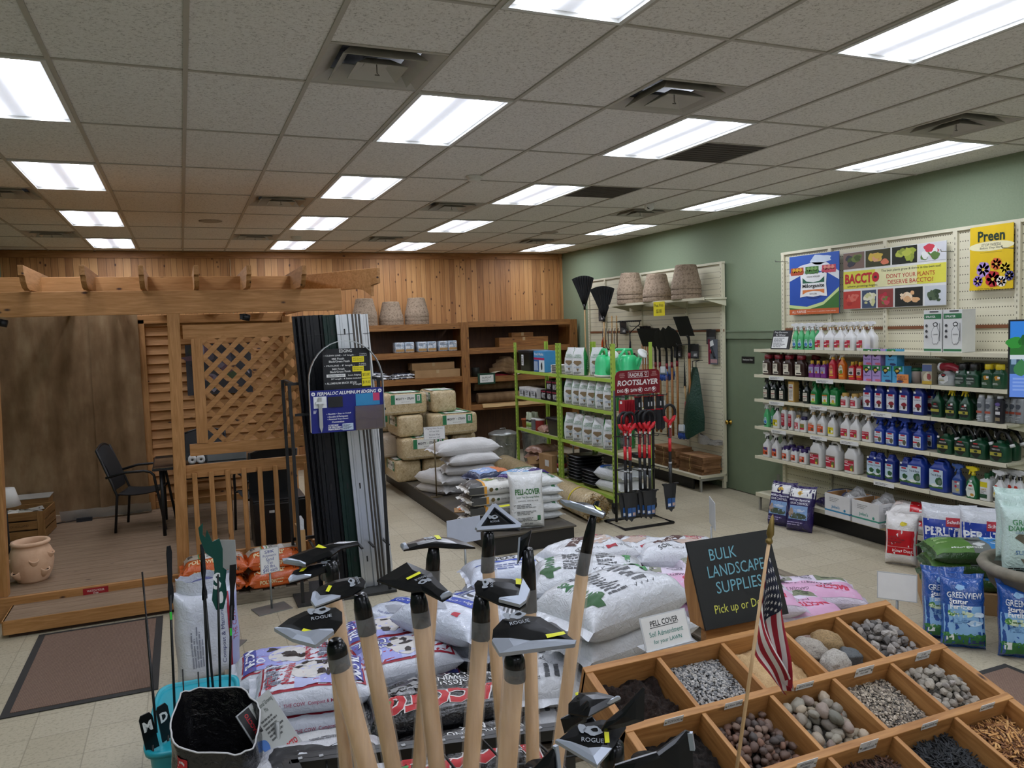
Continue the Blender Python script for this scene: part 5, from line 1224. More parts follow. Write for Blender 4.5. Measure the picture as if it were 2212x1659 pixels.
def shovel(lab, x, y, zb, rz, sq=False, hd=None, L=1.0, tilt=0):
    t = thing('long_handle_shovel', lab, 'shovel', group='long shovels on the pegboard', M=xf((x, y, zb)) @ MR(rz, 4, 'Z') @ MR(tilt, 4, 'X'))
    m = MB(); handle(m, 0, L, hd or HB, r=.017); m.build('handle', t)
    m = MB(); m.tube([(0, 0, L - .02), (0, 0, L + .06)], .0195, plain('7a1520', .4)); m.build('collar', t)
    m=MB(); m.tube([(0,0,L+.05),(0,0,L+.22),(0,-.015,L+.27),(0,-.05,L+.31)],[.019,.017,.019,.02],BLK2); m.build('socket',t)
    m = MB()
    def f(a, c, o=0):
        u = a * 2 - 1; w = .115 * (1 if sq or c < .55 else math.sqrt(max(0, 1 - ((c - .55) / .46) ** 2))); hh = .27
        return (u * w, -.05 - .17 * c - .03 * (1 - u * u) * (0 if sq else 1) + o, L + .29 + hh * c - (.03 * u * u if not sq else 0))
    m.grid(lambda a, c: f(a, c), 10, 12, BLK2); m.grid(lambda a, c: f(a, c, .004), 10, 12, BLK2, flip=True); m.build('blade', t)
    return t
for i in range(3):shovel('black digging shovel in the cluster behind the dark red sign, %s from the rakes'%ORD[i],6.42+.015*i,9.93-.09*i,.65,R(-62),sq=True,L=.98)
for i in range(3):shovel('black round point shovel in the cluster beside the gloves, %s from the rakes'%ORD[i],6.40+.02*i,9.50-.1*i,.62+.02*i,R(-62),L=1.0)
shovel('black square shovel hanging alone near the green bag', 6.42, 8.98, .85, R(-66), True, L=.93)
for i in range(3):
    t=thing('garden_hoe','brown handled tool with red collar beside the bow rake, %s one'%ORD[i],'hoe',(6.42,10.17-.07*i,.7),0,'brown handled tools on the pegboard'); m=MB(); handle(m,0,1.33,HB); m.build('handle',t); m=MB(); m.tube([(0,0,1.33),(0,0,1.42)],.016,plain('a01c28',.4)); m.build('collar',t); m=MB(); m.tube([(0,0,1.42),(0,0,1.47),(-.02,-.04,1.5)],.008,BLK2); m.box((-.02,-.05,1.49),(.1,.01,.05),BLK2); m.build('hoe_blade',t); m=MB(); m.rect(-.012,.95,.012,1.15,'d8d8d4',T=face(-.0145,0,0)); m.build('paper_tag',t)
# carded display pieces hanging on hooks
def card(lab, y, z, w=.2, h=.2):
    t=thing('tool_header_card',lab,'display card',(6.6,y,z),0,'dark tool header cards'); m=MB(); T=face(-.01,0,0); m.box((0,0,0),(w,h,.003),plain('2e3032',.4),T); m.rect(-w*.4,-h*.4,w*.4,0,'55585a',T=T@MT((0,0,.0022))); m.text('AMES',w*.12,-h*.25,h*.2,'e6e6e4',T=T@MT((0,0,.003)),w=w*.4,bold=.03); m.build('printed_card',t); m=MB(); m.tube([(.0,0,.1),(-.3,0,.1),(-.31,0,.12)],.005,plain('55575a',.3,.8),6); m.build('peg_hook',t)
for y,z,l_ in((11.7,2.42,'below the upper fan rake'),(11.0,2.2,'below the lower fan rake'),(10.3,2.12,'behind the bow rake'),(10.75,1.7,'below the tined fork'),(9.5,1.85,'behind the digging shovels'),(9.1,1.85,'behind the round point shovels'),(8.72,2.05,'behind the square shovel')):card('dark printed tool card with white lettering %s'%l_,y,z)
t=thing('pruning_saw_pack','carded red and grey trimming tool near the door','display card',(6.6,8.67,1.85)); m=MB(); T=face(-.02,0,0); m.box((0,0,0),(.2,.34,.003),plain('5a5f68',.4),T); m.rect(-.1,-.17,-.06,.17,'7a2038',T=T@MT((0,0,.0022))); m.rect(-.05,-.15,.09,-.1,'b08a8c',T=T@MT((0,0,.0022))); m.rect(-.03,.08,.05,.15,'e4e6e6',T=T@MT((0,0,.0022))@MR(.3,4,'Z')); m.tube([(-.035,-.05,-.08),(-.03,0,0),(-.035,.02,.07)],.012,'2a2c2e',8); m.tube([(-.036,.03,-.02),(-.036,.03,.03)],.012,'a82030',8); m.build('printed_card',t)
b = MB()
def wb(a, c, o=0):
    th=a*2-1; w=.05+.19*min(1,c*1.25)**.8; return(-.03-.10*cos(th*PI/2)*min(1,c*1.6)+o,-th*w+.05*c,.86*(1-c)-(.14*(1-abs(th))if c>.93 else 0)+.01*NZ((a*5,c*4,2)))
GB = film('16382a', .5, .6, .1); b.grid(lambda a, c: wb(a, c), 18, 20, GB); b.grid(lambda a, c: wb(a, c, .006), 18, 20, GB, flip=True)
for y in (-.03, .05): b.tube([(-.03, y, .85), (-.03, y, .94), (.08, y, .95)], .006, BLK2, 6)
tag(b.build('tree_watering_bag', loc=(6.5, 8.93, .78)), 'dark green tapered tree watering bag hanging on the pegboard', 'bag')
t=thing('hedge_shears','hedge shears with red grip hanging on the pegboard','shears',(6.45,9.14,.85),R(-70)); m=MB(); m.tube([(.0,0,.52),(.02,0,.3)],.012,HW); m.tube([(.02,0,.3),(.0,0,.06)],.02,plain('a82838',.4)); m.build('handle',t); m=MB(); m.prism([(-.02,.5),(.02,.5),(.015,.62),(.0,.95),(-.012,.62)],-.003,.003,BLK2,STAND); m.build('shear_blade',t)
def gloves(lab, y, z, n, s0):
    for i in range(n):
        t = thing('glove_pair', lab % ORD[i], 'gloves', (6.38 + .045 * i, y - .02 * i, z), R(-75), 'blue garden gloves on the pegboard'); m = MB()
        for q in (-.03, .03):
            m.loft([(0, .03, .012, q, 0), (-.06, .038, .016, q, 0), (-.11, .042, .018, q, 0)], plain('8d9aa4', .8), 14, 3)
            for f_ in range(4):m.tube([(q-.03+.02*f_,0,-.10),(q-.034+.0225*f_,-.006,-.19-(.012 if f_ in(1,2)else 0))],[.011,.008],plain('2c4f9c',.6),8)
            m.tube([(q + .035, 0, -.07), (q + .055, -.01, -.13)], [.011, .008], plain('2c4f9c', .6), 8)
        m.build('knit_and_palm', t); m = MB(); m.box((0, -.02, -.04), (.08, .003, .09), 'd9dbdc'); m.build('cuff_tag', t)
gloves('blue and grey work gloves hanging beside the shovels, %s pair', 9.55, 1.63, 3, 1)
gloves('blue and grey work gloves hanging low by the paper bundles, %s pair', 9.12, .83, 2, 2)
b=MB(); b.grid(lambda a,c:(-.12*sin(PI*a),-.5*a,.1*(1-c)*(1+.4*sin(a*5))+.03*NZ((a*6,c*5,3))),16,8,film('8f8c86',.3,1)); b.grid(lambda a,c:(.04-.12*sin(PI*a),-.5*a,.1*(1-c)*(1+.4*sin(a*5))+.03*NZ((a*6,c*5,3))),16,8,film('8f8c86',.3,1),flip=True); tag(b.build('grey_plastic_bag',loc=(6.55,9.0,.60)),'crumpled grey plastic bag hooked low on the pegboard','bag')
KB = speck('kraft_bag_paper', ['7a5536', '8c6542', '99714b'], 9, .85, .15)
for j, (y, n, l_) in enumerate(((8.82, 6, 'at the door end of the base deck'), (9.45, 7, 'next to the shovel rack'))):
    for i in range(n):
        b = MB(); b.box((0, 0, .02), (.3, .52, .038), KB)
        for k in range(3): b.box((-.151, 0, .008 + .012 * k), (.001, .51, .002), '5c3d24')
        b.box((0, .03, .0395), (.302, .012, .001), 'c9a86a'); b.box((-.1515, .03, .02), (.001, .012, .038), 'c9a86a')
        tag(b.build('paper_bag_bundle',loc=(6.44+.012*(i%2),y-.01*(i%3),.211+.04*i),rz=.05*sin(i*2)),'brown paper bag bundle, %s from bottom, pile %s'%(ORD[i],l_),'paper bags','brown paper bag bundles')
b=MB(); b.loft([(0,.1,.16),(.05,.12,.18),(.06,.02,.03)],BLK2,20,3); tag(b.build('black_bag',loc=(6.4,10.3,.211)),'small black bag on the pegboard base deck behind the carts','bag')
# ---------------------------------------------------------------- cream pegboard fixture stocked with garden sprays
SHF = {'A': 1.915, 'B': 1.615, 'C': 1.325, 'D': 1.0, 'E': .645}
gondola('spray_fixture', 'cream pegboard fixture stocked with garden spray bottles', 4.30, 7.40, (4.53, 5.12, 5.90, 6.64, 7.37),
        [(z, a, b_, .37) for z in SHF.values() for a, b_ in ((4.34, 5.06), (5.06, 5.86), (5.86, 6.62), (6.62, 7.44))])
SHN = {'A': 'topmost', 'B': 'second', 'C': 'third', 'D': 'fourth', 'E': 'lowest'}
PW_, GOLD = plain('dcdcda', .3), plain('b59a5c', .35)
def trigger(m, z, c, neck=None, s=1.0):
    c = plain(c, .35); T = MT((0, 0, z)) @ STAND
    m.lathe([(.017 * s, z - .022), (.017 * s, z), (.012 * s, z + .004), (.012 * s, z + .02)], plain(neck, .4) if neck else c, 14)
    m.prism([(x*s,y*s)for x,y in((-.052,.052),(-.058,.035),(-.046,.03),(-.02,.026),(-.012,.01),(.012,.01),(.018,.024),(.046,.028),(.04,.05),(.0,.06))],-.013*s,.013*s,c,T)
    m.prism([(x * s, y * s) for x, y in ((-.032, .03), (-.022, .03), (-.026, .0), (-.04, -.02), (-.046, -.018))], -.006 * s, .006 * s, c, T)
    m.box((-.06 * s, 0, z + .045 * s), (.012, .02 * s, .022 * s), c)
def body(m, mat, w, d, h1, h2, h3, nk, e=5):
    a, c = w / 2, d / 2
    secs = [(0, a * .93, c * .9), (.006, a, c), (h1, a, c)]
    for i in range(1, 6): t_ = i / 5; k = .5 - .5 * cos(PI * t_); secs.append((h1 + (h2 - h1) * t_, a + (nk - a) * k, c + (nk - c) * k))
    secs.append((h3, nk, nk)); m.loft(secs, plain(mat, .3), 24, e)
def lab(m, w, d, items, side=None):
    F = MT((0, -d / 2 - .0008, 0)) @ STAND
    for i, q in enumerate(items):
        T = F @ MT((0, 0, .0004 * i))
        if q[0] == 't': m.text(q[1], q[2], q[3], q[4], q[5], T=T, w=q[6], bold=.01)
        elif q[0] == 'l': m.lines(q[1], q[2], q[3], q[4], q[5], q[6], T=T, seed=3)
        elif q[0] == 'o': m.disc(q[1], q[2], q[3], q[4], q[5], T=T, blob=.35, seed=int(q[1] * 999))
        else: m.rect(*q[:4], q[4], T=T)
RED, NAV, DKG, CRM = 'b51f38', '1b2f7e', '16482f', 'dfd8c6'
def price(x, z): return (x, z, x + .022, z + .018, 'e6e6e4')
SP = {   # kind: (what it is, body args, label, top)
 'gspray':('light green trigger bottle',('56b878',.075,.055,.13,.215,.232,.014),[('o',-.008,.075,.026,.045,'bcd9e2'),('o',-.008,.06,.02,.02,'3a78b8'),(-.03,.02,.012,.036,'15273a'),('l',-.025,.08,.01,.105,3,'4a8a5a')],('t','e0e2e2',None)),
 'wspray':('white gold collared trigger bottle',('dcdcda',.125,.08,.125,.205,.235,.015),[(-.05,.03,.022,.105,RED),(-.05,.085,-.024,.105,'dbc9c4'),('t','EZ',-.035,.092,.014,RED,.02),('t','INSECTICIDE',-.008,.068,.009,'f0e0e0',.05),(-.05,.058,-.02,.064,'efe6e6'),('o',.01,.045,.01,.013,'7a8a3a'),('o',.006,.037,.006,.006,'d8c050')],('t','e0e0de','a98c58')),
 'jug':('brown jug with red lid and cream label',('3a2420',.14,.085,.14,.185,.2,.036),[(-.058,.02,.02,.135,CRM),(-.05,.02,.035,.05,CRM),('l',-.05,.075,.0,.12,4,'6a6258'),(-.04,.028,.03,.042,'24201e'),price(-.05,.145)],('c','7e1a26',.048,.035)),
 'purple':('purple bottle with gold cap',('7a2d86',.078,.05,.12,.145,.155,.016),[(-.032,.05,.032,.115,'b9b4d6'),('t','FUNGICIDE',0,.1,.01,'4a2a70',.05),('o',-.005,.06,.018,.012,'b07a2c'),('l',-.028,.07,.028,.092,3,'4b3c80')],('c','c9a22c',.018,.03)),
 'redspray':('red trigger bottle',('c4283c',.085,.055,.15,.205,.222,.014),[('o',-.006,.09,.03,.05,'d9806c'),('o',0,.07,.015,.014,'e0c04a'),('t','ROSE',-.004,.11,.014,'2a1414',.04),(-.03,.03,.028,.042,'e0b03c')],('t','e0e0de','d8a93c')),
 'orangespray':('orange trigger bottle',('d6701e',.085,.055,.15,.205,.222,.014),[('o',-.006,.10,.03,.045,'d8d2bc'),('o',0,.075,.022,.018,'6f8a2c'),('t','INSECT',-.004,.118,.013,'2a2414',.045),(-.03,.03,.028,.042,'e0b03c')],('t','e0e0de','d8a93c')),
 'redsmall':('small red bottle with gold cap',('c0202c',.075,.05,.125,.15,.158,.015),[(-.03,.05,.03,.12,'d8c8c4'),('o',0,.07,.024,.014,'3c3a34'),('t','Systemic',0,.1,.012,'8a1c28',.05),(-.03,.03,.03,.04,'d89a2c')],('c','c9a22c',.017,.028)),
 'gjug':('dark green jug with black cap',(DKG,.125,.09,.10,.145,.155,.034),[('o',-.01,.06,.045,.045,'24362c'),('t','PREVENTER',-.01,.075,.012,'d0d4d0',.07),('l',-.045,.025,.025,.055,3,'a9b4ac'),price(-.04,.12)],('c','141414',.04,.05)),
 'yjug':('dark green bottle with yellow cap',(DKG,.105,.075,.12,.16,.17,.028),[('o',-.008,.07,.038,.05,'2c4a2a'),('o',-.004,.09,.024,.02,'c08a2c'),('l',-.04,.03,.03,.05,2,'c9cdc8'),price(.0,.085)],('c','d8c01c',.034,.035)),
 'dspray':('dark trigger bottle with cream label',('15201d',.085,.06,.13,.19,.215,.013),[(-.036,.025,.022,.115,CRM),('t','BUG',-.008,.1,.014,'3a3632',.03),(-.036,.07,.022,.078,'8a2a34'),('l',-.03,.03,.016,.06,4,'2a2a28'),price(-.03,.128)],('t','2c2e2f',None)),
 'green':('bright green trigger bottle',('187a3c',.095,.065,.12,.19,.215,.015),[(-.04,.02,.026,.11,'d9ddd4'),('t','NATURE',-.006,.09,.013,'1f2a22',.05),('o',-.006,.05,.016,.014,'d8a92c'),(-.04,.02,.026,.036,'8fc04a'),(-.04,.1,.026,.112,'c0701e')],('t','176a36',None)),
 'greenf':('bright green flat bottle',('187a3c',.10,.065,.165,.18,.185,.02),[(-.043,.02,.03,.115,'d9ddd4'),('t','NATURE',-.006,.09,.014,'1f2a22',.055),('o',-.006,.05,.018,.016,'d8a92c'),(-.043,.02,.03,.036,'8fc04a')],('c','187a3c',.02,.012)),
 'gold':('small white gold capped jar',('dcdcda',.095,.065,.085,.11,.12,.034),[(-.04,.022,.026,.08,RED),('t','GARDEN',-.007,.068,.01,'f0e4e4',.05),('l',-.03,.03,.02,.05,2,'f0e4e4')],('c','bf9a50',.036,.03)),
 'bq':('navy bottle with white rose label',(NAV,.115,.075,.19,.245,.26,.032),[(-.048,.03,.04,.175,'d9dce2'),(-.03,.155,.022,.175,RED),('t','Rose & Flower Care',-.004,.14,.012,'2a3c7a',.07),('o',.004,.085,.03,.02,'8e1f2e'),('o',.008,.058,.016,.016,'4a2c1c'),('l',-.044,.04,-.02,.07,4,'6a6e78'),price(-.04,.2)],('c',NAV,.034,.018)),
 'ortho_y':('dark green bottle with yellow trigger',(DKG,.105,.07,.13,.205,.225,.015),[('o',-.006,.075,.042,.06,'141a16'),(-.05,.05,.034,.075,'a8a23c'),('t','WEED B',-.006,.1,.012,'d8dad8',.05),(-.02,.115,.008,.124,'b02a2c'),('o',0,.062,.014,.008,'20321e'),price(.0,.12)],('t','d9c41c',None)),
 'ortho_b':('dark green bottle with black trigger',(DKG,.105,.07,.13,.205,.225,.015),[('o',-.006,.075,.042,.06,'141a16'),(-.05,.05,.034,.075,'a8a23c'),('t','WEED B',-.006,.1,.012,'d8dad8',.05),(-.02,.115,.008,.124,'b02a2c')],('t','141414',None)),
 'silver':('silver grey aerosol bottle',('9a9ea2',.068,.068,.19,.205,.21,.026),[(-.026,.075,.022,.095,'a8503c'),('o',-.002,.14,.02,.022,'5a6068'),('l',-.024,.02,.02,.06,3,'cfd3d6'),('t','WASP',-.002,.165,.013,'e4e6e8',.035)],('c','d4d6d8',.024,.022),2.2),
 'blackcan':('black aerosol bottle with white print',('1d1c26',.068,.068,.19,.205,.21,.026),[(-.02,.075,.02,.1,'d8d8d8'),('o',0,.16,.024,.014,'6a5a9a'),('l',-.02,.11,.02,.145,3,'dcdcdc'),(-.02,.02,.02,.05,'8a7a5c')],('c','cfd1d4',.024,.022),2.2),
 'ysp':('white trigger bottle with yellow label',('dcdcda',.1,.07,.125,.2,.225,.014),[(-.042,.03,.03,.1,'d9c81c'),('t','SPRAY',-.012,.086,.012,'3a3a20',.035),('o',.01,.055,.014,.014,'e6e6e2'),('o',-.015,.06,.012,.016,'6a7a2c')],('t','e0e0de','23252a')),
 'redtall':('tall white bottle with long red label',('dcdcda',.075,.06,.205,.225,.235,.02),[(-.03,.04,.022,.18,'a81f34'),('t','EIGHT',-.004,.165,.014,'e8dcdc',.04),('o',-.002,.035,.012,.012,'2a2420'),('l',-.026,.08,.018,.14,4,'e0c0c4')],('c','b0925a',.024,.022)),
 'wtall': ('white rear bottle with gold cap', ('c9c9c6', .08, .06, .19, .21, .22, .022), [], ('c', 'b0925a', .024, .022)),
 'wsmall':('short white gold capped bottle',('dcdcda',.08,.06,.12,.15,.16,.02),[(-.032,.03,.02,.1,RED),('o',-.002,.045,.01,.012,'e8e0d8'),('l',-.028,.06,.016,.09,3,'f0dcdc')],('c','b0925a',.022,.025)),
 'wsmallp':('short white bottle with navy cap',('dcdcda',.09,.065,.115,.14,.148,.026),[(-.036,.03,.026,.095,'9a7a3c'),('o',-.004,.07,.026,.018,'6a7a3a'),(-.036,.03,.026,.05,RED)],('c','2a2250',.032,.025)),
 'osp':('white trigger bottle with orange label',('dcdcda',.115,.075,.125,.2,.228,.014),[(-.048,.03,.036,.1,'d2542c'),('o',.014,.05,.018,.016,'5a5240'),('t','REPELLENT',-.012,.082,.01,'f0e4dc',.05),(-.048,.1,.01,.12,'c9a08a')],('t','e0e0de','a98c58')),
 'wsp': ('white trigger bottle in the rear row', ('cfcfcc', .11, .07, .125, .2, .228, .014), [], ('t', 'd4d4d2', 'a98c58')),
 'rsp':('white trigger bottle with square red label',('dcdcda',.125,.08,.13,.205,.235,.015),[(-.05,.03,.036,.105,RED),('t','EZ',-.035,.09,.016,'f0e0e0',.02),('o',.018,.05,.014,.018,'6a7a3c'),('o',.014,.042,.008,.008,'d8c050'),(-.05,.06,-.01,.067,'efe6e6'),('t','FRUIT TREE',.005,.09,.009,'f0e0e0',.045)],('t','e0e0de','8a6a44')),
 'bsp':('blue trigger bottle with insect label',('1f3f9c',.115,.075,.135,.19,.215,.017),[(-.048,.02,.038,.125,'cdd6de'),(-.03,.11,.02,.124,RED),(-.048,.06,.0,.074,'c0323c'),('o',.014,.05,.02,.024,'5c5844'),('t','Insect Control',-.005,.092,.012,'3a4a5a',.06),('l',-.044,.025,0,.05,3,'6a707a')],('t','1d3a92',None,1.25)),
 'hose':('dark green jug with black hose handle',(DKG,.15,.1,.125,.17,.18,.02),[('o',-.012,.075,.055,.065,'12180f'),(-.06,.05,.044,.08,'a8a23c'),('t','WEED B GON',-.008,.105,.013,'d8dad8',.07),(-.03,.125,.012,.136,'b02a2c'),('o',-.005,.065,.018,.01,'20321e'),price(-.06,.142)],('h',)),
 'osp2':('white trigger bottle with sunset label',('dcdcda',.105,.075,.135,.205,.235,.014),[(-.042,.03,.034,.115,'cc4f26'),('o',.0,.1,.034,.016,'4a3f7a'),('o',.012,.05,.014,.014,'2a2018'),('t','CAPTAIN',-.006,.08,.011,'f0e4d4',.05)],('t','e0e0de','17181c')),
 'plid':('white bottle with purple lid',('dcdcda',.1,.075,.105,.13,.138,.034),[(-.04,.025,.028,.085,'cc5030'),('o',.005,.04,.014,.012,'2a2018'),('l',-.034,.055,.02,.08,2,'f0dcd0')],('c','35225e',.038,.03)),
 'gallon':('white gallon jug with red label',('dcdcda',.175,.12,.19,.25,.26,.05),[(-.07,.03,.055,.15,RED),('t','EZ',-.045,.118,.026,'f0e2e2',.04),('t','INSECTICIDE',.01,.1,.012,'f0e0e0',.075),(-.07,.078,-.01,.086,'efe6e6'),('o',.028,.06,.024,.03,'5f6f34'),('o',.022,.045,.012,.014,'d8c050'),(-.07,.135,.055,.15,'8a6a5a')],('g','dcdcda','1b1d24')),
 'bql':('navy bottle with lawn and tree label',(NAV,.115,.085,.2,.235,.245,.03),[(-.05,.03,.04,.175,'b9cfdc'),(-.03,.155,.02,.17,RED),('t','Tree & Shrub',-.005,.135,.014,'22304a',.075),('o',.008,.085,.028,.024,'2c5a34'),(-.05,.03,.04,.055,'35602c'),('o',-.01,.055,.03,.01,'e0e6e0'),price(-.045,.2)],('c',NAV,.03,.018)),
 'bgal':('blue gallon jug with lawn and tree label',('1d3c96',.19,.13,.2,.26,.27,.05),[(-.08,.03,.062,.2,'c2d4de'),(-.035,.178,.025,.196,RED),('t','Tree & Shrub',-.008,.15,.02,'22304a',.11),('o',.022,.095,.034,.038,'2c5a34'),('o',.03,.09,.02,.022,'6a7a6a'),(-.08,.03,.062,.05,'3c6a30'),('o',-.02,.055,.04,.014,'e4e8e0')],('g','1d3c96','1b2a6a')),
 'bsp2':('blue trigger bottle with grey label',('24478f',.1,.07,.135,.2,.22,.016),[(-.042,.02,.034,.13,'8f979e'),(-.02,.112,.012,.124,RED),('o',-.008,.08,.012,.012,RED),('o',.01,.05,.018,.014,'c0b060'),price(.005,.1)],('t','3a5a9c',None)),
 'oy':('green bottle with yellow trigger and white label',('1a6a3c',.1,.07,.13,.2,.22,.014),[('o',-.006,.07,.042,.065,'d8dcd0'),(-.02,.105,.01,.118,'b02a2c'),('t','3-in-1',-.006,.085,.018,'20502c',.04),('o',.012,.035,.018,.012,'c08a2c'),price(-.01,.145)],('t','d9c41c',None)),
 'wg':('white bottle with green cap and yellow label',('dcdcda',.095,.07,.18,.195,.2,.018),[(-.038,.12,.026,.165,'d8c81c'),(-.038,.025,.026,.06,'1f4a2c'),('t','HUMATE',-.006,.1,.013,'b08a1c',.05),('l',-.034,.065,.02,.09,3,'8a8a80')],('c','1c5a34',.02,.04)),
 'wsp3':('white bottle with yellow black label',('d6d6d4',.09,.07,.13,.2,.225,.014),[('o',-.006,.07,.036,.055,'d4cfa8'),('o',-.006,.085,.03,.02,'d8b81c'),(-.038,.02,.026,.05,'2a2420'),('o',-.012,.14,.014,.018,'d2402c')],('t','d8d8d6','1a1a1c')),
}
PROTO = {}
def bottle(kind, label, x, y, z, grp):
    what, ba, items, top = SP[kind][:4]; e = SP[kind][4] if len(SP[kind]) > 4 else 5
    rz = -PI / 2
    if kind in PROTO: return dup(PROTO[kind], label, (x, y, z), rz + random.uniform(-.06, .06), grp)
    t=thing('jug' if kind in('jug','gallon','bgal','hose','gjug')else 'spray_bottle' if top[0]=='t' else 'bottle',label,'jug' if kind in('jug','gallon','bgal','hose','gjug')else 'bottle',(x,y,z),rz,grp)
    m = MB(); body(m, *ba, e=e)
    if kind == 'jug':
        m.tube([(.05, 0, .165), (.075, 0, .13), (.06, 0, .09)], .011, plain(ba[0], .3), 10)
    lab(m, ba[1], ba[2], items); m.build('bottle_body', t)
    h3 = ba[5]
    if top[0] == 't': m = MB(); trigger(m, h3, top[1], top[2], top[3] if len(top) > 3 else 1.0); m.build('trigger_head', t)
    elif top[0]=='c':m=MB(); r,h=top[2],top[3]; m.lathe([(r,h3-.012),(r*1.03,h3),(r,h3+h-.006),(r*.9,h3+h),(0,h3+h)],plain(top[1],.35),18); m.build('cap',t)
    elif top[0] == 'h':
        m = MB(); c = plain('0f1011', .35)
        m.tube([(-.02,0,.175),(-.03,0,.22),(0,0,.262),(.05,0,.245),(.085,0,.19),(.10,0,.15)],[.017,.018,.016,.016,.015,.017],c,10); m.tube([(-.02,0,.18),(-.045,0,.23),(-.05,0,.27)],.012,c,8); m.build('hose_handle',t)
        m=MB(); m.tube([(.097,0,.155),(.107,0,.132)],.02,plain('d8dad8',.4),12); m.prism([(-.052,.20),(-.044,.20),(-.05,.255),(-.06,.25)],-.006,.006,plain('d8dad8',.4),STAND); m.build('hose_nozzle',t)
    elif top[0] == 'g':
        m=MB(); c=plain(top[1],.3); m.tube([(-.05,0,.235),(-.03,0,.285),(.03,0,.29),(.065,0,.265),(.075,0,.2)],[.016,.014,.014,.014,.016],c,12); m.build('jug_handle',t)
        m = MB(); m.lathe([(.022, 0), (.023, .03), (0, .031)], plain(top[2], .4), 16, MT((-.055, 0, .245))); m.build('cap', t)
    PROTO[kind] = t
    return t
STOCK = [
('A',[('gspray',6.33,[6.845,6.76,6.663,6.594]),('gspray',6.45,[6.637]),('wspray',6.33,[6.473,6.343,6.204,6.063,5.908]),('wspray',6.47,[6.444,6.278,6.123,5.933]),('sbox',6.4,[5.081,4.909]),('board',6.36,[7.137])]),
('B',[('jug',6.33,[7.292,7.122,6.95,6.763]),('jug',6.48,[7.408,7.228,7.055,6.704]),('purple',6.32,[6.593,6.505,6.419]),('purple',6.42,[6.474]),('redspray',6.32,[6.296]),('redspray',6.45,[6.341]),('orangespray',6.32,[6.164]),('redsmall',6.32,[6.035,5.934]),('redsmall',6.42,[6.082,5.987]),('lilac',6.31,[5.809,5.707]),('lilac2',6.31,[5.809,5.707]),('blue',6.33,[5.599,5.47]),('blue2',6.34,[5.575]),('tub',6.42,[5.422,5.32]),('can',6.33,[5.285,5.22]),('photo',6.35,[5.178]),('redjug',6.36,[4.986]),('gjug',6.33,[4.803,4.698]),('gjug',6.47,[4.865,4.759]),('yjug',6.33,[4.567,4.469]),('yjug',6.47,[4.613])]),
('C',[('dspray',6.32,[7.308,7.179,7.041]),('dspray',6.45,[7.378,7.26,6.908]),('tallbox',6.33,[6.88]),('dspray',6.32,[6.67]),('green',6.32,[6.547,6.381]),('greenf',6.32,[6.265]),('green',6.46,[6.616,6.436,6.307]),('gold',6.32,[6.127,6.0]),('gold',6.44,[6.023]),('bq',6.32,[5.818,5.677,5.535,5.388,5.235]),('bq',6.45,[5.218]),('ortho_b',6.31,[5.038]),('ortho_y',6.31,[4.889,4.759]),('ortho_b',6.45,[5.063,4.928,4.802]),('silver',6.31,[4.616,4.541]),('blackcan',6.31,[4.451]),('silver',6.42,[4.574,4.459,4.403,4.348])]),
('D',[('gspray',6.31,[7.301]),('gspray',6.44,[7.347]),('ysp',6.32,[7.14]),('redtall',6.32,[7.019,6.908]),('wtall',6.45,[6.932,6.824]),('wsmall',6.31,[6.796]),('wsmallp',6.31,[6.704]),('osp',6.31,[6.566,6.432]),('ysp',6.31,[6.288]),('wsp',6.45,[6.615,6.494,6.33]),('rsp',6.31,[6.1,5.973,5.82]),('rsp',6.45,[6.142,6.009,5.856]),('bsp',6.31,[5.67,5.531,5.383,5.225]),('bsp',6.45,[5.698,5.55,5.403,5.221]),('hose',6.32,[4.954,4.781,4.633,4.45]),('hose',6.46,[4.97,4.806,4.658,4.466])]),
('E',[('osp2',6.3,[7.286,7.137]),('osp2',6.44,[7.343,7.163,7.057]),('plid',6.3,[6.971,6.831,6.696]),('plid',6.42,[7.013,6.888,6.752]),('gallon',6.33,[6.514,6.284,6.028]),('bql',6.31,[5.757,5.673,5.535,5.366]),('bgal',6.33,[5.245,5.011]),('bgl',6.46,[5.187]),('bsp2',6.31,[4.824]),('oy',6.3,[4.679]),('wg',6.3,[4.555]),('wg',6.42,[4.595]),('wsp3',6.3,[4.435]),('wsp3',6.4,[4.444,4.388,4.336])]),
]
random.seed(11)
for s_, rows_ in STOCK:
    cnt = {}
    for kind, x, ys in rows_:
        if kind not in SP: continue
        for y in ys:
            rear = x > 6.40
            k = (kind, rear); cnt[k] = cnt.get(k, 0) + 1
            tot = sum(len(q[2]) for q in rows_ if q[0] == kind and (q[1] > 6.40) == rear)
            what = SP[kind][0]
            w = '%s%s, %s shelf' % ('rear row ' if rear and 'rear' not in what else '', what, SHN[s_])
            if tot > 1: w += ', %s from door' % ORD[cnt[k] - 1]
            bottle(kind, w, x, y, SHF[s_] + .0005, 'bottles on the %s spray shelf' % SHN[s_])
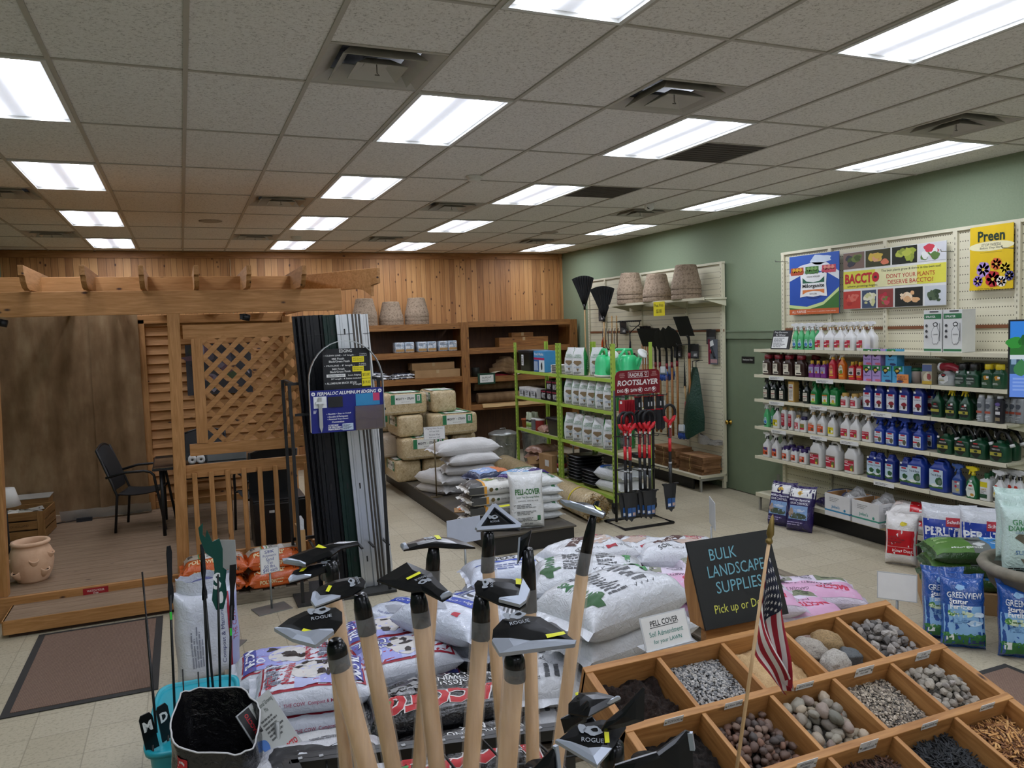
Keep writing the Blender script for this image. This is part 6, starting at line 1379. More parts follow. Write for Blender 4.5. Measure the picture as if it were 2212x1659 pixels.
# boxes and cards among the bottles
def shelfbox(name, lb, y, z, w, d, h, items, mat='d8d8d4', x=6.36, cat='box', grp=None):
    m=MB(); m.box((0,0,h/2),(w,d,h),plain(mat,.45)); lab(m,w,d,items); return tag(m.build(name,loc=(x,y,z+.0005),rz=-PI/2,bevel=.0015),lb,cat,grp)
for y, l_ in ((5.09, 'nearer the spray bottles'), (4.89, 'nearer the television')):
    shelfbox('sprayer_box','tall white and green pump sprayer carton %s'%l_,y,SHF['A'],.185,.17,.38,[(-.088,.30,.088,.345,'2a7044'),(-.088,.01,.088,.03,'2a7044'),('t','SPRAYER',-.02,.32,.02,'e8ece8',.1),(-.03,.36,.06,.372,'4a4c4e'),('o',.03,.15,.042,.085,'6c7074'),('o',.03,.15,.038,.08,'dadbd8'),('o',.03,.25,.026,.02,'2c2e30'),('o',.03,.25,.017,.012,'dadbd8'),('t','CHAPIN',.03,.16,.012,'3a3c3e',.05),('o',-.06,.24,.013,.013,'3a3c3e'),('o',-.06,.19,.013,.013,'3a3c3e'),('o',-.06,.14,.013,.013,'3a3c3e'),(.074,.1,.078,.26,'3a3c3e')],'d4d5d2',6.38,grp='pump sprayer cartons')
def mg(col,k):return[(-.05,.11,.05,.16,'1f7a3c'),('o',-.01,.115,.028,.028,'16181a'),('o',-.01,.115,.02,.012,'c9a83c'),('t','Plant Food',0,.06,.012,'3a2a5a',.065),('o',.02,.015,.035,.012,k),price(.01,.13)]
i = 0
for z, ys in ((0, (5.80, 5.69)), (.161, (5.80, 5.69))):
    for y in ys:
        shelfbox('plant_food_box','lilac and green plant food box, %s row, %s from the door'%('upper' if z else 'lower',ORD[ys.index(y)]),y,SHF['B']+z,.1,.09,.16,mg('b79fce','c0607a'),'a98fc6',6.31,grp='plant food boxes')
for z, ys in ((0, (5.575, 5.44)), (.161, (5.52,))):
    for y in ys:
        w = .13 if (z or y < 5.5) else .11
        shelfbox('plant_food_box','blue and green plant food box, %s'%('upper row' if z else 'lower row, %s from the door'%ORD[ys.index(y)]),y,SHF['B']+z,w,.1,.16,mg('5aa9d0','2a3060'),'4a9cc8',6.32,grp='plant food boxes')
for y, l_ in ((5.36, 'green lidded'), (5.25, 'second green lidded')):
    t=thing('plant_food_tub','%s tub behind the orange shelf card'%l_,'tub',(6.42,y,SHF['B']),0,'plant food tubs'); m=MB(); m.lathe([(.045,0),(.05,.1),(.05,.11),(.045,.115)],plain('b9a9a0',.5),20); m.build('tub_body',t); m=MB(); m.lathe([(.053,.112),(.053,.14),(0,.142)],plain('1f5a38',.4),20); m.build('lid',t)
shelfbox('orange_card','orange shelf card with handwriting leaning before the tubs',5.39,SHF['B'],.13,.006,.085,[('t','ASK US',0,.06,.014,'5a2a10',.06),('l',-.045,.012,.05,.048,3,'5a2a10')],'d98a4c',6.272,'price card')
shelfbox('seed_photo_box','box with colourful photo beside the red handled jug',5.17,SHF['B'],.1,.07,.19,[(-.05,.12,.05,.18,'5a6a94'),('o',0,.06,.035,.045,'d8d0b8'),(-.05,0,.05,.03,'c9a83c'),('o',.02,.07,.02,.03,'9a4a4a')],'b0a890',6.36)
t = thing('hose_end_jug', 'grey jug with long dark red spray wand handle', 'jug', (6.34, 4.96, SHF['B'] + .0005), -PI / 2)
m=MB(); body(m,'9ea2a4',.17,.11,.09,.125,.13,.03,3); lab(m,.17,.11,[('o',-.01,.065,.05,.04,'c4c6c4'),('o',-.01,.095,.025,.016,'1a1a1a'),(-.025,.09,.006,.1,'b02a2c'),('l',-.05,.04,.03,.065,2,'8a8450')]); m.build('jug_body',t)
m=MB(); m.tube([(-.07,0,.165),(.03,0,.17),(.09,0,.15),(.14,0,.10)],[.036,.036,.03,.022],plain('8e1a2c',.35),14); m.tube([(-.085,0,.165),(-.065,0,.165)],.038,'d8d8d6',14); m.tube([(-.01,0,.12),(-.01,0,.15)],.025,'8e1a2c',12); m.build('spray_wand',t)
m=MB(); m.box((0,.02,.11),(.3,.01,.22),plain('17181b',.6),MR(R(-14),4,'X')); T=MR(R(-14),4,'X')@MT((0,.0142,0))@STAND; m.text('Prep Dormants',-.02,.195,.026,'e4e4e2',T=T,w=.21); m.text('for Winter',-.02,.165,.024,'e4e4e2',T=T,w=.16); m.rect(-.135,.012,.11,.145,'dcdcda',T=T); m.lines(-.12,.02,.095,.135,8,'6a6a70',T=T@MT((0,0,.0008)))
tag(m.build('winter_card',loc=(6.33,7.13,SHF['A']+.004),rz=-PI/2),'black card with handwritten white heading on the topmost spray shelf','sign')
shelfbox('slim_carton','slim tan and white carton tilted among dark spray bottles',6.88,SHF['C'],.09,.07,.23,[(-.04,.015,.028,.2,'d9d4ca'),(-.03,.155,.02,.166,'8a2a34'),('l',-.034,.03,.022,.14,7,'9a968c'),('t','FRUIT',-.006,.18,.014,'3a3632',.035)],'b8914a',6.32)
for s_, ys in (('B', (7.06, 6.33)), ('C', (7.06, 6.42, 5.60)), ('D', (7.03, 6.42, 6.0)), ('E', (5.57,))):
    for y in ys:
        b=MB(); b.rect(-.12,-.02,.12,.02,plain('dcdcd8',.5),T=face(-.0008,0,0)); b.box((.001,0,0),(.002,.24,.04),'dcdcd8'); b.lines(-.1,-.012,.1,.012,2,'8a8a88',T=face(-.0016,0,0)); tag(b.build('shelf_price_strip',loc=(6.232,y,SHF[s_]-.028)),'white price strip on the %s spray shelf, %s from the door'%(SHN[s_],ORD[ys.index(y)]),'price strip','shelf price strips')
# posters
def poster(name, lb, y, z, w, h, rz=0): 
    t = thing(name, lb, 'poster', (6.588, y, z), 0); m = MB(); T = face(0, 0, 0); m.T = None; return t, m, T, (lambda k: T @ MT((0, 0, .0008 * k)))
t,m,T,Z=poster('milorganite_poster' if False else 'fertilizer_poster','blue fertilizer poster with white sack emblem on the pegboard',6.85,2.64,.76,.67)
w, h = .375, .335
m.box((0, 0, -.003), (2 * w, 2 * h, .005), plain('2450a8', .35), T)
m.rect(-w, .12, w, h, '2c58b0', T=Z(1)); m.disc(.1, .27, .16, .05, 'c9d6e6', T=Z(2), blob=.6, seed=4)
m.flat([(-w+.03*0,.05),(-.13,.13),(.05,.15),(.2,.12),(w,.03),(w,.12),(.2,.23),(.0,.245),(-.2,.22),(-w,.14)],[tuple(range(10))],'d9dce0',T=Z(2))
for x, c, c2 in ((-.25, 'b04a2c', 'd0a02c'), (-.02, '4a7a3c', '7aa05a'), (.23, 'c0485a', 'd88a7a')):
    m.rect(x - .1, .115, x + .1, .2, c, T=Z(3))
    for k in range(7): m.disc(x - .08 + .027 * k, .14 + .03 * (k % 2), .025, .025, c2 if k % 2 else c, T=Z(4), blob=.4, seed=k)
m.flat([(-w,-.22),(-.1,-.25),(.15,-.2),(w,-.05),(w,-.09),(.15,-.235),(-.1,-.285),(-w,-.255)],[(0,1,6,7),(1,2,5,6),(2,3,4,5)],'c6d890',T=Z(3))
m.flat([(-w, -.255), (-.1, -.285), (.15, -.235), (w, -.09), (w, -h), (-w, -h)], [(0, 1, 5), (1, 2, 4, 5), (2, 3, 4)], '3c7030', T=Z(2))
m.disc(.0,-.02,.2,.145,'1c3c80',T=Z(3),n=28,blob=.05); m.flat([(-.2,.11),(-.15,.125),(0,.115),(.15,.128),(.2,.11),(.19,0),(.205,-.14),(.1,-.13),(0,-.142),(-.1,-.13),(-.205,-.14),(-.19,0)],[tuple(range(12))],'e6e6e4',T=Z(4))
m.flat([(-.165,.08),(-.1,.035),(0,.02),(.1,.035),(.165,.08),(.165,.015),(-.165,.015)],[(0,1,6),(1,2,5,6),(2,3,5),(3,4,5)],'1f5a40',T=Z(5)); m.flat([(-.165,-.06),(.165,-.06),(.165,-.11),(.1,-.085),(0,-.075),(-.1,-.085),(-.165,-.11)],[(0,6,5,4),(0,4,1),(4,3,2,1)],'d67a3c',T=Z(5))
m.text('Milorganite',0,-.022,.055,'141414',T=Z(6),w=.33,bold=.025); m.text('ORGANIC NITROGEN',0,.085,.018,'5a5a5a',T=Z(6),w=.2); m.text('FERTILIZER',0,-.108,.016,'5a5a5a',T=Z(6),w=.11)
m.rect(-w,-h,w,-h+.06,'c8602c',T=Z(5)); m.text('ALL PURPOSE',-.22,-h+.03,.03,'f0e2d8',T=Z(6),w=.22,bold=.01); m.text('lawn | flowers | vegetables | trees | shrubs',.12,-h+.03,.014,'f0e2d8',T=Z(6),w=.42); m.build('poster_print',t)
t, m, T, Z = poster('soil_poster', 'wide soil poster with plant photos and yellow band on the pegboard', 5.80, 2.64, 1.22, .6)
w, h = .615, .30; m.box((0, 0, -.003), (2 * w, 2 * h, .005), plain('dcdcd6', .35), T)
m.rect(-w, -.085, -.1, .1, 'd8d24a', T=Z(1)); m.rect(.2, -.085, w, .1, 'd8d24a', T=Z(1)); m.rect(-.2, -.085, .3, .1, 'e0dca8', T=Z(2))
RW = plain('c01f30', .4)
m.text('BACCTO',-.37,.02,.105,RW,T=Z(4),w=.44,bold=.035); m.disc(-.19,.02,.045,.05,RW,T=Z(5)); m.disc(-.19,.018,.02,.012,'3a2a20',T=Z(6),blob=.4); m.text('where growing begins.',-.36,-.062,.03,'4a4a3a',T=Z(4),w=.4,shear=.2)
m.text('The best plants grow & thrive in the best soil!',.22,.072,.03,'3a3a3a',T=Z(4),w=.68); m.text('DON\'T YOUR PLANTS',.22,.015,.042,RW,T=Z(4),w=.55); m.text('DESERVE BACCTO?',.22,-.045,.042,RW,T=Z(4),w=.52)
for k,(x0,x1,c,blobs)in enumerate(((-w,-.335,'7a6258',('4a5a2c','3a3a44','6a7a3a')),(-.32,-.01,'3a3a1c',('d8a07a','d0b04a','d87a5a')),(.01,.3,'1c2012',('9aa83a','b0b84a','8a983a')),(.315,w,'cfcfd2',('c83a4a','5a7a3a','e0e0dc')))):
    m.rect(x0, .125, x1, h - .005, c, T=Z(2))
    for q in range(8):rr=RNG(k*10+q); m.disc(x0+(x1-x0)*rr.uniform(.2,.8),rr.uniform(.165,.25),rr.uniform(.03,.06),rr.uniform(.025,.04),blobs[q%3],T=Z(3+q*.2),blob=.4,seed=q)
for k,(x0,x1,c,blobs)in enumerate(((-w,-.385,'b8382c',('c84a3a','a82a24','d06a5a')),(-.365,-.185,'3a4a64',('d8d4b0','e0dcc0','c8c890')),(-.165,.025,'8a3a34',('b02a3a','6a7a3a','c04a54')),(.045,.365,'1a1c14',('dfbf9a','e6d0b0','d8a878')),(.385,w,'c4c8cc',('3a4f34','2c4028','4a5c40')))):
    m.rect(x0, -h + .005, x1, -.11, c, T=Z(2))
    for q in range(9):rr=RNG(k*20+q); s_=1 if q<6 else .5; m.disc((x0+x1)/2+(x1-x0)*rr.uniform(-.28,.28),rr.uniform(-.25,-.16),rr.uniform(.03,.05)*s_,rr.uniform(.02,.04)*s_,blobs[q%3],T=Z(3+q*.2),blob=.4,seed=q)
m.build('poster_print', t)
t, m, T, Z = poster('weed_poster', 'yellow weed preventer poster with flowers on the pegboard', 4.75, 2.74, .4, .56)
w,h=.2,.28; YEL=plain('dcb914',.35); m.box((0,0,-.003),(2*w,2*h,.005),YEL,T); m.text('Preen',0,.19,.095,'16301c',T=Z(1),w=.25,bold=.03); m.disc(0,.1,.21,.042,'e4dcb0',T=Z(1),n=24); m.rect(-w,.06,w,.14,YEL,T=Z(.5)); m.text('STOP WEEDS',.0,.112,.024,'3a3a44',T=Z(2),w=.18,shear=.15); m.text('Before They Start!',0,.083,.024,'3a3a44',T=Z(2),w=.21,shear=.15)
for a_,(x,y,r,c)in enumerate(((-.07,-.1,.07,'a98ac8'),(.05,-.06,.055,'d0602c'),(.13,-.1,.055,'dcc02c'),(-.12,-.2,.05,'9a7ac0'),(.02,-.19,.075,'b8242c'),(.1,-.215,.05,'e4dcd0'),(.17,-.17,.045,'4a4a84'))):
    for q in range(7): m.disc(x + r * .55 * cos(q * .9), y + r * .55 * sin(q * .9), r * .42, r * .42, c, T=Z(1.5 + .3 * a_), blob=.3, seed=q)
    m.disc(x, y, r * .2, r * .2, 'd8b43c' if a_ != 5 else 'c88a2c', T=Z(2 + .3 * a_))
m.rect(-w,-h,w,-h+.02,YEL,T=Z(5)); m.lines(-.12,-h+.004,.12,-h+.014,1,'5a4a14',T=Z(6)); m.rect(-.1,.045,.1,.048,'8a7414',T=Z(1)); m.build('poster_print',t)
for y,z,l_ in((5.13,2.83,'between the wide poster and the yellow poster'),(4.55,2.8,'beside the yellow poster'),(7.3,2.93,'at the blue poster corner')):
    b=MB(); b.tube([(6.63,y,z),(6.45,y,z),(6.44,y,z+.02)],.004,plain('8a8a84',.3,.8),6); tag(b.build('peg_hook'),'empty wire peg hook %s'%l_,'hook','empty peg hooks')
# ---------------------------------------------------------------- sacks and cartons at the foot of the spray fixture
def standing(name, mb, lb, cat, L, W, T, x, y, z, rz, lean, group=None):
    return tag(mb.build(name, M=xf((x, y, z), rz=rz) @ upright(L, W, T, lean)), lb, cat, group)
SKY, ROCK = '7fa0cc', '5a5a48'
def spore(mb, fn, L, W, lay):
    u=lambda x,y:fn(y,-x); lay(1); mb.rect(-W*.49,L*.27,W*.49,L*.495,plain('dcdcda',.3),u); lay(2); mb.disc(0,L*.38,.028,.022,'c9a02c',u,blob=.6,seed=3); mb.disc(0,L*.38,.01,.01,'6a4a14',u)
    mb.text('Milky-Spore',0,L*.2,.032,'dcdcea',u,w=W*.8,bold=.02); mb.text('GRUB CONTROL',0,L*.125,.024,'dcdcea',u,w=W*.72,bold=.015); mb.rect(-W*.36,-L*.25,W*.36,L*.07,SKY,u); lay(3); mb.disc(.0,-L*.17,W*.34,L*.07,'3c4a38',u,blob=.3,seed=1); mb.disc(-W*.28,-L*.1,.03,.045,'a08a78',u,blob=.4,seed=5); mb.disc(.02,-L*.04,.06,.015,'b8c6dc',u,blob=.5,seed=6); mb.lines(-W*.4,-L*.4,W*.4,-L*.3,2,'9a90b8',u)
for i, (y, rz) in enumerate(((6.68, -72), (6.40, -66))):
    standing('grub_control_bag',sack(.46,.28,.13,film('2a1f55',.2,.8),90+i,spore,pv=5),'dark purple bag with white top leaning on the base deck, %s the door'%('nearer' if i==0 else 'farther from'),'bag',.46,.28,.13,5.92+.02*i,y,.002,R(rz),R(16),'purple grub control bags')
lie('grub_control_bag',sack(.4,.26,.1,film('2a1f55',.2,.8),95),'dark purple bag lying on the base deck behind the white carton','bag',6.4,6.35,.211,1.4)
lie('pale_print_bag',sack(.4,.26,.12,film('4c5a7c',.2,.8),96),'blue grey bag lying over the purple one on the base deck','bag',6.43,6.22,.30,1.5)
b=MB(); b.loft([(0,.09,.12),(.02,.1,.13),(.06,.09,.12),(.075,.02,.02)],film('7cc02c',.3,.6),20,3); b.grid(lambda a,c:(.12*(a-.5),.02+.2*c,.085+.03*sin(PI*a)),8,6,film('b0cce0',.2,.7)); b.grid(lambda a,c:(.12*(a-.5),.02+.2*c,.0),2,2,film('b0cce0',.2,.7)); tag(b.build('green_pouch',loc=(6.32,6.92,.211),rz=-1.2),'bright lime green pouch on the base deck beside the purple bags','pouch')
def jobes(lb, y, c, zz=.213):
    t=thing('open_carton',lb,'carton',(6.24,y,zz),-PI/2,'white open cartons on the base deck'); w,d,h=.33,.30,.23; WM=plain('d2d2d2',.55)
    m = MB()
    for a,e in(((0,-d/2,h/2),(w,.006,h)),((0,d/2,h/2),(w,.006,h)),((-w/2,0,h/2),(.006,d,h)),((w/2,0,h/2),(.006,d,h)),((0,0,.004),(w,d,.006))):m.box(a,e,WM)
    for a,e in(((0,-d/2+.0045,h/2),(w-.02,.003,h)),((0,d/2-.0045,h/2),(w-.02,.003,h)),((-w/2+.0045,0,h/2),(.003,d-.02,h)),((w/2-.0045,0,h/2),(.003,d-.02,h))):m.box(a,e,plain('a0764a',.8))
    for F in (MT((0, -d / 2 - .0038, 0)) @ STAND, MT((w / 2 + .0038, 0, 0)) @ MR(PI / 2, 4, 'Z') @ STAND):
        m.rect(-w/2,.05,w/2,.066,c,T=F); m.text("Jobe's",-.02,.10,.04,c,T=F,w=.11,bold=.02); m.disc(.1,.085,.014,.014,c,T=F); m.lines(-.1,.15,.04,.2,3,'9a9a9a',T=F)
    m.build('carton_walls', t)
    m = MB()
    for k in range(9):rr=RNG(k); m.grid(lambda a,q:(-.13+.24*rr.random()*.3+.2*a+.02*NZ((a*9,q*9,k)),-.12+.022*k+.08*q,.10+.012*k+.10*sin(PI*a)*q+.02*NZ((a*6+k,q*5,1))),6,5,film('a8a8a6',.2,.9))
    s_ = m.build('clear_packets', t); return t
jobes('open white carton with blue band beside the purple bags',6.02,'2a7fa8'); jobes('open white carton with teal band beside the red bags',5.66,'3c8f7c')
def redw(mb,fn,L,W,lay):lay(1); mb.rect(-L*.1,-W*.48,L*.46,W*.48,plain('b8141f',.25),fn); lay(2); mb.lines(-L*.4,-W*.3,-L*.15,W*.3,2,'c8b8b0',fn)
for i in range(2):lie('insect_dust_bag',sack(.46,.32,.14,film('d8d4d0',.25,.8),100+i,redw),('lower','upper')[i]+' red and white bag lying on the base deck beside the cartons','bag',6.33,5.28,.212+.125*i,-1.2+.25*i,group='red and white dust bags')
def dust(mb, fn, L, W, lay):
    u=lambda x,y:fn(y,-x); lay(1); mb.rect(-W*.49,-L*.28,W*.49,L*.22,plain('b8141f',.25),u); lay(2); mb.disc(.02,L*.36,.03,.02,'d8c62c',u,blob=.5,seed=4); mb.text('Insect Dust',.02,-L*.2,.028,'f0dcd8',u,w=W*.62,bold=.015); mb.lines(-W*.4,-L*.1,W*.2,L*.1,4,'8a0c16',u); mb.rect(-W*.4,-L*.13,W*.4,-L*.125,'f0dcd8',u)
standing('insect_dust_bag',sack(.44,.27,.15,film('dcd8d4',.28,.8),104,dust,pv=6),'red and white bag standing on the floor before the base deck','bag',.44,.27,.15,5.90,5.08,.002,R(-58),R(9),'red and white dust bags')
def perl(mb, fn, L, W, lay):
    u=lambda x,y:fn(y,-x); lay(1); mb.rect(-W*.47,-L*.47,W*.3,L*.32,plain('2440a0',.25),u); lay(2); mb.rect(-W*.05,L*.22,W*.3,L*.36,'b01c30',u); mb.text('PERLITE',-W*.08,L*.14,.075,'eceef2',u,w=W*.72,bold=.035); mb.disc(-W*.08,0,W*.3,L*.08,'7f93b8',u); lay(3); mb.rect(-W*.47,-L*.47,W*.3,-L*.06,'3a4a6a',u)
    for k,(x,y,r,c)in enumerate(((-.02,-.15,.08,'a8241c'),(-.13,-.12,.04,'d8a81c'),(-.13,-.2,.05,'c8501c'),(.08,-.17,.06,'5a3a7a'),(-.02,-.24,.05,'c43c1c'))):lay(4+k*.5); mb.disc(x,y*L/.55,r,r,c,u,blob=.4,seed=k)
    mb.text('Schultz', W * .12, L * .29, .03, 'f0dcdc', u, w=W * .3, bold=.02)
standing('perlite_bag',sack(.58,.42,.19,film('c9cbd0',.22,.9),110,perl,pv=6),'blue flowered perlite sack next to the red bag','perlite sack',.58,.42,.19,6.02,4.70,.002,R(-52),R(10),'perlite sacks')
standing('perlite_bag',sack(.58,.42,.19,film('c9cbd0',.22,.9),111,perl,pv=6),'blue flowered perlite sack behind the green lawn fertilizer pile','perlite sack',.58,.42,.19,5.98,4.30,.06,R(-50),R(10),'perlite sacks')
lie('perlite_bag',sack(.58,.42,.18,film('8d97b8',.22,.9),112,redw),'grey blue sack lying on the base deck behind the perlite','perlite sack',6.33,4.58,.212,-1.4)
lie('perlite_bag',sack(.58,.42,.18,film('8d97b8',.22,.9),113),'dark grey blue sack lying topmost behind the perlite','perlite sack',6.36,4.62,.37,-1.5)
def milo(mb, fn, L, W, lay):
    lay(1); mb.rect(-L*.48,-W*.46,-L*.05,W*.46,'4f7a2c',fn); mb.rect(L*.15,-W*.46,L*.48,W*.46,'2f7fc0',fn); mb.rect(-L*.05,-W*.46,L*.15,W*.46,'6a6f6a',fn); lay(2); mb.disc(.02,.02,.05,.04,'1c221c',fn,blob=.7,seed=2); mb.disc(.02,-.1,.04,.03,'c8cac8',fn,blob=.5,seed=3); mb.text('Milorganite',-L*.12,-W*.35,.032,'dfe4dc',fn,w=L*.36,bold=.02); mb.lines(-L*.42,-W*.1,-L*.2,W*.3,3,'8aa86a',fn); mb.lines(L*.2,-W*.2,L*.44,W*.3,3,'bcd6ea',fn)
carton('cardboard_box', 'plain brown carton under the green lawn fertilizer sacks', 5.50, 4.16, .001, .6, .46, .16, R(-45))
for i in range(3):lie('lawn_fertilizer_sack',sack(.62,.42,.13,film('33502a',.2,.8),120+i,milo),'%s green and blue lawn fertilizer sack of the pile on the carton'%('bottom','middle','top')[i],'fertilizer sack',5.50+.01*i,4.14-.01*i,.163+.105*i,R(-42+4*i),group='green lawn fertilizer sacks')
def gview(mb, fn, L, W, lay):
    u=lambda x,y:fn(y,-x); lay(1); mb.rect(-W*.47,-L*.3,W*.47,L*.12,'86b4dc',u,mx=.03); mb.rect(-W*.47,-L*.45,W*.47,-L*.3,'2c6a34',u); lay(2)
    mb.text('GREENVIEW',.0,L*.27,.042,'dfe8ee',u,w=W*.78,bold=.012); mb.text('Starter',-W*.14,L*.18,.034,'f0f4f6',u,w=W*.4,bold=.025); mb.text('Fertilizer',-W*.08,L*.105,.034,'f0f4f6',u,w=W*.5,bold=.025)
    for k in range(9): mb.disc(-W * .42 + W * .105 * k, -L * .3, W * .06, .012, '3a7a3c', u, blob=.5, seed=k)
    mb.disc(-W*.1,L*.0,W*.3,.022,'d4e4c4',u); mb.disc(-W*.32,L*.01,.02,.02,'4c8a3c',u); mb.rect(-W*.42,-L*.38,-W*.26,-L*.28,'d8dcd8',u); mb.lines(-W*.3,-L*.14,W*.2,-L*.05,4,'4a78a8',u); mb.rect(W*.05,-L*.42,W*.44,-L*.375,'1c2c5c',u); lay(3); mb.disc(-W*.1,L*.38,.03,.018,'8ab4dc',u,blob=.6,seed=4)
    mb.disc(W*.3,L*.0,W*.12,.015,'c8dcea',u,blob=.5,seed=8); mb.disc(W*.2,-L*.12,W*.18,.018,'bcd4e6',u,blob=.5,seed=9); mb.lines(-W*.24,-L*.02,W*.15,L*.02,1,'4a6a3c',u)
GVF = film('1c4f9c', .12, .9, .5)
for i,(x,y,rz,l_)in enumerate(((4.76,3.60,-41,'front one beside the bin corner'),(4.78,3.76,-41,'mostly hidden behind the first'),(4.94,3.32,-44,'below the grey planter bowl'))):
    standing('starter_fertilizer_bag',sack(.47,.27,.15,GVF,130+i,gview,pv=6,wr=.014),'blue starter fertilizer bag with grass print, %s'%l_,'fertilizer bag',.47,.27,.15,x,y,.003,R(rz),R(9),'blue starter fertilizer bags')
t = thing('planter_bowl', 'large grey brown planter bowl on a pedestal holding seed bags', 'planter', (5.24, 3.40, 0)); m = MB()
m.lathe([(.18,0),(.19,.03),(.12,.1),(.12,.2),(.2,.3),(.3,.42),(.33,.5),(.36,.51),(.375,.54),(.36,.57),(.32,.575),(.3,.55),(.26,.44),(0,.40)],speck('cast_planter',['6f6a5c','7d7768','8a8474'],12,.7,.2),44); m.build('bowl',t)
def gd(mb, fn, L, W, lay):
    u=lambda x,y:fn(y,-x); lay(1); mb.text('GREEN',-.01,L*.27,.04,'4a8f5c',u,w=W*.55,bold=.015); mb.text('DIAMOND',-.01,L*.18,.036,'4a8f5c',u,w=W*.72,bold=.015); mb.text('GRASS SEED',0,L*.12,.016,'6f8fb0',u,w=W*.5)
    mb.flat([(-.075,.02),(-.05,.045),(.05,.045),(.075,.02),(0,-.03)],[(0,1,2,3,4)],'5f5a48',u); mb.text('SUNNY',0,-L*.17,.03,'5a86b8',u,w=W*.5,bold=.01); mb.flat([(-.04,-.12),(.04,-.12),(0,-.18)],[(0,1,2)],'7a7462',u); mb.lines(-W*.4,-L*.46,W*.3,-L*.4,2,'2c2e2c',u)
for i,(x,y,z)in enumerate(((5.12,3.43,.5),(5.23,3.55,.56))):standing('grass_seed_sack',sack(.46,.27,.13,film('c4dcd4',.15,.8),140+i,gd,pv=6),('front','rear')[i]+' pale green grass seed sack standing in the planter bowl','seed sack',.46,.27,.13,x,y,z,R(-44),R(6),'grass seed sacks in the bowl')
# television on its stand
t=thing('television','flat television showing a garden photo, at the fixture end','television',(5.2,3.62,0),R(-62)); w,h=.95,.54; zc=1.935
m = MB(); m.box((w / 2, .02, zc), (w, .035, h), '0c0d0f'); m.build('tv_body', t, bevel=.004)
m = MB(); T = MT((0, .0012, zc)) @ STAND; E_ = lambda k: T @ MT((0, 0, .0006 * k)); x0 = .012
SC = lambda c: emit('screen_' + c, c, .85)
m.rect(x0, -h / 2 + .012, w - x0, h / 2 - .012, SC('2f7fd8'), T=E_(0)); m.rect(x0, .02, w - x0, .12, SC('2a6a2c'), T=E_(1))
for k in range(14): m.disc(.04 + .065 * k, .11 + .02 * sin(k * 2.1), .05, .035, SC(('2f8a34', '1c5a22', '4aa03c')[k % 3]), T=E_(2), blob=.5, seed=k)
m.rect(x0, .0, w - x0, .03, SC('c8d4dc'), T=E_(3)); m.rect(x0, -.1, w - x0, .0, SC('2c4a5a'), T=E_(3))
for k in range(18): m.rect(.02 + .05 * k, -.035, .05 + .05 * k, .0, SC('7f9ab8'), T=E_(4))
for k in range(9): m.disc(.08 + .1 * k, -.06, .045, .05, SC(('3a7a4a', '24503a', '5a8a4a')[k % 3]), T=E_(5), blob=.6, seed=k + 20)
m.rect(x0, -h / 2 + .012, w - x0, -.1, SC('5f86d8'), T=E_(4)); m.lines(.03, -.22, w - .05, -.12, 4, SC('7fa0e4'), T=E_(5)); m.build('screen', t)
m = MB(); m.tube([(w / 2, .06, .05), (w / 2, .06, 2.0)], .03, '17181a'); m.box((w / 2, .06, .015), (.6, .45, .03), '17181a'); m.build('tv_stand', t)
b=MB(); T=Matrix(((0,0,1,0),(1,0,0,0),(0,1,0,0),(0,0,0,1))); b.prism([(-.6,.95),(.06,.95),(.06,.84),(-.3,.62),(-.6,.5)],-.02,.3,plain('5d706b',.5),T); b.box((.14,-.4,.45),(.25,.25,.9),plain('5d706b',.5)); b.disc(.1,-.2,.03,.03,'2c5ac8',T=MT((0,0,.952))); tag(b.build('grey_green_console',loc=(5.22,3.62,0)),'grey green sloped console under the television','console')
# ---------------------------------------------------------------- pallets and the piles of soil sacks in the middle
PLY, PLX = wood('pallet_grey', '8f8472', '5f5546', 'Y', .8), wood('pallet_grey', '8f8472', '5f5546', 'X', .8)
def pallet(lb, x, y, w, d, rz=0):
    t = thing('pallet', lb, 'pallet', (x, y, 0), rz, 'grey wooden pallets')
    for k in range(3): m = MB(); m.box((0, -d / 2 + .045 + k * (d - .09) / 2, .045), (w, .09, .086), PLX); m.build('runner', t, bevel=.003)
    m = MB(); n = 6
    for k in range(n): m.box((-w / 2 + .05 + k * (w - .1) / (n - 1), 0, .098), (.1, d, .018), PLY)
    m.build('deck_boards', t, bevel=.002)
pallet('weathered pallet under the orange sand bags', .37, 7.09, 1.06, .42)
pallet('weathered pallet under the cow manure sacks', .80, 4.35, 1.34, 1.9)
pallet('weathered pallet under the white soil sacks', 2.25, 4.25, 1.5, 1.5)
pallet('weathered pallet under the peat and topsoil sacks', 2.55, 5.55, 1.9, 1.0)
pallet('weathered pallet under the pink soil sacks', 3.9, 4.9, 1.5, 1.5)
Z0 = .108
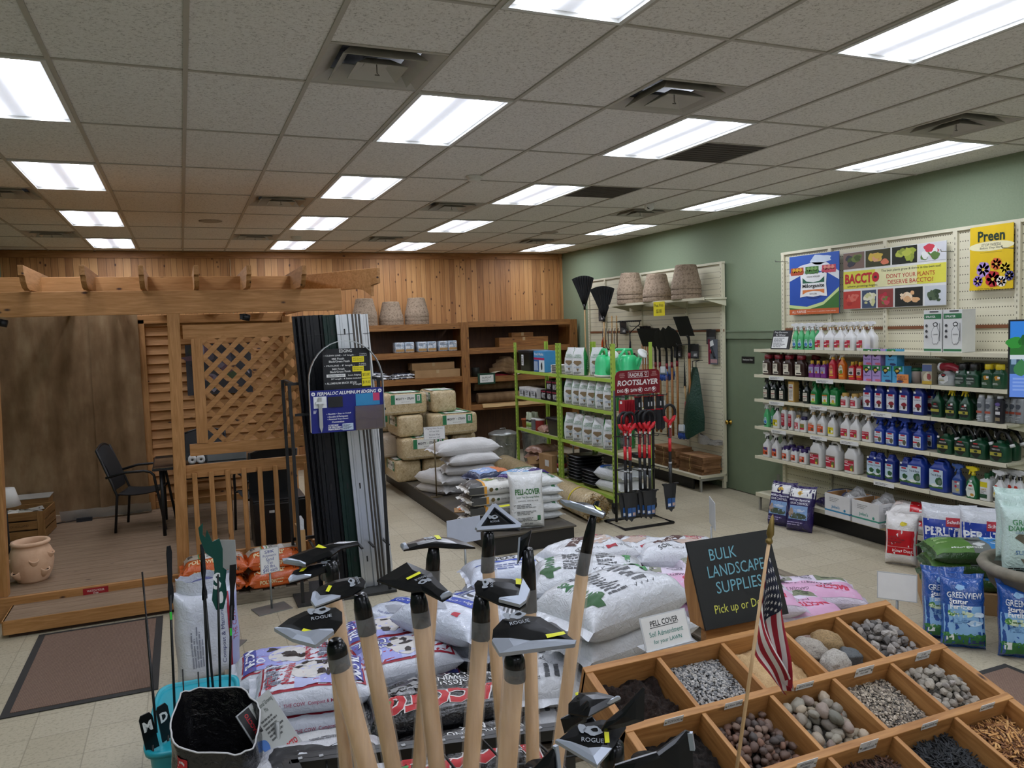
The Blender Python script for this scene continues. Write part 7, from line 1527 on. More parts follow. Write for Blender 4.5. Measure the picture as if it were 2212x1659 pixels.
# orange sand bags
def sand(mb, fn, L, W, lay):
    lay(1); mb.rect(-L*.2,-W*.2,L*.12,W*.46,'d9d6d0',fn); mb.rect(L*.12,-W*.2,L*.46,W*.46,'b0a89c',fn); mb.rect(-L*.48,-W*.1,-L*.25,W*.46,'b4a898',fn); lay(2); mb.disc(-L*.2,W*.1,.03,.12,'4f8a4a',fn,inner=.7); mb.text('SEK',-L*.38,W*.2,.04,'3a3a38',fn,w=.1,rot=PI/2,bold=.03); mb.lines(-L*.12,-W*.1,L*.08,W*.36,5,'5a5a58',fn); mb.text('POLYSWEEP',-L*.15,-W*.34,.05,'ecd9a8',fn,w=.26,bold=.03); mb.text('TAN',L*.3,-W*.33,.05,'4a2410',fn,w=.09,bold=.03)
OR = film('cf5f22', .25, .7)
for i,(x,y,z,rz,l_)in enumerate(((.12,7.07,Z0,.03,'bottom sack beside the pergola post'),(.65,7.05,Z0,.08,'bottom sack behind the hand lettered card'),(.15,7.09,Z0+.14,.0,'top sack beside the pergola post'),(.66,7.1,Z0+.14,.05,'top sack behind the hand lettered card'))):
    m=sack(.52,.36,.15,OR,200+i,sand); T=MT((0,-.172,.055))@STAND; m.box((0,-.166,.05),(.44,.012,.062),plain('cf5f22',.3)); m.text('POLYSWEEP',-.07,0,.036,'ecd9a8',T=T@MT((0,0,.002)),w=.2,bold=.03); m.text('TAN',.17,0,.034,'4a2410',T=T@MT((0,0,.002)),w=.07,bold=.03)
    lie('sand_bag', m, 'orange and grey jointing sand bag, %s' % l_, 'sand bag', x, y, z, rz, group='orange jointing sand bags')
def f2(m, T, w, h):
    for s_,y,k in(('SEK',.075,.5),('Polymeric',.04,.7),('Sand',.012,.4),('Tan',-.018,.3),('50 lbs.',-.048,.6),('$40 each',-.08,.75)):m.text(s_,0,y,.026 if y>-.07 else .036,'2c3c8c',T=T,w=w*k)
card_stand('sand_price_sign','hand lettered white price card on a steel pole before the orange bags',.56,6.64,0,.31,.16,.21,.25,f2,pole='8f9290',base=.2)
def blank(m, T, w, h): pass
card_stand('price_sign','grey back of a tilted price card beside the standing cow sack',.20,6.02,0,.56,.16,.22,R(150),blank,'a6a8a6',pole='8f9290',base=.14)
card_stand('price_sign','pale price card seen from behind on a thin steel pole by the platform',2.0,5.86,0,.55,.3,.2,R(188),blank,'b4b8c0',pole='8f9290',base=.14)
def f3(m, T, w, h): m.lines(-w * .4, -h * .4, w * .4, h * .2, 5, '6a6a6a', T=T); m.text('TOP SOIL', 0, h * .3, .03, 'b03a2c', T=T, w=w * .7)
card_stand('price_sign', 'narrow price card on a pole beyond the topsoil sacks', 4.22, 5.62, 0, .45, .3, .24, R(62), f3, pole='9a9c9a', base=.14)
card_stand('price_sign', 'thin price card seen on edge beyond the pink sacks', 4.63, 4.02, 0, .22, .26, .2, R(-52), blank, pole='8f9290', base=.14)
# cow manure sacks
WCOW = film('d2d6e0', .22, .6); CRED = '9c1c30'; VIO = '7c80c4'; NAVC = '2c2f6a'
def cow(flip=False, big='NATURALLY NATURAL', var=0):
    def d(mb, fn, L, W, lay):
        lay(1)
        mb.rect(-L * .44, -W * .42, L * .44, W * .42, CRED, fn); lay(2); mb.rect(-L * .42, -W * .39, L * .42, W * .39, 'd4d8e4', fn)
        lay(3); mb.rect(L * .06, -W * .39, L * .42, W * .39, '989cd6', fn); mb.rect(-L * .15, -W * .39, L * .06, W * .39, 'b3b9de', fn)
        lay(4); mb.disc(-L * .02, W * .04, L * .19, W * .28, 'd0ccc8', fn, n=26, blob=.25, seed=var + 1)
        lay(5)
        for k in range(7):rr=RNG(var*10+k); mb.disc(-L*.02+L*rr.uniform(-.15,.17),W*rr.uniform(-.2,.3),L*rr.uniform(.03,.065),W*rr.uniform(.035,.08),'2c211c',fn,blob=.7,seed=k+var)
        mb.disc(L * .26, W * .17, L * .045, W * .1, 'dfe4f2', fn, inner=.72)
        if big == 'COW':
            mb.rect(L*.08,-W*.39,L*.42,-W*.02,'6468ae',fn); lay(6); mb.text('COW',L*.24,-W*.2,W*.17,NAVC,fn,w=L*.3,bold=.08); lay(7); mb.text('COW',L*.24,-W*.2,W*.16,'e6e8ee',fn,w=L*.28,bold=.02); mb.text('THE',L*.22,W*.02,W*.1,'e6e8ee',fn,w=L*.15,bold=.03); mb.text('Compost &\nManure',-L*.02,-W*.3,.05,'3a3f8a',fn,w=L*.16)
        else:
            mb.rect(L*.3,-W*.39,L*.42,W*.39,'4a4e9a',fn); lay(6); mb.text('THE COW',L*.36,0,L*.09,'e4e6ee',fn,w=W*.66,rot=-PI/2,bold=.03); mb.text('NATURALLY NATURAL',-L*.2,0,.034,'b01c34',fn,w=W*.66,rot=PI/2.15,bold=.03); mb.lines(-L*.4,-W*.32,-L*.25,W*.34,9,'6a6e80',fn,seed=var)
        lay(6); mb.text('BACCTO', -L * .36, -W * .2, .03, 'b01c34', fn, w=W * .3, rot=PI / 2, bold=.03)
    return d
def cowsack(lb, x, y, z, rz, var, L=.64, W=.42, T=.16, big='N', front=True):
    m = sack(L, W, T, WCOW, 210 + var, cow(big=big, var=var), flap=.04, wr=.016)
    if front: m.text('BACCTO  THE COW  Compost & Manure', 0, 0, .026, 'a8405a', T=MT((-.05, -W / 2 * .985, T * .42)) @ STAND, w=.42, bold=.01)
    return lie('cow_manure_sack', m, lb, 'manure sack', x, y, z, rz, group='cow patterned manure sacks')
cowsack('cow patterned manure sack lying at the far corner, purple end to the standing sack', .50, 4.98, Z0, R(176), 1, front=False)
cowsack('cow patterned manure sack on top near the black sacks, lettering on its side', .56, 4.30, Z0 + .155, R(-9), 2)
cowsack('plain lower manure sack under the front cow patterned one', .60, 4.32, Z0, R(-6), 3)
cowsack('cow patterned manure sack with upside down lettering under the hoes', 1.09, 4.44, Z0 + .15, R(183), 4, big='COW', front=False)
cowsack('cow patterned manure sack behind the upside down lettered one', 1.10, 4.86, Z0 + .13, R(180), 5, front=False)
cowsack('lower cow manure sack beneath the upside down lettered one', 1.13, 4.45, Z0, R(2), 6)
cowsack('lower cow manure sack at the back of the pallet', 1.12, 4.88, Z0, R(1), 7, T=.14)
m=sack(.6,.40,.22,WCOW,220,lambda mb,fn,L,W,lay:(lay(1),mb.rect(-L*.45,-W*.34,L*.46,-W*.30,CRED,fn),mb.rect(-L*.45,-W*.48,L*.46,-W*.34,'a9aed8',fn),lay(2),mb.text('Compost & Manure',0,-W*.22,.03,'4a4e7a',fn,w=L*.6),mb.text('THE COW',L*.1,-W*.4,.03,'b05a70',fn,w=.2),mb.lines(-L*.3,W*.1,L*.2,W*.3,5,'8a8e9c',fn)),pv=7,pu=9,inset=.02,flap=0)
o=tag(m.build('cow_manure_sack',M=xf((.045,5.5,.002),rz=R(6))@upright(.6,.40,.22,R(2))),'opened cow manure sack standing upright on the floor by the mat','manure sack','cow patterned manure sacks')
b = MB()
for k, (c, q) in enumerate((('d2d6e0', 1), ('8a8ec4', .86))):
    b.grid(lambda a,c_:((.175*q)*cos(2*PI*a)*(1+.10*NZ((cos(2*PI*a)*2,sin(2*PI*a)*2,k))),(.10*q)*sin(2*PI*a)*(1+.2*NZ((cos(2*PI*a)*2,sin(2*PI*a)*2,k+3))),.0+(.11-.04*k)*c_+.02*c_*NZ((cos(2*PI*a)*3,sin(2*PI*a)*3,5))),30,4,film(c,.3,.8))
b.lathe([(.14,.05),(0,.05)],'2a1e18',20,Matrix.Diagonal((1,.6,1,1))); q_=b.build('rolled_top',o); q_.matrix_parent_inverse=IDM; q_.matrix_local=o.matrix_world.inverted()@xf((.045,5.53,.57),rz=R(6))
# black growing mix sacks
BKF = film('141416', .16, .9, .4)
def bac(mb, fn, L, W, lay):
    lay(1); mb.text('BACCTO',0,W*.27,W*.3,'d8d4d2',fn,w=L*.9,bold=.09); lay(2); mb.text('BACCTO',0,W*.27,W*.29,'b8242a',fn,w=L*.88,bold=.05); mb.disc(L*.39,W*.26,.045,.05,'b8242a',fn); lay(3); mb.disc(L*.39,W*.26,.03,.018,'3f8a4a',fn,blob=.4); lay(1)
    mb.text('Professional',-L*.05,W*.02,.05,'d8d8d6',fn,w=L*.42); mb.text('GROWING',-L*.1,-W*.12,.05,'d8d8d6',fn,w=L*.34); mb.text('MIX',-L*.1,-W*.25,.05,'d8d8d6',fn,w=L*.16)
    for k in range(6): rr = RNG(k); mb.disc(L * rr.uniform(.12, .36), W * rr.uniform(-.3, .05), .03, .02, '8a8a8a', fn, blob=.9, seed=k)
    mb.text('BACCTO',L*.44,-W*.1,.035,'b8242a',fn,w=W*.3,rot=PI/2,bold=.04); mb.lines(-L*.45,-W*.4,-L*.3,W*.0,5,'b8b8b6',fn)
def black(lb,x,y,z,rz,k,L=.80,W=.44,T=.19):return lie('growing_mix_sack',sack(L,W,T,BKF,230+k,bac,wr=.018),lb,'growing mix sack',x,y,z,rz,group='black growing mix sacks')
black('glossy black growing mix sack lying on top with upside down red lettering', 1.16, 3.86, Z0 + .10, R(171), 1)
black('lower glossy black growing mix sack under the hoe rack', 1.12, 3.44, Z0 - .0, R(174), 2, T=.2)
black('lowest glossy black growing mix sack beneath the top one', 1.2, 3.87, .1085, R(171), 3, T=.11)
lie('growing_mix_sack',sack(.74,.42,.19,BKF,239,bac),'glossy black growing mix sack on the floor before the rack','growing mix sack',1.0,2.95,.002,R(177),group='black growing mix sacks')
# white bag with a black horse print, boards under it
def horse(mb, fn, L, W, lay):
    lay(1); K_ = '1b1b1d'
    mb.disc(-.06,-.02,.13,.12,K_,fn,n=22,blob=.5,seed=2); mb.disc(.12,-.1,.16,.08,K_,fn,n=22,blob=.4,seed=5); mb.disc(.16,.02,.12,.05,K_,fn,n=20,blob=.8,seed=8); mb.disc(-.16,.02,.04,.08,K_,fn,n=16,blob=.8,seed=9)
    lay(2); mb.disc(-.05,.0,.025,.015,'cfd2d6',fn,blob=.8,seed=1); mb.disc(.06,-.1,.07,.014,'c9ced6',fn,blob=.6,seed=3); mb.disc(.13,.05,.05,.01,'c9ced6',fn,blob=.7,seed=4); mb.disc(-.02,-.07,.016,.016,'d9dade',fn); mb.text('PERMEABLE',.1,.13,.016,'55565a',fn,w=.14); mb.lines(-.02,.13,.28,.19,3,'77787c',fn)
lie('horse_print_bag',sack(.66,.46,.2,film('c4c5c9',.25,.6),241,horse),'white sack with large black animal print before the cow sacks','sack',.43,3.42,.22,R(-8))
lie('plain_sack',sack(.7,.46,.2,film('bcbdc0',.3,.6),242),'pale plain sack flat beneath the animal print one','sack',.42,3.45,.002,R(-6))
lie('plain_sack',sack(.64,.34,.13,film('c6c6c6',.35,.6),243),'pale plain sack between the animal print and cow sacks','sack',.45,3.90,.10,R(-8),group=None)
# garden magic sacks, peat, compost
def gm(mb, fn, L, W, lay):
    BL='2442a8'; lay(1); mb.rect(-L*.40,W*.0,L*.40,W*.22,BL,fn); lay(2); mb.text('Garden Magic',0,W*.11,W*.13,'dfe4f0',fn,w=L*.62,shear=.25); lay(1); mb.disc(-L*.1,-W*.22,.1,.05,'9a9ea8',fn,blob=.6,seed=3); mb.rect(L*.2,-W*.34,L*.28,-W*.26,'b02438',fn); mb.lines(-L*.36,W*.3,L*.3,W*.42,2,'6a74a0',fn); mb.text('Top Soil',-L*.2,-W*.38,.025,'5a64a0',fn,w=.12)
WB = film('cbd1de', .2, .7)
lie('garden_soil_sack',sack(.66,.42,.17,WB,250,gm),'white soil sack with slanting blue band topmost beside the cow sacks','soil sack',1.43,4.50,.42,R(-62),group='blue banded soil sacks')
lie('garden_soil_sack',sack(.66,.42,.16,WB,251,gm),'white blue banded soil sack leaning at the aisle corner','soil sack',1.33,5.02,.26,R(-58),group='blue banded soil sacks')
lie('garden_soil_sack',sack(.66,.42,.16,WB,252,gm),'white blue banded soil sack lying beneath the topmost banded one','soil sack',1.55,4.6,.265,R(-60),group='blue banded soil sacks')
lie('garden_soil_sack',sack(.66,.42,.16,WB,253),'white soil sack at the bottom of the blue banded pile','soil sack',1.62,4.8,.108,R(-62),group='blue banded soil sacks')
def peat_(mb,fn,L,W,lay):lay(1); mb.disc(0,W*.16,.15,.09,'17181c',fn,n=24); lay(2); mb.disc(0,W*.16,.142,.083,'d8dadf',fn,n=24); lay(3); mb.text('Odd',-.03,W*.22,.05,'17181c',fn,w=.1,shear=.2); mb.disc(.05,W*.23,.06,.012,'17181c',fn,blob=.5,seed=2); mb.text('PEAT',.02,W*.08,.06,'17181c',fn,w=.17,bold=.03); lay(1); mb.rect(-L*.4,-W*.12,L*.4,-W*.04,'3a58b8',fn); mb.lines(-L*.3,-W*.4,L*.3,-W*.2,3,'6a74a0',fn)
def plat(mb,fn,L,W,lay):lay(1); mb.text('PLANT',L*.12,W*.1,.08,'17181c',fn,w=.26,bold=.03); mb.rect(-L*.4,-W*.3,L*.3,-W*.2,'3a58b8',fn); mb.lines(-L*.4,W*.2,L*.4,W*.4,3,'5a6488',fn); mb.rect(-L*.35,W*.0,-L*.32,W*.2,'17181c',fn)
lie('peat_sack', sack(.62, .42, .16, WB, 260, peat_), 'white sack with black and white oval peat emblem', 'peat sack', 2.2, 5.52, .31, R(-8))
lie('peat_sack', sack(.62, .42, .2, WB, 261), 'white sack lying under the oval emblem peat sack', 'peat sack', 2.18, 5.5, Z0, R(-3))
lie('plant_mix_sack',sack(.64,.42,.16,WB,262,plat),'white sack with bold black lettering between peat and blue banded sacks','soil sack',1.94,4.98,.28,R(8))
lie('plant_mix_sack', sack(.64, .42, .17, WB, 263), 'white sack supporting the bold black lettered one', 'soil sack', 1.98, 5.0, Z0, R(3))
lie('plant_mix_sack',sack(.64,.42,.17,WB,264,gm),'crumpled white blue banded sack at the back of the pile','soil sack',1.72,5.38,.11,R(20))
WW = film('d6d9de', .18, .8)
def compost(mb,fn,L,W,lay):lay(1); mb.lines(-L*.42,-W*.38,L*.1,W*.38,11,'4c5054',fn,seed=4); mb.text('COMPOST PLANT',L*.2,0,.04,'3a3e42',fn,w=W*.6,rot=PI/2); mb.disc(L*.38,-W*.1,.06,.08,'2f7a3c',fn,blob=.7,seed=3)
def wsoil(mb, fn, L, W, lay):
    lay(1); mb.text('WORMS',-L*.36,.0,.07,'2f6a3c',fn,w=W*.5,rot=PI/2,bold=.02); mb.disc(-L*.36,-W*.32,.06,.05,'2a5a2c',fn,blob=.9,seed=2); mb.lines(-L*.24,-W*.36,L*.02,W*.38,12,'4a4c50',fn,seed=7); mb.lines(L*.06,-W*.3,L*.24,W*.3,6,'5a5c60',fn,seed=9); mb.disc(L*.34,W*.1,.03,.09,'4a8a54',fn,blob=.8,seed=6)
    for k in range(4): mb.text('✓', L * .03 + .05 * k, -W * .34, .03, '3a3c40', fn)
def mulch(mb,fn,L,W,lay):lay(1); mb.disc(L*.15,W*.1,.1,.09,'1e2320',fn,blob=.7,seed=4,n=22); mb.text('1 cu ft',-L*.12,0,.04,'3a3c40',fn,w=.1,rot=.5); mb.disc(L*.38,0,.04,.06,'2f6a3c',fn,blob=.8,seed=2); mb.lines(-L*.4,-W*.3,-L*.2,W*.3,5,'55585c',fn); mb.disc(-L*.3,W*.32,.03,.03,'6a6c70',fn,inner=.7)
ws = 'plump white soil sacks'
def wsk(lb,x,y,z,rz,k,deco,L=.74,W=.48,T=.2,tilt=0):return lie('white_soil_sack',sack(L,W,T,WW,270+k,deco,flap=.05,wr=.02),lb,'soil sack',x,y,z,rz,tilt,group=ws)
wsk('plump white soil sack on the very top of the pile with green print', 2.16, 3.80, .60, R(17), 1, wsoil, .80, .5, .24)
wsk('plump white soil sack second from top under the green printed one', 2.22, 3.82, .44, R(12), 2, None, .82, .48, .18)
wsk('white soil sack with black mulch picture under the lawn notice', 2.28, 3.84, .27, R(14), 3, mulch, .80, .5, .19)
wsk('lowest white soil sack at the notice side of the pile', 2.32, 3.86, Z0, R(8), 4, mulch, .82, .52, .17)
wsk('white soil sack with green print leaning behind the topmost one', 2.40, 4.50, .50, R(-24), 5, wsoil, .76, .5, .22)
wsk('white sack supporting the leaning green printed one', 2.42, 4.5, .30, R(-15), 6, None, .78, .5, .21)
wsk('lowest white sack in the middle of the pallet', 2.4, 4.5, Z0, R(-10), 7, None, .8, .52, .2)
wsk('white compost sack covered in small black print', 1.92, 4.42, .36, R(60), 8, compost, .62, .44, .17)
wsk('white mulch sack low down beside the bin corner', 1.78, 3.92, .24, R(70), 9, mulch, .66, .44, .18)
wsk('white mulch sack at the bottom beside the black sacks', 1.78, 3.86, Z0, R(75), 10, mulch, .66, .44, .14)
wsk('white sack under the compost one', 1.9, 4.42, Z0, R(66), 11, None, .66, .44, .25)
# topsoil sacks
BR = '4a2a22'
def ts(mb,fn,L,W,lay):lay(1); mb.flat([(-L*.34,-W*.1),(-L*.22,-W*.18),(L*.08,W*.26),(-L*.02,W*.38)],[(0,1,2,3)],BR,fn); mb.disc(L*.1,-W*.05,.12,.06,'b8a294',fn,blob=.7,seed=3); mb.disc(L*.18,W*.12,.08,.05,'c4b4a8',fn,blob=.6,seed=5); lay(2); mb.text('Magic',-L*.12,W*.1,.05,'d8cfc8',fn,w=.18,rot=.95); mb.text('SOIL',-L*.2,-W*.3,.05,'2a2a2a',fn,w=.12,rot=.5); mb.rect(L*.12,-W*.4,L*.26,-W*.32,'a01c2c',fn); mb.text('40 Lbs (18.1 kg)',-L*.02,-W*.36,.024,'3a3a3a',fn,w=.15); mb.text('Top Soil',L*.34,-W*.36,.026,'3a3a3a',fn,w=.1); mb.lines(L*.1,W*.1,L*.36,W*.4,5,'b05a5a',fn)
for lb,x,y,z,rz,k in(('white topsoil sack with brown band behind the topmost white sack',2.86,5.4,.38,5,1),('white topsoil sack with brown band nearest the platform',2.78,5.62,Z0,12,2),('white topsoil sack beneath the first brown banded one',2.9,5.36,.23,4,3),('white topsoil sack with brown band in the middle of its row',3.36,5.66,.26,-12,4),('white topsoil sack nearest the open floor with red tag',3.70,5.36,.28,-24,5),('white topsoil sack under the red tagged one',3.68,5.34,.11,-22,6),('white topsoil sack under the middle brown banded one',3.28,5.62,Z0,-8,7),('white topsoil sack low behind the green printed sack',3.05,5.0,.10,-20,8)):
    lie('topsoil_sack',sack(.70,.44,.18 if k not in(2,)else .2,WW,290+k,ts,flap=.045,wr=.02),lb,'topsoil sack',x,y,z,R(rz),group='brown banded topsoil sacks')
# pink soil sacks
def pink(mb, fn, L, W, lay):
    lay(1); mb.rect(-L*.46,W*.02,L*.46,W*.47,'d3a3c2',fn); mb.rect(-L*.46,-W*.47,L*.46,W*.02,'d6cadb',fn); lay(2); mb.rect(-L*.42,-W*.36,-L*.1,-W*.08,'7c8468',fn); mb.disc(-L*.26,-W*.22,.07,.04,'4a4f3c',fn,blob=.8,seed=4); mb.rect(L*.16,-W*.4,L*.44,-W*.02,'8c8f7c',fn); mb.disc(L*.3,-W*.2,.06,.045,'53584a',fn,blob=.8,seed=7); mb.text('BACCTO',-L*.2,W*.25,.07,'c02a4c',fn,w=.24,bold=.05); mb.text('GARDEN SOIL',L*.2,W*.3,.035,'4a3a44',fn,w=.22); mb.text('FOR A VARIETY OF USES',L*.02,W*.07,.028,'3a3a40',fn,w=.36,bold=.01); mb.lines(-L*.06,-W*.4,L*.12,-W*.1,4,'5a5660',fn)
for lb,x,y,z,rz,k in(('pink soil sack beside the plump white pile',3.24,4.72,.28,150,1),('pink soil sack behind the chalkboard',3.82,4.92,.24,160,2),('pink soil sack at the bin corner nearest the open floor',4.28,4.52,.11,152,3),('pink soil sack lying under the one behind the chalkboard',3.72,4.86,.108,158,4),('pink soil sack beneath the one beside the white pile',3.3,4.72,.112,152,5),('pink soil sack along the bin back edge',3.86,4.30,.109,168,6),('pink soil sack upper one along the bin back edge',3.56,4.38,.22,155,7)):
    lie('pink_soil_sack',sack(.72,.46,.155,film('cfc4d2',.18,.8),310+k,pink,flap=.045,wr=.016),lb,'soil sack',x,y,z,R(rz),group='pink printed soil sacks')
# teal tub with garden stakes
t = thing('teal_tub', 'teal plastic tub full of black metal garden stakes', 'tub', (-.045, 4.24, 0), R(-4)); TE = plain('1f9fb0', .4)
m = MB(); e = 7
m.loft([(0,.165,.33),(.01,.17,.335),(.34,.195,.375)],TE,40,e,cap=False); m.loft([(.34,.195,.375),(.33,.212,.392),(.352,.215,.395),(.358,.205,.385),(.352,.192,.372),(.03,.16,.32)],TE,40,e); m.build('tub_body',t)
SK = plain('121314', .4, .3)
STK=[((-.215,4.05,.05),(-.25,4.28,1.10),'left'),((-.15,4.30,.05),(-.125,4.34,1.20),'b'),((.02,4.42,.05),(.035,4.45,1.16),'c'),((.055,4.38,.05),(.03,4.44,1.12),'d'),((.105,4.36,.05),(.18,4.40,1.04),'e')]
for i, (a, c, _) in enumerate(STK):
    m = MB(); a, c = Vector(a), Vector(c); m.tube([a, c - (c - a) * .22], .0065, SK, 8)
    rr = RNG(i); pr = []; n = 9
    for k in range(n): pr.append((.012 + .012 * rr.random(), .30 * k / (n - 1)))
    pts = [(-x_, z_) for x_, z_ in pr] + [(x_ * .6, z_) for x_, z_ in pr[::-1]]
    d = (c - a).normalized(); T = MT(c - d * .3) @ d.to_track_quat('Z', 'Y').to_matrix().to_4x4() @ MR(R(75), 4, 'Z') @ STAND
    m.prism(pts, -.002, .002, SK, T)
    if i in (1, 4): m.box(tuple(c - d * .36), (.01, .014, .04), '3fd24a')
    tag(m.build('garden_stake'),'thin black metal garden stake in the teal tub, %s from the mat'%ORD[i],'garden stake','black metal garden stakes')
t2=thing('garden_stake','garden stake with dark green jagged metal cutout in the teal tub','garden stake',(.07,4.37,.05)); m=MB(); m.tube([(0,0,0),(.035,.03,.95)],.0065,SK,8); m.build('stake_rod',t2)
m = MB(); T = MT((.035, .03, .78)) @ MR(R(25), 4, 'Z') @ STAND
m.prism([(-.02,-.02),(.02,-.025),(.045,.05),(.04,.12),(.05,.18),(.03,.2),(.035,.3),(.02,.36),(-.02,.35),(-.03,.38),(-.045,.42),(-.055,.38),(-.07,.40),(-.065,.46),(-.09,.44),(-.085,.38),(-.06,.3),(-.02,.26),(-.015,.2),(-.03,.1),(-.04,.04)],-.002,.002,plain('0f4a40',.4,.2),T); F=T@MT((0,0,.003)); m.text('S',-.008,.135,.09,'e8eae8',T=F,w=.045,bold=.03); m.disc(.008,.04,.016,.03,'e8eae8',T=F,blob=.3); m.build('green_cutout',t2)
for i, (x, y, s_, rz) in enumerate(((-.235, 3.93, 'M', 20), (-.17, 4.0, 'D', 35))):
    m=MB(); T=xf((0,0,.30),ry=R(-8))@STAND; m.prism([(-.03,.0),(.03,.0),(.03,.16),(.02,.18),(-.02,.18),(-.03,.16)],-.003,.003,SK,T); m.text(s_,0,.12,.05,'e8eae8',T=T@MT((0,0,.0045)),w=.04,bold=.04); m.tube([(0,0,.0),(0,0,.32)],.006,SK,8); tag(m.build('letter_stake',loc=(x,y,.05),rz=R(rz)),'short black stake with white letter %s on its plate'%s_,'garden stake','black letter stakes')
for i, (x, y, zt) in enumerate(((-.10, 4.12, .62), (-.03, 4.15, .58))):
    m=MB(); m.tube([(0,0,0),(.01,.02,zt-.05)],.004,SK,6); m.prism([(-.015,.36),(.015,.36),(.02,.4),(0,.43),(-.02,.4)],-.003,.003,plain('3fd24a' if i==0 else '15171a',.4),STAND); tag(m.build('small_stake',loc=(x,y,.05)),('small stake with bright green tab' if i==0 else 'small all black stake')+' in the teal tub','garden stake')
# open black sack in front of the tub
t=thing('open_growing_mix_sack','open black growing mix sack standing before the teal tub','growing mix sack',(.045,3.56,0),R(-10)); m=MB(); n=48; vs=[]; N=12
def osack(a, c, off=0, zz=.60):
    th = 2 * PI * a; e = 3.4; cx, sy = cos(th), sin(th); hx, hy = (.20 - off) * (.94 + .06 * sin(c * 5)), (.155 - off)
    z = c * (zz + .07 * sy - .05 * cx + .025 * NZ((cx * 2.5, sy * 2.5, 3)))
    k = 1 + .05 * NZ((cx * 2.2, sy * 2.2, c * 5)) + .03 * NZ((cx * 6, sy * 6, c * 9))
    return Vector((hx * k * math.copysign(abs(cx) ** (2 / e), cx), hy * k * math.copysign(abs(sy) ** (2 / e), sy), z))
m.grid(lambda a, c: osack(a, c), 56, 22, BKF); m.grid(lambda a, c: osack(a, 1 - c * .6, .006), 56, 12, BKF)
m.tube([osack(k / 40, 1) for k in range(40)], .004, plain('c4c4c4', .4), 5, closed=True)
def ff(x, y): # print on the side facing the room: x along, y up
    a = .75 + x / .42 * .25; p = osack(a, y / .6); return Vector((p.x, p.y, p.z)) + Vector((0, -.004, 0))
m.text('Professional', .02, .27, .075, 'e0e0de', ff, w=.3, shear=.1); m.text('GROWING MIX', .02, .17, .07, 'e0e0de', ff, w=.3, bold=.02)
m.disc(-.155,.40,.06,.14,'d9d4d2',ff,n=22,inner=.55); ff2=lambda x,y:ff(x,y)+Vector((0,-.002,0)); m.disc(-.155,.40,.054,.13,'b8242a',ff2,n=22,inner=.58); m.rect(-.20,.47,-.11,.55,'b8242a',ff)
m.build('sack_film', t)
m = MB(); m.lathe([(.15, .36), (0, .37)], '1d1713', 20, Matrix.Diagonal((1.15, .85, 1, 1))); s_ = m.build('potting_mix', t); s_['kind'] = 'stuff'
# angled price board of the black sacks
t=thing('mix_price_sign','angled printed price board clipped beside the black sack','sign',(.30,3.62,0)); m=MB(); m.tube([(0,0,.0),(0,0,.5)],.012,plain('8f9290',.4,.6)); m.box((0,0,.004),(.12,.12,.008),plain('8f9290',.4,.6)); m.build('pole',t)
m=MB(); T=MT((-.03,0,.47))@MR(R(38),4,'Z')@MR(R(-12),4,'Y')@MR(R(-30),4,'X')@STAND; m.box((0,0,-.004),(.2,.3,.006),plain('a9abae',.4),T); m.rect(-.095,-.145,.095,.145,'a7aaa6',T=T); E1=T@MT((0,0,.001)); m.rect(-.095,.02,-.03,.145,'1a1a1c',T=E1); m.text('BACCTO',-.06,.08,.02,'b02430',T=E1@MT((0,0,.001)),w=.1,rot=PI/2,bold=.04); m.text('Professional Growing\nMix',.035,.10,.05,'3a4a3c',T=E1,w=.11); m.lines(-.02,-.05,.085,.06,6,'4a4c4a',T=E1); m.text('BACCTO',.04,-.11,.03,'b02430',T=E1,w=.09,bold=.04); m.disc(-.06,-.04,.02,.03,'3a6ab0',T=E1); m.build('sign_board',t)
m=MB(); T2=T@MT((-.02,-.15,.004))@MR(R(-14),4,'Z'); m.box((0,0,0),(.24,.05,.002),plain('e0e0de',.5),T2); m.text('2.8 cu.ft. bag - $28.00',0,0,.024,'2c2e3c',T=T2@MT((0,0,.0018)),w=.21); m.build('price_strip',t)
# ---------------------------------------------------------------- slanted wooden bin of landscape samples
BT = MT((1.446, 2.751, .864)) @ MR(R(18.34), 4, 'X')
CW, CD = .33, .324; NR = 3
FIR = [wood('bin_fir', 'c08d54', '91602f', a, .55, True, .9) for a in 'XYZ']
t = thing('sample_bin', 'slanted wooden bin divided into square sample compartments', 'bin', M=BT)
DP = .15
for j in range(NR + 1):
    m = MB(); m.box((CW * 2.5, -CD * j, -DP / 2), (CW * 5 + .034, .034, DP), FIR[0]); m.build('cross_rail', t, bevel=.003)
for i in (0, 5):
    m = MB(); m.box((CW * i, -CD * NR / 2, -DP / 2 - .004), (.034, CD * NR, DP), FIR[1]); m.build('side_rail', t, bevel=.003)
for i in range(1, 5):
    for j in range(NR):
        m = MB(); m.box((CW * i, -CD * (j + .5), -DP / 2 - .003), (.02, CD - .034, DP - .006), FIR[1]); m.build('divider', t, bevel=.002)
m = MB(); m.box((CW * 2.5, -CD * NR / 2, -DP - .006), (CW * 5 + .03, CD * NR + .03, .012), FIR[0]); m.build('bin_floor', t)
m = MB(); T = BT.inverted()
for x in (1.50, 3.04):
    m.prism([(2.70,.02),(2.70,.69),(1.86,.415),(1.86,.02)],x-.02,x+.02,FIR[2],T@Matrix(((0,0,1,0),(1,0,0,0),(0,1,0,0),(0,0,0,1))))
m.build('side_board', t)
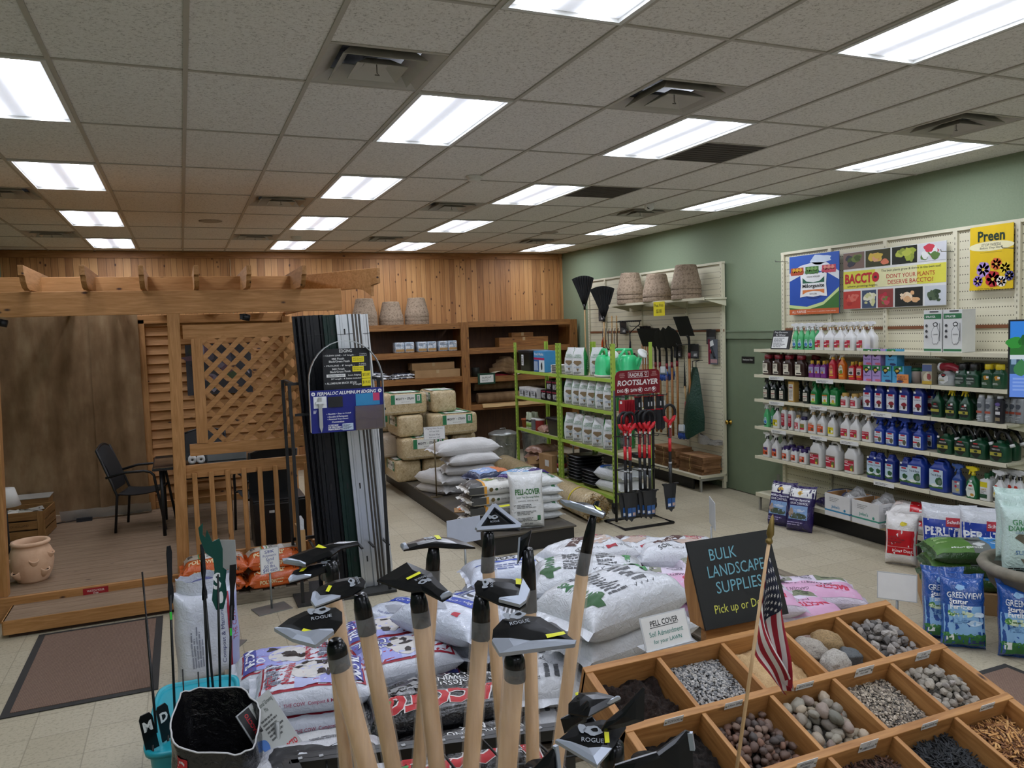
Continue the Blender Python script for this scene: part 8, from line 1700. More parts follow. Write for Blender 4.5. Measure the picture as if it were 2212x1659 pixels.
def fill(name, lb, i, j, mat, lvl=-.075, amp=.02, seed=0, nn=26, cat='sample'):
    m = MB(); x0, y0 = CW * i + .018, -CD * (j + 1) + .018; w, d = CW - .036, CD - .036
    m.grid(lambda a,c:(x0+w*a,y0+d*c,lvl+amp*(sin(PI*a)*sin(PI*c)-.5)+amp*.9*NZ((a*4+seed,c*4,seed))+amp*.5*NZ((a*14,c*14,seed+3))),nn,nn,mat)
    o = m.build(name, M=BT); tag(o, lb, cat, kind='stuff'); return o
SOIL1=speck('topsoil_crumb',['140e0b','2a1d17','3d2c23'],60,.95,1.0,.02,8); SOIL2=speck('compost_crumb',['0f0d0c','211b18','38302a'],55,.95,1.0,.02,8)
fill('topsoil', 'dark brown crumbly topsoil in the bin corner compartment', 0, 0, SOIL1, -.08, .05, 1, 50, 'soil')
fill('compost_soil', 'near black soil in the unlabelled compartment by the hoes', 0, 1, SOIL2, -.085, .035, 2, 50, 'soil')
fill('beach_sand','pale tan beach sand in the compartment behind the flag',2,0,speck('beach_sand',['a98d64','bd9f74','c9ac80'],180,.95,.3,.003),-.07,.03,3,30,'sand')
fill('dark_mulch','dark mulch in the front corner compartment',0,2,SOIL2,-.08,.03,4,30,'mulch'); fill('dark_mulch','dark mulch in the front compartment beside the flag stick',1,2,SOIL1,-.08,.03,5,30,'mulch')
def chips(name, lb, i, j, n, cols, size, flatn, seed, bedcol, lvl=-.07, cat='gravel'):
    """small stuff nobody could count: one mesh"""
    rr = RNG(seed); m = MB(); ms = [plain(c, .8) for c in cols]; x0, y0 = CW * i + .02, -CD * (j + 1) + .02; w, d = CW - .04, CD - .04
    m.grid(lambda a, c: (x0 + w * a, y0 + d * c, lvl - size * .4 + .03 * (sin(PI * a) * sin(PI * c) - .5)), 10, 10, plain(bedcol, .9))
    oc = [(1, 0, 0), (-1, 0, 0), (0, 1, 0), (0, -1, 0), (0, 0, 1), (0, 0, -1), (.6, .6, .5), (-.6, .6, .5), (.6, -.6, .5), (-.6, -.6, .5)]
    of=[(4,6,7),(4,7,9),(4,9,8),(4,8,6),(0,6,8),(1,9,7),(2,7,6),(3,8,9),(5,2,0),(5,0,3),(5,3,1),(5,1,2),(0,2,6),(2,1,7),(1,3,9),(3,0,8)]
    for k in range(n):
        a, c = rr.random(), rr.random(); s_ = size * rr.uniform(.6, 1.25)
        M=MT((x0+w*a,y0+d*c,lvl+.03*(sin(PI*a)*sin(PI*c)-.5)+size*.3*rr.random()))@MR(rr.uniform(0,6.3),4,'Z')@MR(rr.uniform(-.7,.7),4,'X')
        m.add([(p[0]*s_*rr.uniform(.75,1.15),p[1]*s_*flatn*rr.uniform(.75,1.1),p[2]*s_*.55)for p in oc],of,ms[rr.randrange(len(ms))],False,M)
    return tag(m.build(name, M=BT), lb, cat, kind='stuff')
chips('crushed_gravel','light grey crushed stone gravel beside the topsoil',1,0,1500,('8c8c8a','9e9c98','b4b2ae','76787a','a8a49c','5f6264'),.0085,.7,5,'4c4a48')
chips('pea_gravel','fine mixed pea gravel in the middle row',3,1,1500,('8f8472','a79b88','6f675c','b8ac9a','7f7468','54504a'),.0075,.85,6,'4a443c')
def shreds(name, lb, i, j, n, cols, L, seed, bedcol):
    rr = RNG(seed); m = MB(); ms = [plain(c, .8) for c in cols]; x0, y0 = CW * i + .03, -CD * (j + 1) + .03; w, d = CW - .06, CD - .06; lvl = -.065
    m.grid(lambda a,c:(x0-.01+(w+.02)*a,y0-.01+(d+.02)*c,lvl-.012+.05*(sin(PI*a)*sin(PI*c)-.5)),10,10,plain(bedcol,.9))
    for k in range(n):
        a,c=rr.random(),rr.random(); z=lvl+.05*(sin(PI*a)*sin(PI*c)-.5)+.012*rr.random(); l_=L*rr.uniform(.4,1.2); th=rr.uniform(0,6.3); el=rr.uniform(-.25,.35)
        p = Vector((x0 + w * a, y0 + d * c, z)); q = Vector((cos(th) * cos(el), sin(th) * cos(el), sin(el))) * l_ / 2
        m.bar(p - q, p + q, rr.uniform(.003, .008), .003, ms[rr.randrange(len(ms))])
    return tag(m.build(name, M=BT), lb, 'mulch', kind='stuff')
shreds('brown_mulch','dark brown shredded bark mulch in the front row',2,2,800,('3a241a','4a2f22','2c1a12','5a3c2c','6a4c3a'),.05,8,'22150f')
shreds('black_mulch', 'black shredded wood mulch in the front row', 3, 2, 800, ('15171a', '1f2226', '0f1012', '2c2f33'), .05, 9, '0d0e10')
shreds('natural_mulch','golden brown shredded wood mulch in the front corner',4,2,800,('9a6a3c','b8854c','7a4f2c','c89a60','5f3c22'),.055,10,'4a2f1c')
# countable stones
def rockproto(seed, rough, flat=(1, .8, .6), sub=2):
    bm = bmesh.new(); bmesh.ops.create_icosphere(bm, subdivisions=sub, radius=1)
    vs = []
    for v in bm.verts:
        n = v.co.normalized(); k = 1 + rough * NZ(n * 1.6 + Vector((seed * 3.1, seed, 0))) + rough * .4 * NZ(n * 4 + Vector((seed, 0, seed)))
        if rough > .25:
            for q in range(5):
                rr = RNG(seed * 17 + q); pn = Vector((rr.gauss(0, 1), rr.gauss(0, 1), rr.gauss(0, 1))).normalized(); dd = n.dot(pn)
                if dd * k > .72: k = .72 / dd
        vs.append((n.x * k * flat[0], n.y * k * flat[1], n.z * k * flat[2]))
    fs = [tuple(v.index for v in f.verts) for f in bm.faces]; bm.free(); return vs, fs
LAID = []
def stones(name, lb, cat, grp, i, j, size, rough, mats, seed, n=None, pitch=1.55, lvl=-.075, flat=(1, .8, .62), smooth=True, sub=2, mound=.05):
    rr = RNG(seed); protos = []
    x0, y0 = CW * i + .018, -CD * (j + 1) + .018; w, d = CW - .036, CD - .036
    st = size * pitch; nx, ny = int((w - size) / st) + 1, int((d - size) / (st * .87)) + 1; cnt = 0
    for layer in range(2):
        for b_ in range(ny):
            for a_ in range(nx):
                if layer == 1 and rr.random() < .45: continue
                px=x0+size*.9+(w-size*1.8)*(a_+(.5 if(b_+layer)%2 else 0))/max(1,nx-.5)+rr.uniform(-.18,.18)*st; py=y0+size*.9+(d-size*1.8)*b_/max(1,ny-1)+rr.uniform(-.18,.18)*st
                px = min(max(px, x0 + size * .8), x0 + w - size * .8); py = min(max(py, y0 + size * .8), y0 + d - size * .8)
                a, c = (px - x0) / w, (py - y0) / d; z = lvl + mound * (sin(PI * a) * sin(PI * c) - .5) + layer * size * .75
                s_ = size * rr.uniform(.75, 1.2)
                M=BT@MT((px,py,z))@MR(rr.uniform(0,6.3),4,'Z')@MR(rr.uniform(-.5,.5),4,'X')@MR(rr.uniform(-.4,.4),4,'Y')@Matrix.Diagonal((s_*.62,s_*.62,s_*.62,1))
                if len(protos) < 6:
                    vs,fs=rockproto(seed*7+len(protos),rough,flat,sub); m=MB(); m.add(vs,fs,mats[len(protos)%len(mats)],smooth); o=m.build(name,M=M); protos.append(o); tag(o,lb,cat,grp)
                else: o = rr.choice(protos).copy(); COL.objects.link(o); o.matrix_world = M
                cnt += 1
    return cnt
def bed(i, j, c, lvl=-.09, nm='stone_bed'): pass
GREYS = [stone('limestone_a', ['8f8a84', 'a29c95', '7c7874', '6a6664']), stone('limestone_b', ['b0a9a0', '97918a', '5a5856', 'a8a098'])]
LIME6 = [stone('sixstone_a', ['9a9488', 'b4ab9c', '847d72', 'a39a8a']), stone('sixstone_b', ['c2b8a8', '8f887c', 'a8a098', '6f6a62'])]
COB=[stone('cobble_a',['8f8a7c','a39b88','6f6c64','b8ae9a','4f544c'],6,.55),stone('cobble_b',['9c8f78','b5a48c','7a746a','a87c6a','8c8c82'],6,.55)]
BEE = [stone('pebble_a', ['5c463a', '6e5648', '48382f', '7f6656'], 9, .6), stone('pebble_b', ['4a4340', '604a40', '8a6450', '3c3431'], 9, .6)]
STONEBED = speck('stone_dust_bed', ['4a4640', '5f5a52', '746e64'], 40, .95, .6)
for i,j in((4,0),(4,1),(2,1),(1,1),(3,0)):fill('stone_dust','stone dust lying under the %s'%{(4,0):'limestone chunks',(4,1):'small pale stones',(2,1):'cobblestones',(1,1):'brown pebbles',(3,0):'four big boulders'}[(i,j)],i,j,STONEBED if i!=1 else SOIL1,-.10 if(i,j)!=(3,0)else -.115,.05 if(i,j)!=(3,0)else .01,7+i,14,'dust')
C_=[stones('limestone_chunk','angular grey limestone chunk heaped in the corner compartment below the mat','stone','limestone chunks',4,0,.036,.45,GREYS,21,flat=(1,.8,.7),smooth=False,pitch=1.15),
      stones('small_pale_stone','small pale rounded stone in the end compartment of the middle row','stone','small pale stones',4,1,.033,.3,LIME6,22,flat=(1,.85,.75),smooth=False,pitch=1.15),
      stones('cobblestone','smooth rounded cobblestone in the compartment beside the flag','stone','cobblestones',2,1,.048,.16,COB,23,flat=(1,.78,.66),sub=3,pitch=1.12,mound=.06),
      stones('brown_pebble','rough dark brown pebble in the compartment behind the flag stick','stone','brown pebbles',1,1,.033,.36,BEE,24,flat=(1,.8,.75),pitch=1.0)]
for k,(x,y,z,sx,rz,ry,c,l_)in enumerate(((.075,-.125,-.055,(.085,.055,.048),-.5,.25,'a39b90','large pale speckled boulder'),(.175,-.105,-.05,(.075,.058,.052),-.7,-.1,'9a7f58','large golden brown boulder'),(.115,-.225,-.05,(.078,.06,.048),.3,0,'a8a298','large pale grey boulder with flat side'),(.205,-.215,-.055,(.065,.055,.05),-.4,.1,'55585a','dark slate grey boulder'),(.12,-.07,-.075,(.06,.045,.035),-.4,0,'8f7a70','pinkish boulder half hidden behind the pale one'))):
    vs,fs=rockproto(60+k,.16 if k!=3 else .3,(1,1,1),4); m=MB(); m.add(vs,fs,speck('boulder_'+c,['%02x%02x%02x'%tuple(int(int(c[i:i+2],16)*f)for i in(0,2,4))for f in(.72,1,1.08)],9,.75,.5,.01),True)
    tag(m.build('boulder',M=BT@MT((CW*3+.015+x,y,z))@MR(rz,4,'Z')@MR(ry,4,'Y')@Matrix.Diagonal((*sx,1))),l_+' in the boulder compartment','boulder','boulders in the sample bin')
for i,j,x,s_,w in((0,1,.19,'TOPSOIL',.085),(1,1,.14,'Ohio #9',.085),(2,1,.17,'BEACH SAND',.09),(3,1,.17,'Boulders and Cobble\n15¢ per pound',.1),(4,1,.19,'21 AA\nLIMESTONE',.085),(1,2,.22,'BEECHWOOD\nPEBBLES',.095),(2,2,.19,'1"-2"\nCOBBLESTONE',.09),(3,2,.18,'PEA GRAVEL',.085),(4,2,.18,'6A STONE',.08)):
    two = '\n' in s_; h = .045 if two else .03
    m = MB(); T = BT @ MT((CW * i + x, -CD * j - .0185, .002 - h / 2 + .012)) @ STAND
    m.T=T; m.box((0,0,.0008),(w,h,.0016),plain('d9d9d6',.45)); m.text(s_,0,0,h*(.62 if two else .42),'3c3c40',T=MT((0,0,.0022)),w=w*.66)
    for q in (-1, 1): m.lathe([(.0055, .0016), (.004, .004), (0, .0045)], plain('b5b09a', .3, .8), 12, MT((q * w * .42, 0, 0)))
    tag(m.build('compartment_label'),'small white label reading %s pinned to the bin rail'%s_.replace('\n',' ').lower().replace('"',' inch'),'label','white compartment labels')
# chalkboard easel on the bin's back rail
t=thing('chalkboard_sign','black chalkboard with coloured handwriting standing on the bin back edge','sign',(2.35,2.86,.862),R(-1)); TL=MR(R(-17),4,'X'); h,w=.40,.47
m=MB(); T=TL@STAND; m.prism([(-w/2,0),(w/2,0),(w/2-.02,h),(-w/2-.02,h)],-.012,0,plain('17191a',.55),T); F=T@MT((-.01,0,.0015))
BLU, YEL2 = plain('6fa8b8', .8), plain('d0cf5a', .8)
for s_,x,y,hh,ww in(('BULK',-.06,.325,.055,.15),('LANDSCAPE',.0,.25,.055,.32),('SUPPLIES',-.0,.175,.055,.26)):m.text(s_,x,y,hh,BLU,T=F,w=ww)
m.text('Pick up or Delivery', .02, .075, .05, YEL2, T=F, w=.36); m.build('chalk_board', t)
m = MB()
for x in(-w/2+.012,w/2-.03):m.prism([(.002,0),(.125,0),(.16,.12),(.17,.18),(.13,h-.05),(.118,h-.02)],x-.012,x+.012,FIR[2],Matrix(((0,0,1,0),(1,0,0,0),(0,1,0,0),(0,0,0,1))))
m.box((0, .115, .05), (w - .04, .02, .1), FIR[0]); m.build('easel_side', t)
m=MB(); m.prism([(-.02,-.16),(.02,-.16),(.02,0),(-.02,0)],-.2,.18,FIR[0],MT((0,.07,0))@Matrix(((0,0,1,0),(1,0,0,0),(0,1,0,0),(0,0,0,1)))); m.build('support_ledge',t)
t=thing('lawn_notice','white notice in clear holder about lawn cover on the bin edge','sign',(1.875,2.80,.858),R(4)); TL=MR(R(-20),4,'X'); m=MB(); T=TL@STAND; m.box((0,.07,-.003),(.25,.145,.004),plain('c4c7c9',.2),T); m.rect(-.118,.004,.118,.138,'dcdcd8',T=T); F=T@MT((0,0,.001)); m.text('PELL COVER',0,.108,.024,'17181c',T=F,w=.15,bold=.01); m.rect(-.08,.09,.07,.0925,'17181c',T=F); m.text('Soil Admendment',0,.065,.022,'2c7f74',T=F,w=.18); m.text('for your LAWN',0,.03,.022,'2c7f74',T=F,w=.15); m.build('notice_card',t)
m = MB(); m.box((0, .03, .002), (.25, .08, .004), plain('c4c7c9', .2)); m.build('holder_foot', t)
# flag
t=thing('american_flag','small american flag hanging from a wooden stick stuck in the bin','flag',(1.535,2.0,.52)); A,B_=Vector((0,0,0)),Vector((.196,0,1.02)); d=(B_-A).normalized()
m = MB(); m.tube([A, B_], .006, wood('flag_stick', 'cfae84', 'b08d60', 'Z', .5, False), 10); m.build('flag_stick', t)
m=MB(); T=MT(B_)@d.to_track_quat('Z','Y').to_matrix().to_4x4(); m.lathe([(.006,-.012),(.011,-.008),(.012,.0),(.008,.006),(.0075,.01),(.0125,.02),(.012,.03),(.006,.075),(0,.088)],plain('8a7442',.3,.7),18,T); m.build('spear_finial',t)
FR, FW, FB = plain('9c1f30', .75), plain('dcdad8', .75), plain('1c2136', .75)
Ht, Hb = B_ - d * .03, B_ - d * .35
def fl(s_, u):   # s_: down the hoist, u: along the fly
    h_ = Ht + (Hb - Ht) * s_
    drop = Vector((.075 + .01 * s_, -.012, -.47 + .29 * s_)) * u
    bulge = sin(PI * min(1, u * 1.1)) * (.05 * s_)
    pl = sin(s_ * 11 + u * 2.2) * .024 * min(1, u * 3) * (1 - .2 * s_)
    return h_ + drop + Vector((.012 * sin(s_ * 7 + u * 4) * u - bulge * .4 + .045 * s_ * u, -pl - .008 * sin(u * 9 + s_ * 3), .01 * sin(s_ * 6) * u))
m = MB(); NU, NS = 30, 13
for k in range(13):
    m.grid(lambda a, c, k=k: fl((k + c) / 13, a), NU, 3, FR if k % 2 == 0 else FW)
def off(p, s_, u, o=.0025):
    du, ds = fl(s_, min(1, u + .01)) - fl(s_, u - .01), fl(min(1, s_ + .01), u) - fl(s_ - .01, u); n_ = du.cross(ds)
    if n_.length > 1e-9: n_.normalize()
    return n_ * o
m.build('striped_cloth', t)
for sg in (1, -1):
    m = MB(); cf = lambda x, y, o=.002: (lambda s_, u: fl(s_, u) + off(None, s_, u, sg * o))(max(.011, min(.53, y)), max(.011, min(.4, x)))
    m.grid(lambda a, c: cf(.012 + .385 * a, .012 + .52 * c), 20, 16, FB, flip=sg < 0)
    for r_ in range(9):
        for c_ in range(6 if r_ % 2 == 0 else 5):
            cx, cy = .012 + .385 * ((c_ + (.5 if r_ % 2 == 0 else 1)) / 6), .012 + .52 * (r_ + .6) / 9.2; vs = []
            for q in range(10): rad = (.026 if q % 2 == 0 else .011); vs.append((cx + rad * .7 * sin(q * PI / 5), cy - rad * cos(q * PI / 5)))
            m.flat(vs + [(cx, cy)], [(q, (q + 1) % 10, 10) for q in range(10)], FW, lambda x, y: cf(x, y, .0035), mx=.5)
    m.build('starred_canton', t)
# ---------------------------------------------------------------- rack of long handled hoes
HOES = {
 'a':([(0.114,1.331,1.772),(0.140,1.347,1.781),(0.167,1.355,1.786),(0.196,1.353,1.788),(0.219,1.345,1.787),(0.227,1.331,1.782),(0.223,1.308,1.774),(0.205,1.289,1.765),(0.171,1.269,1.755),(0.138,1.296,1.762)],
  [(0.114,1.331,1.772),(0.138,1.296,1.762),(0.171,1.269,1.755),(0.205,1.289,1.765),(0.204,1.295,1.767),(0.172,1.276,1.757),(0.140,1.302,1.764),(0.118,1.331,1.773)],[(0.155,1.304,1.766),(0.176,1.285,1.761),(0.181,1.292,1.764),(0.159,1.308,1.768)],[(0.192,1.332,1.780)],
  [(0.210,1.307,1.739),(0.216,1.323,1.704),(0.256,1.312,1.506)], (-0.08, -0.34, 0.93)),
 'b':([(0.200,1.514,1.748),(0.207,1.534,1.756),(0.224,1.549,1.763),(0.253,1.557,1.768),(0.284,1.556,1.770),(0.307,1.546,1.769),(0.311,1.532,1.764),(0.304,1.517,1.758),(0.279,1.505,1.751),(0.254,1.503,1.748),(0.205,1.493,1.741)],
  [(0.200,1.514,1.748),(0.205,1.493,1.741),(0.254,1.503,1.748),(0.256,1.506,1.750),(0.208,1.501,1.744),(0.204,1.517,1.749),(0.212,1.537,1.757),(0.207,1.534,1.756)],[(0.230,1.523,1.754),(0.236,1.519,1.753),(0.245,1.534,1.759),(0.239,1.538,1.760)],[(0.289,1.534,1.763)],
  [(0.295,1.510,1.742),(0.306,1.526,1.678),(0.345,1.511,1.378)], (-0.08, -0.34, 0.93)),
 'c':([(0.322,1.480,1.780),(0.391,1.511,1.797),(0.428,1.465,1.783),(0.428,1.453,1.779),(0.446,1.391,1.758),(0.423,1.382,1.753),(0.396,1.423,1.765),(0.377,1.428,1.765),(0.357,1.444,1.769)],
  [(0.422,1.385,1.754),(0.446,1.391,1.758),(0.444,1.398,1.760),(0.422,1.393,1.756)],[(0.374,1.458,1.776),(0.376,1.452,1.774),(0.406,1.461,1.780),(0.404,1.468,1.782)],[(0.402,1.444,1.773)],
  [(0.392,1.442,1.754),(0.401,1.459,1.700),(0.419,1.451,1.391)], (-0.08, -0.34, 0.93)),
 'd':([(0.457,1.820,1.745),(0.492,1.834,1.748),(0.528,1.843,1.751),(0.556,1.830,1.751),(0.585,1.806,1.750),(0.603,1.765,1.747),(0.614,1.723,1.743),(0.572,1.745,1.743),(0.541,1.769,1.744),(0.512,1.784,1.744),(0.457,1.791,1.742)],
  [(0.457,1.820,1.745),(0.457,1.791,1.742),(0.470,1.790,1.742),(0.471,1.822,1.746)],[(0.544,1.827,1.750),(0.544,1.802,1.747),(0.555,1.798,1.747),(0.555,1.823,1.750)],[(0.531,1.813,1.748)],
  [(0.532,1.793,1.735),(0.533,1.817,1.655),(0.481,1.832,1.175)], (-0.05, -0.1, 0.99)),
 'e':([(0.493,1.398,1.769),(0.503,1.406,1.773),(0.528,1.404,1.774),(0.567,1.387,1.771),(0.583,1.370,1.766),(0.582,1.335,1.754),(0.564,1.313,1.744),(0.548,1.306,1.740),(0.517,1.333,1.747),(0.487,1.373,1.759)],
  [(0.583,1.370,1.766),(0.582,1.335,1.754),(0.564,1.313,1.744),(0.548,1.306,1.740),(0.517,1.333,1.747),(0.520,1.336,1.749),(0.550,1.314,1.743),(0.561,1.319,1.746),(0.577,1.338,1.754)],[(0.571,1.378,1.768),(0.565,1.363,1.762),(0.574,1.358,1.761),(0.581,1.372,1.767)],[(0.517,1.384,1.766)],
  [(0.499,1.377,1.750),(0.502,1.395,1.679),(0.474,1.410,1.399)], (-0.08, -0.34, 0.93)),
 'f':([(0.430,1.145,1.759),(0.442,1.169,1.769),(0.465,1.184,1.777),(0.493,1.183,1.779),(0.526,1.167,1.776),(0.543,1.132,1.765),(0.557,1.097,1.753),(0.551,1.091,1.750),(0.431,1.115,1.749)],
  [(0.430,1.145,1.759),(0.431,1.115,1.749),(0.551,1.091,1.750),(0.557,1.097,1.753),(0.552,1.098,1.753),(0.435,1.122,1.751),(0.434,1.148,1.761)],[(0.514,1.122,1.758),(0.513,1.114,1.755),(0.545,1.111,1.757),(0.545,1.118,1.759)],[(0.487,1.170,1.774)],
  [(0.470,1.149,1.728),(0.476,1.164,1.696),(0.463,1.177,1.523)], (-0.08, -0.34, 0.93)),
 'g': ([(0.729,1.893,1.795),(0.667,1.859,1.747),(0.678,1.854,1.743),(0.778,1.835,1.736),(0.781,1.841,1.744)],
  [(0.729,1.893,1.795),(0.667,1.859,1.747),(0.674,1.858,1.747),(0.727,1.888,1.789),(0.773,1.843,1.745),(0.673,1.861,1.750),(0.678,1.853,1.742),(0.780,1.835,1.736),(0.783,1.841,1.744)],[(0.740,1.889,1.792),(0.740,1.885,1.788),(0.770,1.882,1.789),(0.770,1.886,1.793)],[(0.719,1.867,1.764)],
  [(0.703,1.865,1.732),(0.706,1.889,1.643),(0.726,1.903,1.509)], (-0.1, -0.75, 0.66)),
 'h': ([(0.708,1.678,1.765),(0.736,1.665,1.783),(0.724,1.663,1.745),(0.698,1.669,1.704)],
  [(0.698,1.669,1.704),(0.708,1.678,1.765),(0.712,1.676,1.767),(0.703,1.669,1.715)], None, None,
  [(0.724,1.664,1.732),(0.731,1.682,1.600),(0.727,1.681,1.194)], (-0.5, -0.8, 0.2)),
 'i':([(0.739,1.513,1.882),(0.761,1.500,1.880),(0.787,1.479,1.878),(0.800,1.451,1.872),(0.802,1.426,1.865),(0.790,1.416,1.861),(0.775,1.433,1.865),(0.756,1.467,1.871),(0.741,1.493,1.877)],
  [(0.739,1.513,1.882),(0.741,1.493,1.877),(0.756,1.467,1.871),(0.775,1.433,1.865),(0.790,1.416,1.861),(0.795,1.420,1.863),(0.764,1.471,1.873),(0.748,1.501,1.879)],[(0.789,1.453,1.871),(0.786,1.434,1.866),(0.792,1.426,1.864),(0.794,1.435,1.867)],None,
  [(0.788,1.456,1.853),(0.785,1.481,1.813),(0.785,1.502,1.732),(0.715,1.523,1.277)], (-0.1, -0.25, 0.96)),
 'j':([(0.194,1.939,1.718),(0.242,1.954,1.727),(0.278,1.962,1.732),(0.335,1.962,1.737),(0.380,1.947,1.736),(0.381,1.933,1.731),(0.334,1.931,1.727),(0.311,1.914,1.720),(0.243,1.898,1.709)],
  [(0.194,1.939,1.718),(0.195,1.928,1.714),(0.242,1.894,1.708),(0.244,1.902,1.710),(0.201,1.937,1.718)],[(0.275,1.950,1.728),(0.285,1.959,1.732),(0.301,1.938,1.726),(0.291,1.938,1.726)],None,
  [(0.314,1.931,1.717),(0.307,1.961,1.664),(0.306,1.979,1.492)], (-0.08, -0.3, 0.95)),
 'k':([(0.200,1.890,1.681),(0.217,1.918,1.693),(0.254,1.928,1.699),(0.292,1.925,1.702),(0.325,1.915,1.701),(0.327,1.903,1.696),(0.286,1.889,1.688),(0.251,1.882,1.682),(0.202,1.879,1.677)],
  [(0.200,1.890,1.681),(0.202,1.879,1.677),(0.251,1.882,1.682),(0.254,1.887,1.684),(0.207,1.887,1.681),(0.208,1.902,1.686)],[(0.227,1.901,1.687),(0.237,1.900,1.688),(0.248,1.910,1.692),(0.237,1.912,1.692)],[(0.297,1.908,1.696)],
  [(0.303,1.886,1.703),(0.307,1.911,1.643),(0.327,1.917,1.433)], (-0.08, -0.34, 0.93)),
 'l':([(0.592,1.204,1.578),(0.601,1.221,1.585),(0.630,1.235,1.593),(0.662,1.224,1.592),(0.681,1.210,1.588),(0.694,1.196,1.584),(0.671,1.193,1.581),(0.621,1.184,1.574)],
  [(0.664,1.194,1.581),(0.671,1.193,1.581),(0.694,1.196,1.584),(0.693,1.200,1.586),(0.671,1.197,1.582)],[(0.619,1.231,1.591),(0.618,1.226,1.588),(0.623,1.226,1.589),(0.626,1.232,1.591)],None,
  [(0.633,1.210,1.549),(0.684,1.205,1.461),(0.675,1.226,1.391)], (-0.08, -0.34, 0.93)),
 'm': ([(0.487,1.035,1.634),(0.527,1.048,1.643),(0.570,1.043,1.645),(0.599,1.029,1.641),(0.600,1.019,1.637),(0.560,0.995,1.623),(0.526,0.981,1.614)],
  [(0.485,1.035,1.634),(0.526,0.980,1.613),(0.560,0.995,1.623),(0.557,0.996,1.623),(0.528,0.985,1.616),(0.490,1.035,1.635)],[(0.560,1.019,1.634),(0.552,1.003,1.626),(0.559,1.001,1.626),(0.567,1.017,1.633)],[(0.541,1.021,1.633)],
  [(0.575,1.010,1.619),(0.574,1.026,1.567),(0.566,1.043,1.492)], (-0.08, -0.4, 0.9)),
}
FINS = [
 ('l',[(0.581,1.214,1.564),(0.606,1.204,1.577),(0.627,1.197,1.595),(0.630,1.196,1.592),(0.624,1.196,1.566),(0.622,1.196,1.558),(0.586,1.210,1.538)]),
 ('m',[(0.552,1.012,1.647),(0.561,1.010,1.659),(0.583,1.002,1.677),(0.614,0.991,1.710),(0.617,0.990,1.707),(0.613,0.988,1.659),(0.587,0.998,1.651),(0.554,1.012,1.644)]),
 ('n',[(0.472,0.831,1.706),(0.494,0.822,1.713),(0.521,0.811,1.721),(0.556,0.798,1.747),(0.561,0.796,1.745),(0.563,0.794,1.723),(0.562,0.792,1.689),(0.466,0.832,1.692)]),
 ('o', [(0.402,0.933,1.665),(0.433,0.923,1.696),(0.436,0.921,1.691),(0.435,0.918,1.654),(0.407,0.930,1.655)]),
]

STEEL = plain('16181b', .22, .4); EDGE = plain('aab2c0', .35, .6); ASH = wood('hoe_ash', 'c79f6c', 'a67c4a', 'Z', .5, False, 1.4)
SLV=NT('clear_sleeve'); SLV.b.inputs['Alpha'].default_value=.16; SLV.color(SLV.ramp(SLV.noise(SLV.obj((1,1,.4)),30,3),[(.4,srgb('cfd2d4')),(.6,srgb('f4f5f6'))])); SLV.bump(SLV.noise(SLV.obj((1,1,.2)),40,3),.8,.01); SLV=SLV.fin(.08)
def plate(m, pts, mat, th=.004, up=None):
    pts = [Vector(p) for p in pts]; n = Vector((0, 0, 0)); N = len(pts)
    for k in range(N):
        a, c = pts[k], pts[(k + 1) % N]; n += a.cross(c)
    n.normalize()
    if up is not None and n.dot(Vector(up)) < 0: pts = pts[::-1]; n = -n
    cen = sum(pts, Vector()) / N
    rim = [p - n * (.010 * 0) for p in pts]
    vs=[tuple(cen+n*.006)]+[tuple(cen+(p-cen)*.55+n*.005)for p in pts]+[tuple(p)for p in pts]+[tuple(p-n*th)for p in pts]+[tuple(cen-n*th)]
    fs = []
    for k in range(N):
        j=(k+1)%N; fs+=[(0,1+k,1+j),(1+k,1+N+k,1+N+j,1+j),(1+N+k,1+2*N+k,1+2*N+j,1+N+j),(1+3*N,1+2*N+j,1+2*N+k)]
    m.add(vs, fs, mat, False); return n
def flatpatch(m, pts, n, mat, o=.002):
    m.add([tuple(Vector(p) + n * o) for p in pts], [tuple(range(len(pts)))], mat)
HL={'a':'hoe with rounded pointed blade and yellow sticker, nearest the black sack','b':'hoe with oval blade behind the rounded pointed one','c':'hoe with black bow tie shaped blade and yellow sticker','d':'pick headed hoe with narrow arched blade','e':'hoe with small shield shaped blade and bright edge','f':'wide curved hoe with straight bright edge in the middle front','g':'triangular framed black weeding hoe at the back','h':'hoe with narrow upright black blade behind the shield one','i':'tall hoe with thin curved blade and yellow tag','j':'long bladed mattock hoe above the orange bags','k':'hoe with tapered oval blade just below the mattock','l':'two bladed welded hoe beside the topsoil compartment','m':'two bladed hoe with raised fin and elephant emblem by the bin'}
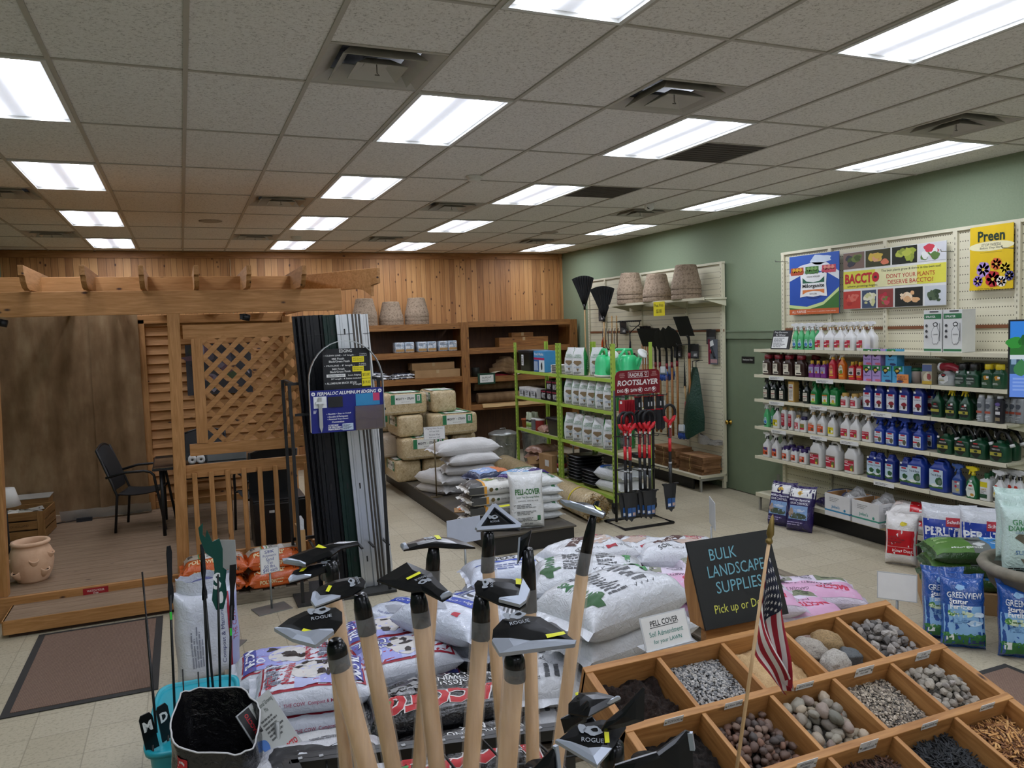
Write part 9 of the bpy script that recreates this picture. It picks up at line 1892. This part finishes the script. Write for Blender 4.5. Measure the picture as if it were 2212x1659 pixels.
for k, (head, edge, stick, logo, hd, nn) in HOES.items():
    s0, s1, s2 = Vector(hd[0]), Vector(hd[-2]), Vector(hd[-1]); d = (s2 - s1).normalized(); zb = .03
    if abs(d.z) < .4: d = Vector((d.x, d.y, -.9)).normalized()
    L = (s1.z - zb) / -d.z; base = s1 + d * L
    tgt = Vector((max(.35, min(.78, base.x)), max(1.32, min(1.85, base.y)), zb)); base = tgt
    t = thing('long_handle_hoe', HL[k], 'hoe', tuple(base), 0, 'long handled hoes in the rack'); o = Vector(base)
    def pt(*ps): return [tuple(Vector(p) - o) for p in ps]
    thin = k == 'i'; r = .014 if thin else .0165
    jn = s1 + (base - s1).normalized() * .02
    m = MB(); m.tube(pt(base, base + (s1 - base) * .5, jn), r, ASH, 14); m.build('handle', t)
    m=MB(); m.tube(pt(base+(s1-base)*.25,base+(s1-base)*.7,s1+(s0-s1)*.3),[r+.003,r+.004,r+.003],SLV,14,cap=False); m.build('clear_sleeve',t)
    m=MB(); ax=(s0-s1); m.tube(pt(s1-ax.normalized()*.02,s1+ax*.6,s0+ax*.05),[r+.002,r+.001,r-.004]if not thin else[r,r-.002,.007],STEEL,14)
    if thin:m.tube(pt(s0,s0+Vector((.01,0,.03)),sum((Vector(p)for p in head),Vector())/len(head)+Vector((.02,0,-.004))),.006,STEEL,8)
    m.build('socket', t)
    m = MB(); hp = pt(*head); n = plate(m, hp, STEEL, up=(nn if nn[2] > .3 else (-.3, -1, .2)))
    if logo:
        c=Vector(logo[0])-o; x=Vector((1,-.1,0)); x=(x-n*x.dot(n)).normalized(); y=n.cross(x); T=Matrix(((x.x,y.x,n.x,c.x),(x.y,y.y,n.y,c.y),(x.z,y.z,n.z,c.z),(0,0,0,1)))@MT((0,0,.0068))@Matrix.Scale(1.0 if k in 'fma' else .7,4)
        if k in 'eb': T = T @ MR(R(75 if k == 'e' else 100), 4, 'Z')
        if k == 'c': T = T @ MR(R(200), 4, 'Z')
        if k == 'm': T = T @ MR(R(-20), 4, 'Z')
        G=plain('8f959c',.5); m.text('ROGUE',0,-.009,.008,G,T=T,w=.034,bold=.01); m.disc(.0,.008,.014,.008,G,T=T,n=18,blob=.5,seed=3); m.disc(-.016,.01,.006,.008,G,T=T,blob=.4,seed=2); m.disc(.004,.009,.006,.003,STEEL,T=T@MT((0,0,.0006)),blob=.5)
    m.build('blade', t)
    m = MB(); ep = pt(*edge); plate(m, [tuple(Vector(p) + n * .0035) for p in ep], EDGE, .0075) if len(ep) < 7 or k not in 'g' else None
    if k == 'g':
        tri = [Vector(p) for p in hp]; a_, b_, c_ = tri[0], tri[1], tri[4]
        for p, q in ((a_, b_), (b_, c_), (c_, a_)): m.bar(p + n * .003, q + n * .003, .010, .012, EDGE, tuple(n))
    m.build('ground_edge', t)
    if stick: m = MB(); flatpatch(m, pt(*stick), n, plain('d8d81c', .5), .0075); m.build('yellow_sticker', t)
    for q, pts in FINS:
        if q == k: m = MB(); plate(m, pt(*pts), STEEL, up=(-.4, -1, .3)); a = [Vector(p) for p in pt(*pts)]; m.build('fin_blade', t)
for q, pts in FINS:
    if q not in HOES:
        o=Vector((.60 if q=='n' else .52,1.42 if q=='n' else 1.36,.03)); t=thing('long_handle_hoe',{'n':'broad black two bladed hoe lowest beside the bin','o':'black hoe with upright fin lowest between handles and bin'}[q],'hoe',tuple(o),0,'long handled hoes in the rack'); pp_=[tuple(Vector(p)-o)for p in pts]; c=sum((Vector(p)for p in pp_),Vector())/len(pp_)
        m = MB(); plate(m, pp_, STEEL, up=(-.4, -1, .3)); m.build('blade', t); m = MB()
        e_ = (pp_[4], pp_[5]) if q == 'n' else (pp_[1], pp_[3]); m.bar(e_[0], e_[1], .006, .006, EDGE); m.build('ground_edge', t)
        m=MB(); m.tube([(0,0,0),tuple(c+Vector((0,.03,-.13)))],.02,ASH,14); m.build('handle',t); m=MB(); m.tube([tuple(c+Vector((0,.03,-.13))),tuple(c+Vector((0,.03,-.02)))],.021,STEEL,14); m.build('socket',t)
# price label on the bow tie hoe's handle
t = thing('hoe_rack', 'black steel floor rack with wire grid around the hoe handles', 'rack', (.62, 1.72, 0)); RB = plain('141516', .4)
m = MB(); H_ = 1.02; a, b_ = Vector((-.40, .58, H_)), Vector((.42, .40, H_)); c, e = Vector((.50, -.50, H_)), Vector((-.32, -.50, H_))
for p,q in((a,b_),(b_,c),(c,e),(e,a)):m.bar(p,q,.045,.004,RB); m.bar(p+Vector((0,0,-.02)),q+Vector((0,0,-.02)),.004,.045,RB)
m.build('top_frame', t)
m = MB()
for p in (a, b_, c, e): m.bar((p.x, p.y, 0), p, .03, .03, RB)
for p, q in ((a, b_), (b_, c), (c, e), (e, a)): m.bar((p.x, p.y, .2), (q.x, q.y, .2), .02, .02, RB)
m.build('rack_leg', t)
m = MB()
for k in range(1, 6): f_ = k / 6; m.tube([a + (b_ - a) * f_, e + (c - e) * f_], .004, RB, 6)
for k in range(1, 5): f_ = k / 5; m.tube([a + (e - a) * f_, b_ + (c - b_) * f_], .004, RB, 6)
for k in range(14): f_ = (k + .5) / 14; p = a + (b_ - a) * f_ + Vector((0, -.001, .003)); m.box(tuple(p), (.012, .012, .002), '9a9c9e')
m.build('wire_grid', t)
m = MB()
for k in range(9): f_ = k / 8; p, q = a + (b_ - a) * f_, Vector((0, 0, -.72)); m.tube([p, p + q], .004, RB, 6)
for z in (.85, .65, .45): m.tube([(a.x, a.y, z), (b_.x, b_.y, z)], .004, RB, 6)
m.build('rear_grid', t)
m = MB(); m.box((.05, -.02, .012), (.86, 1.0, .02), RB); m.build('base_tray', t)
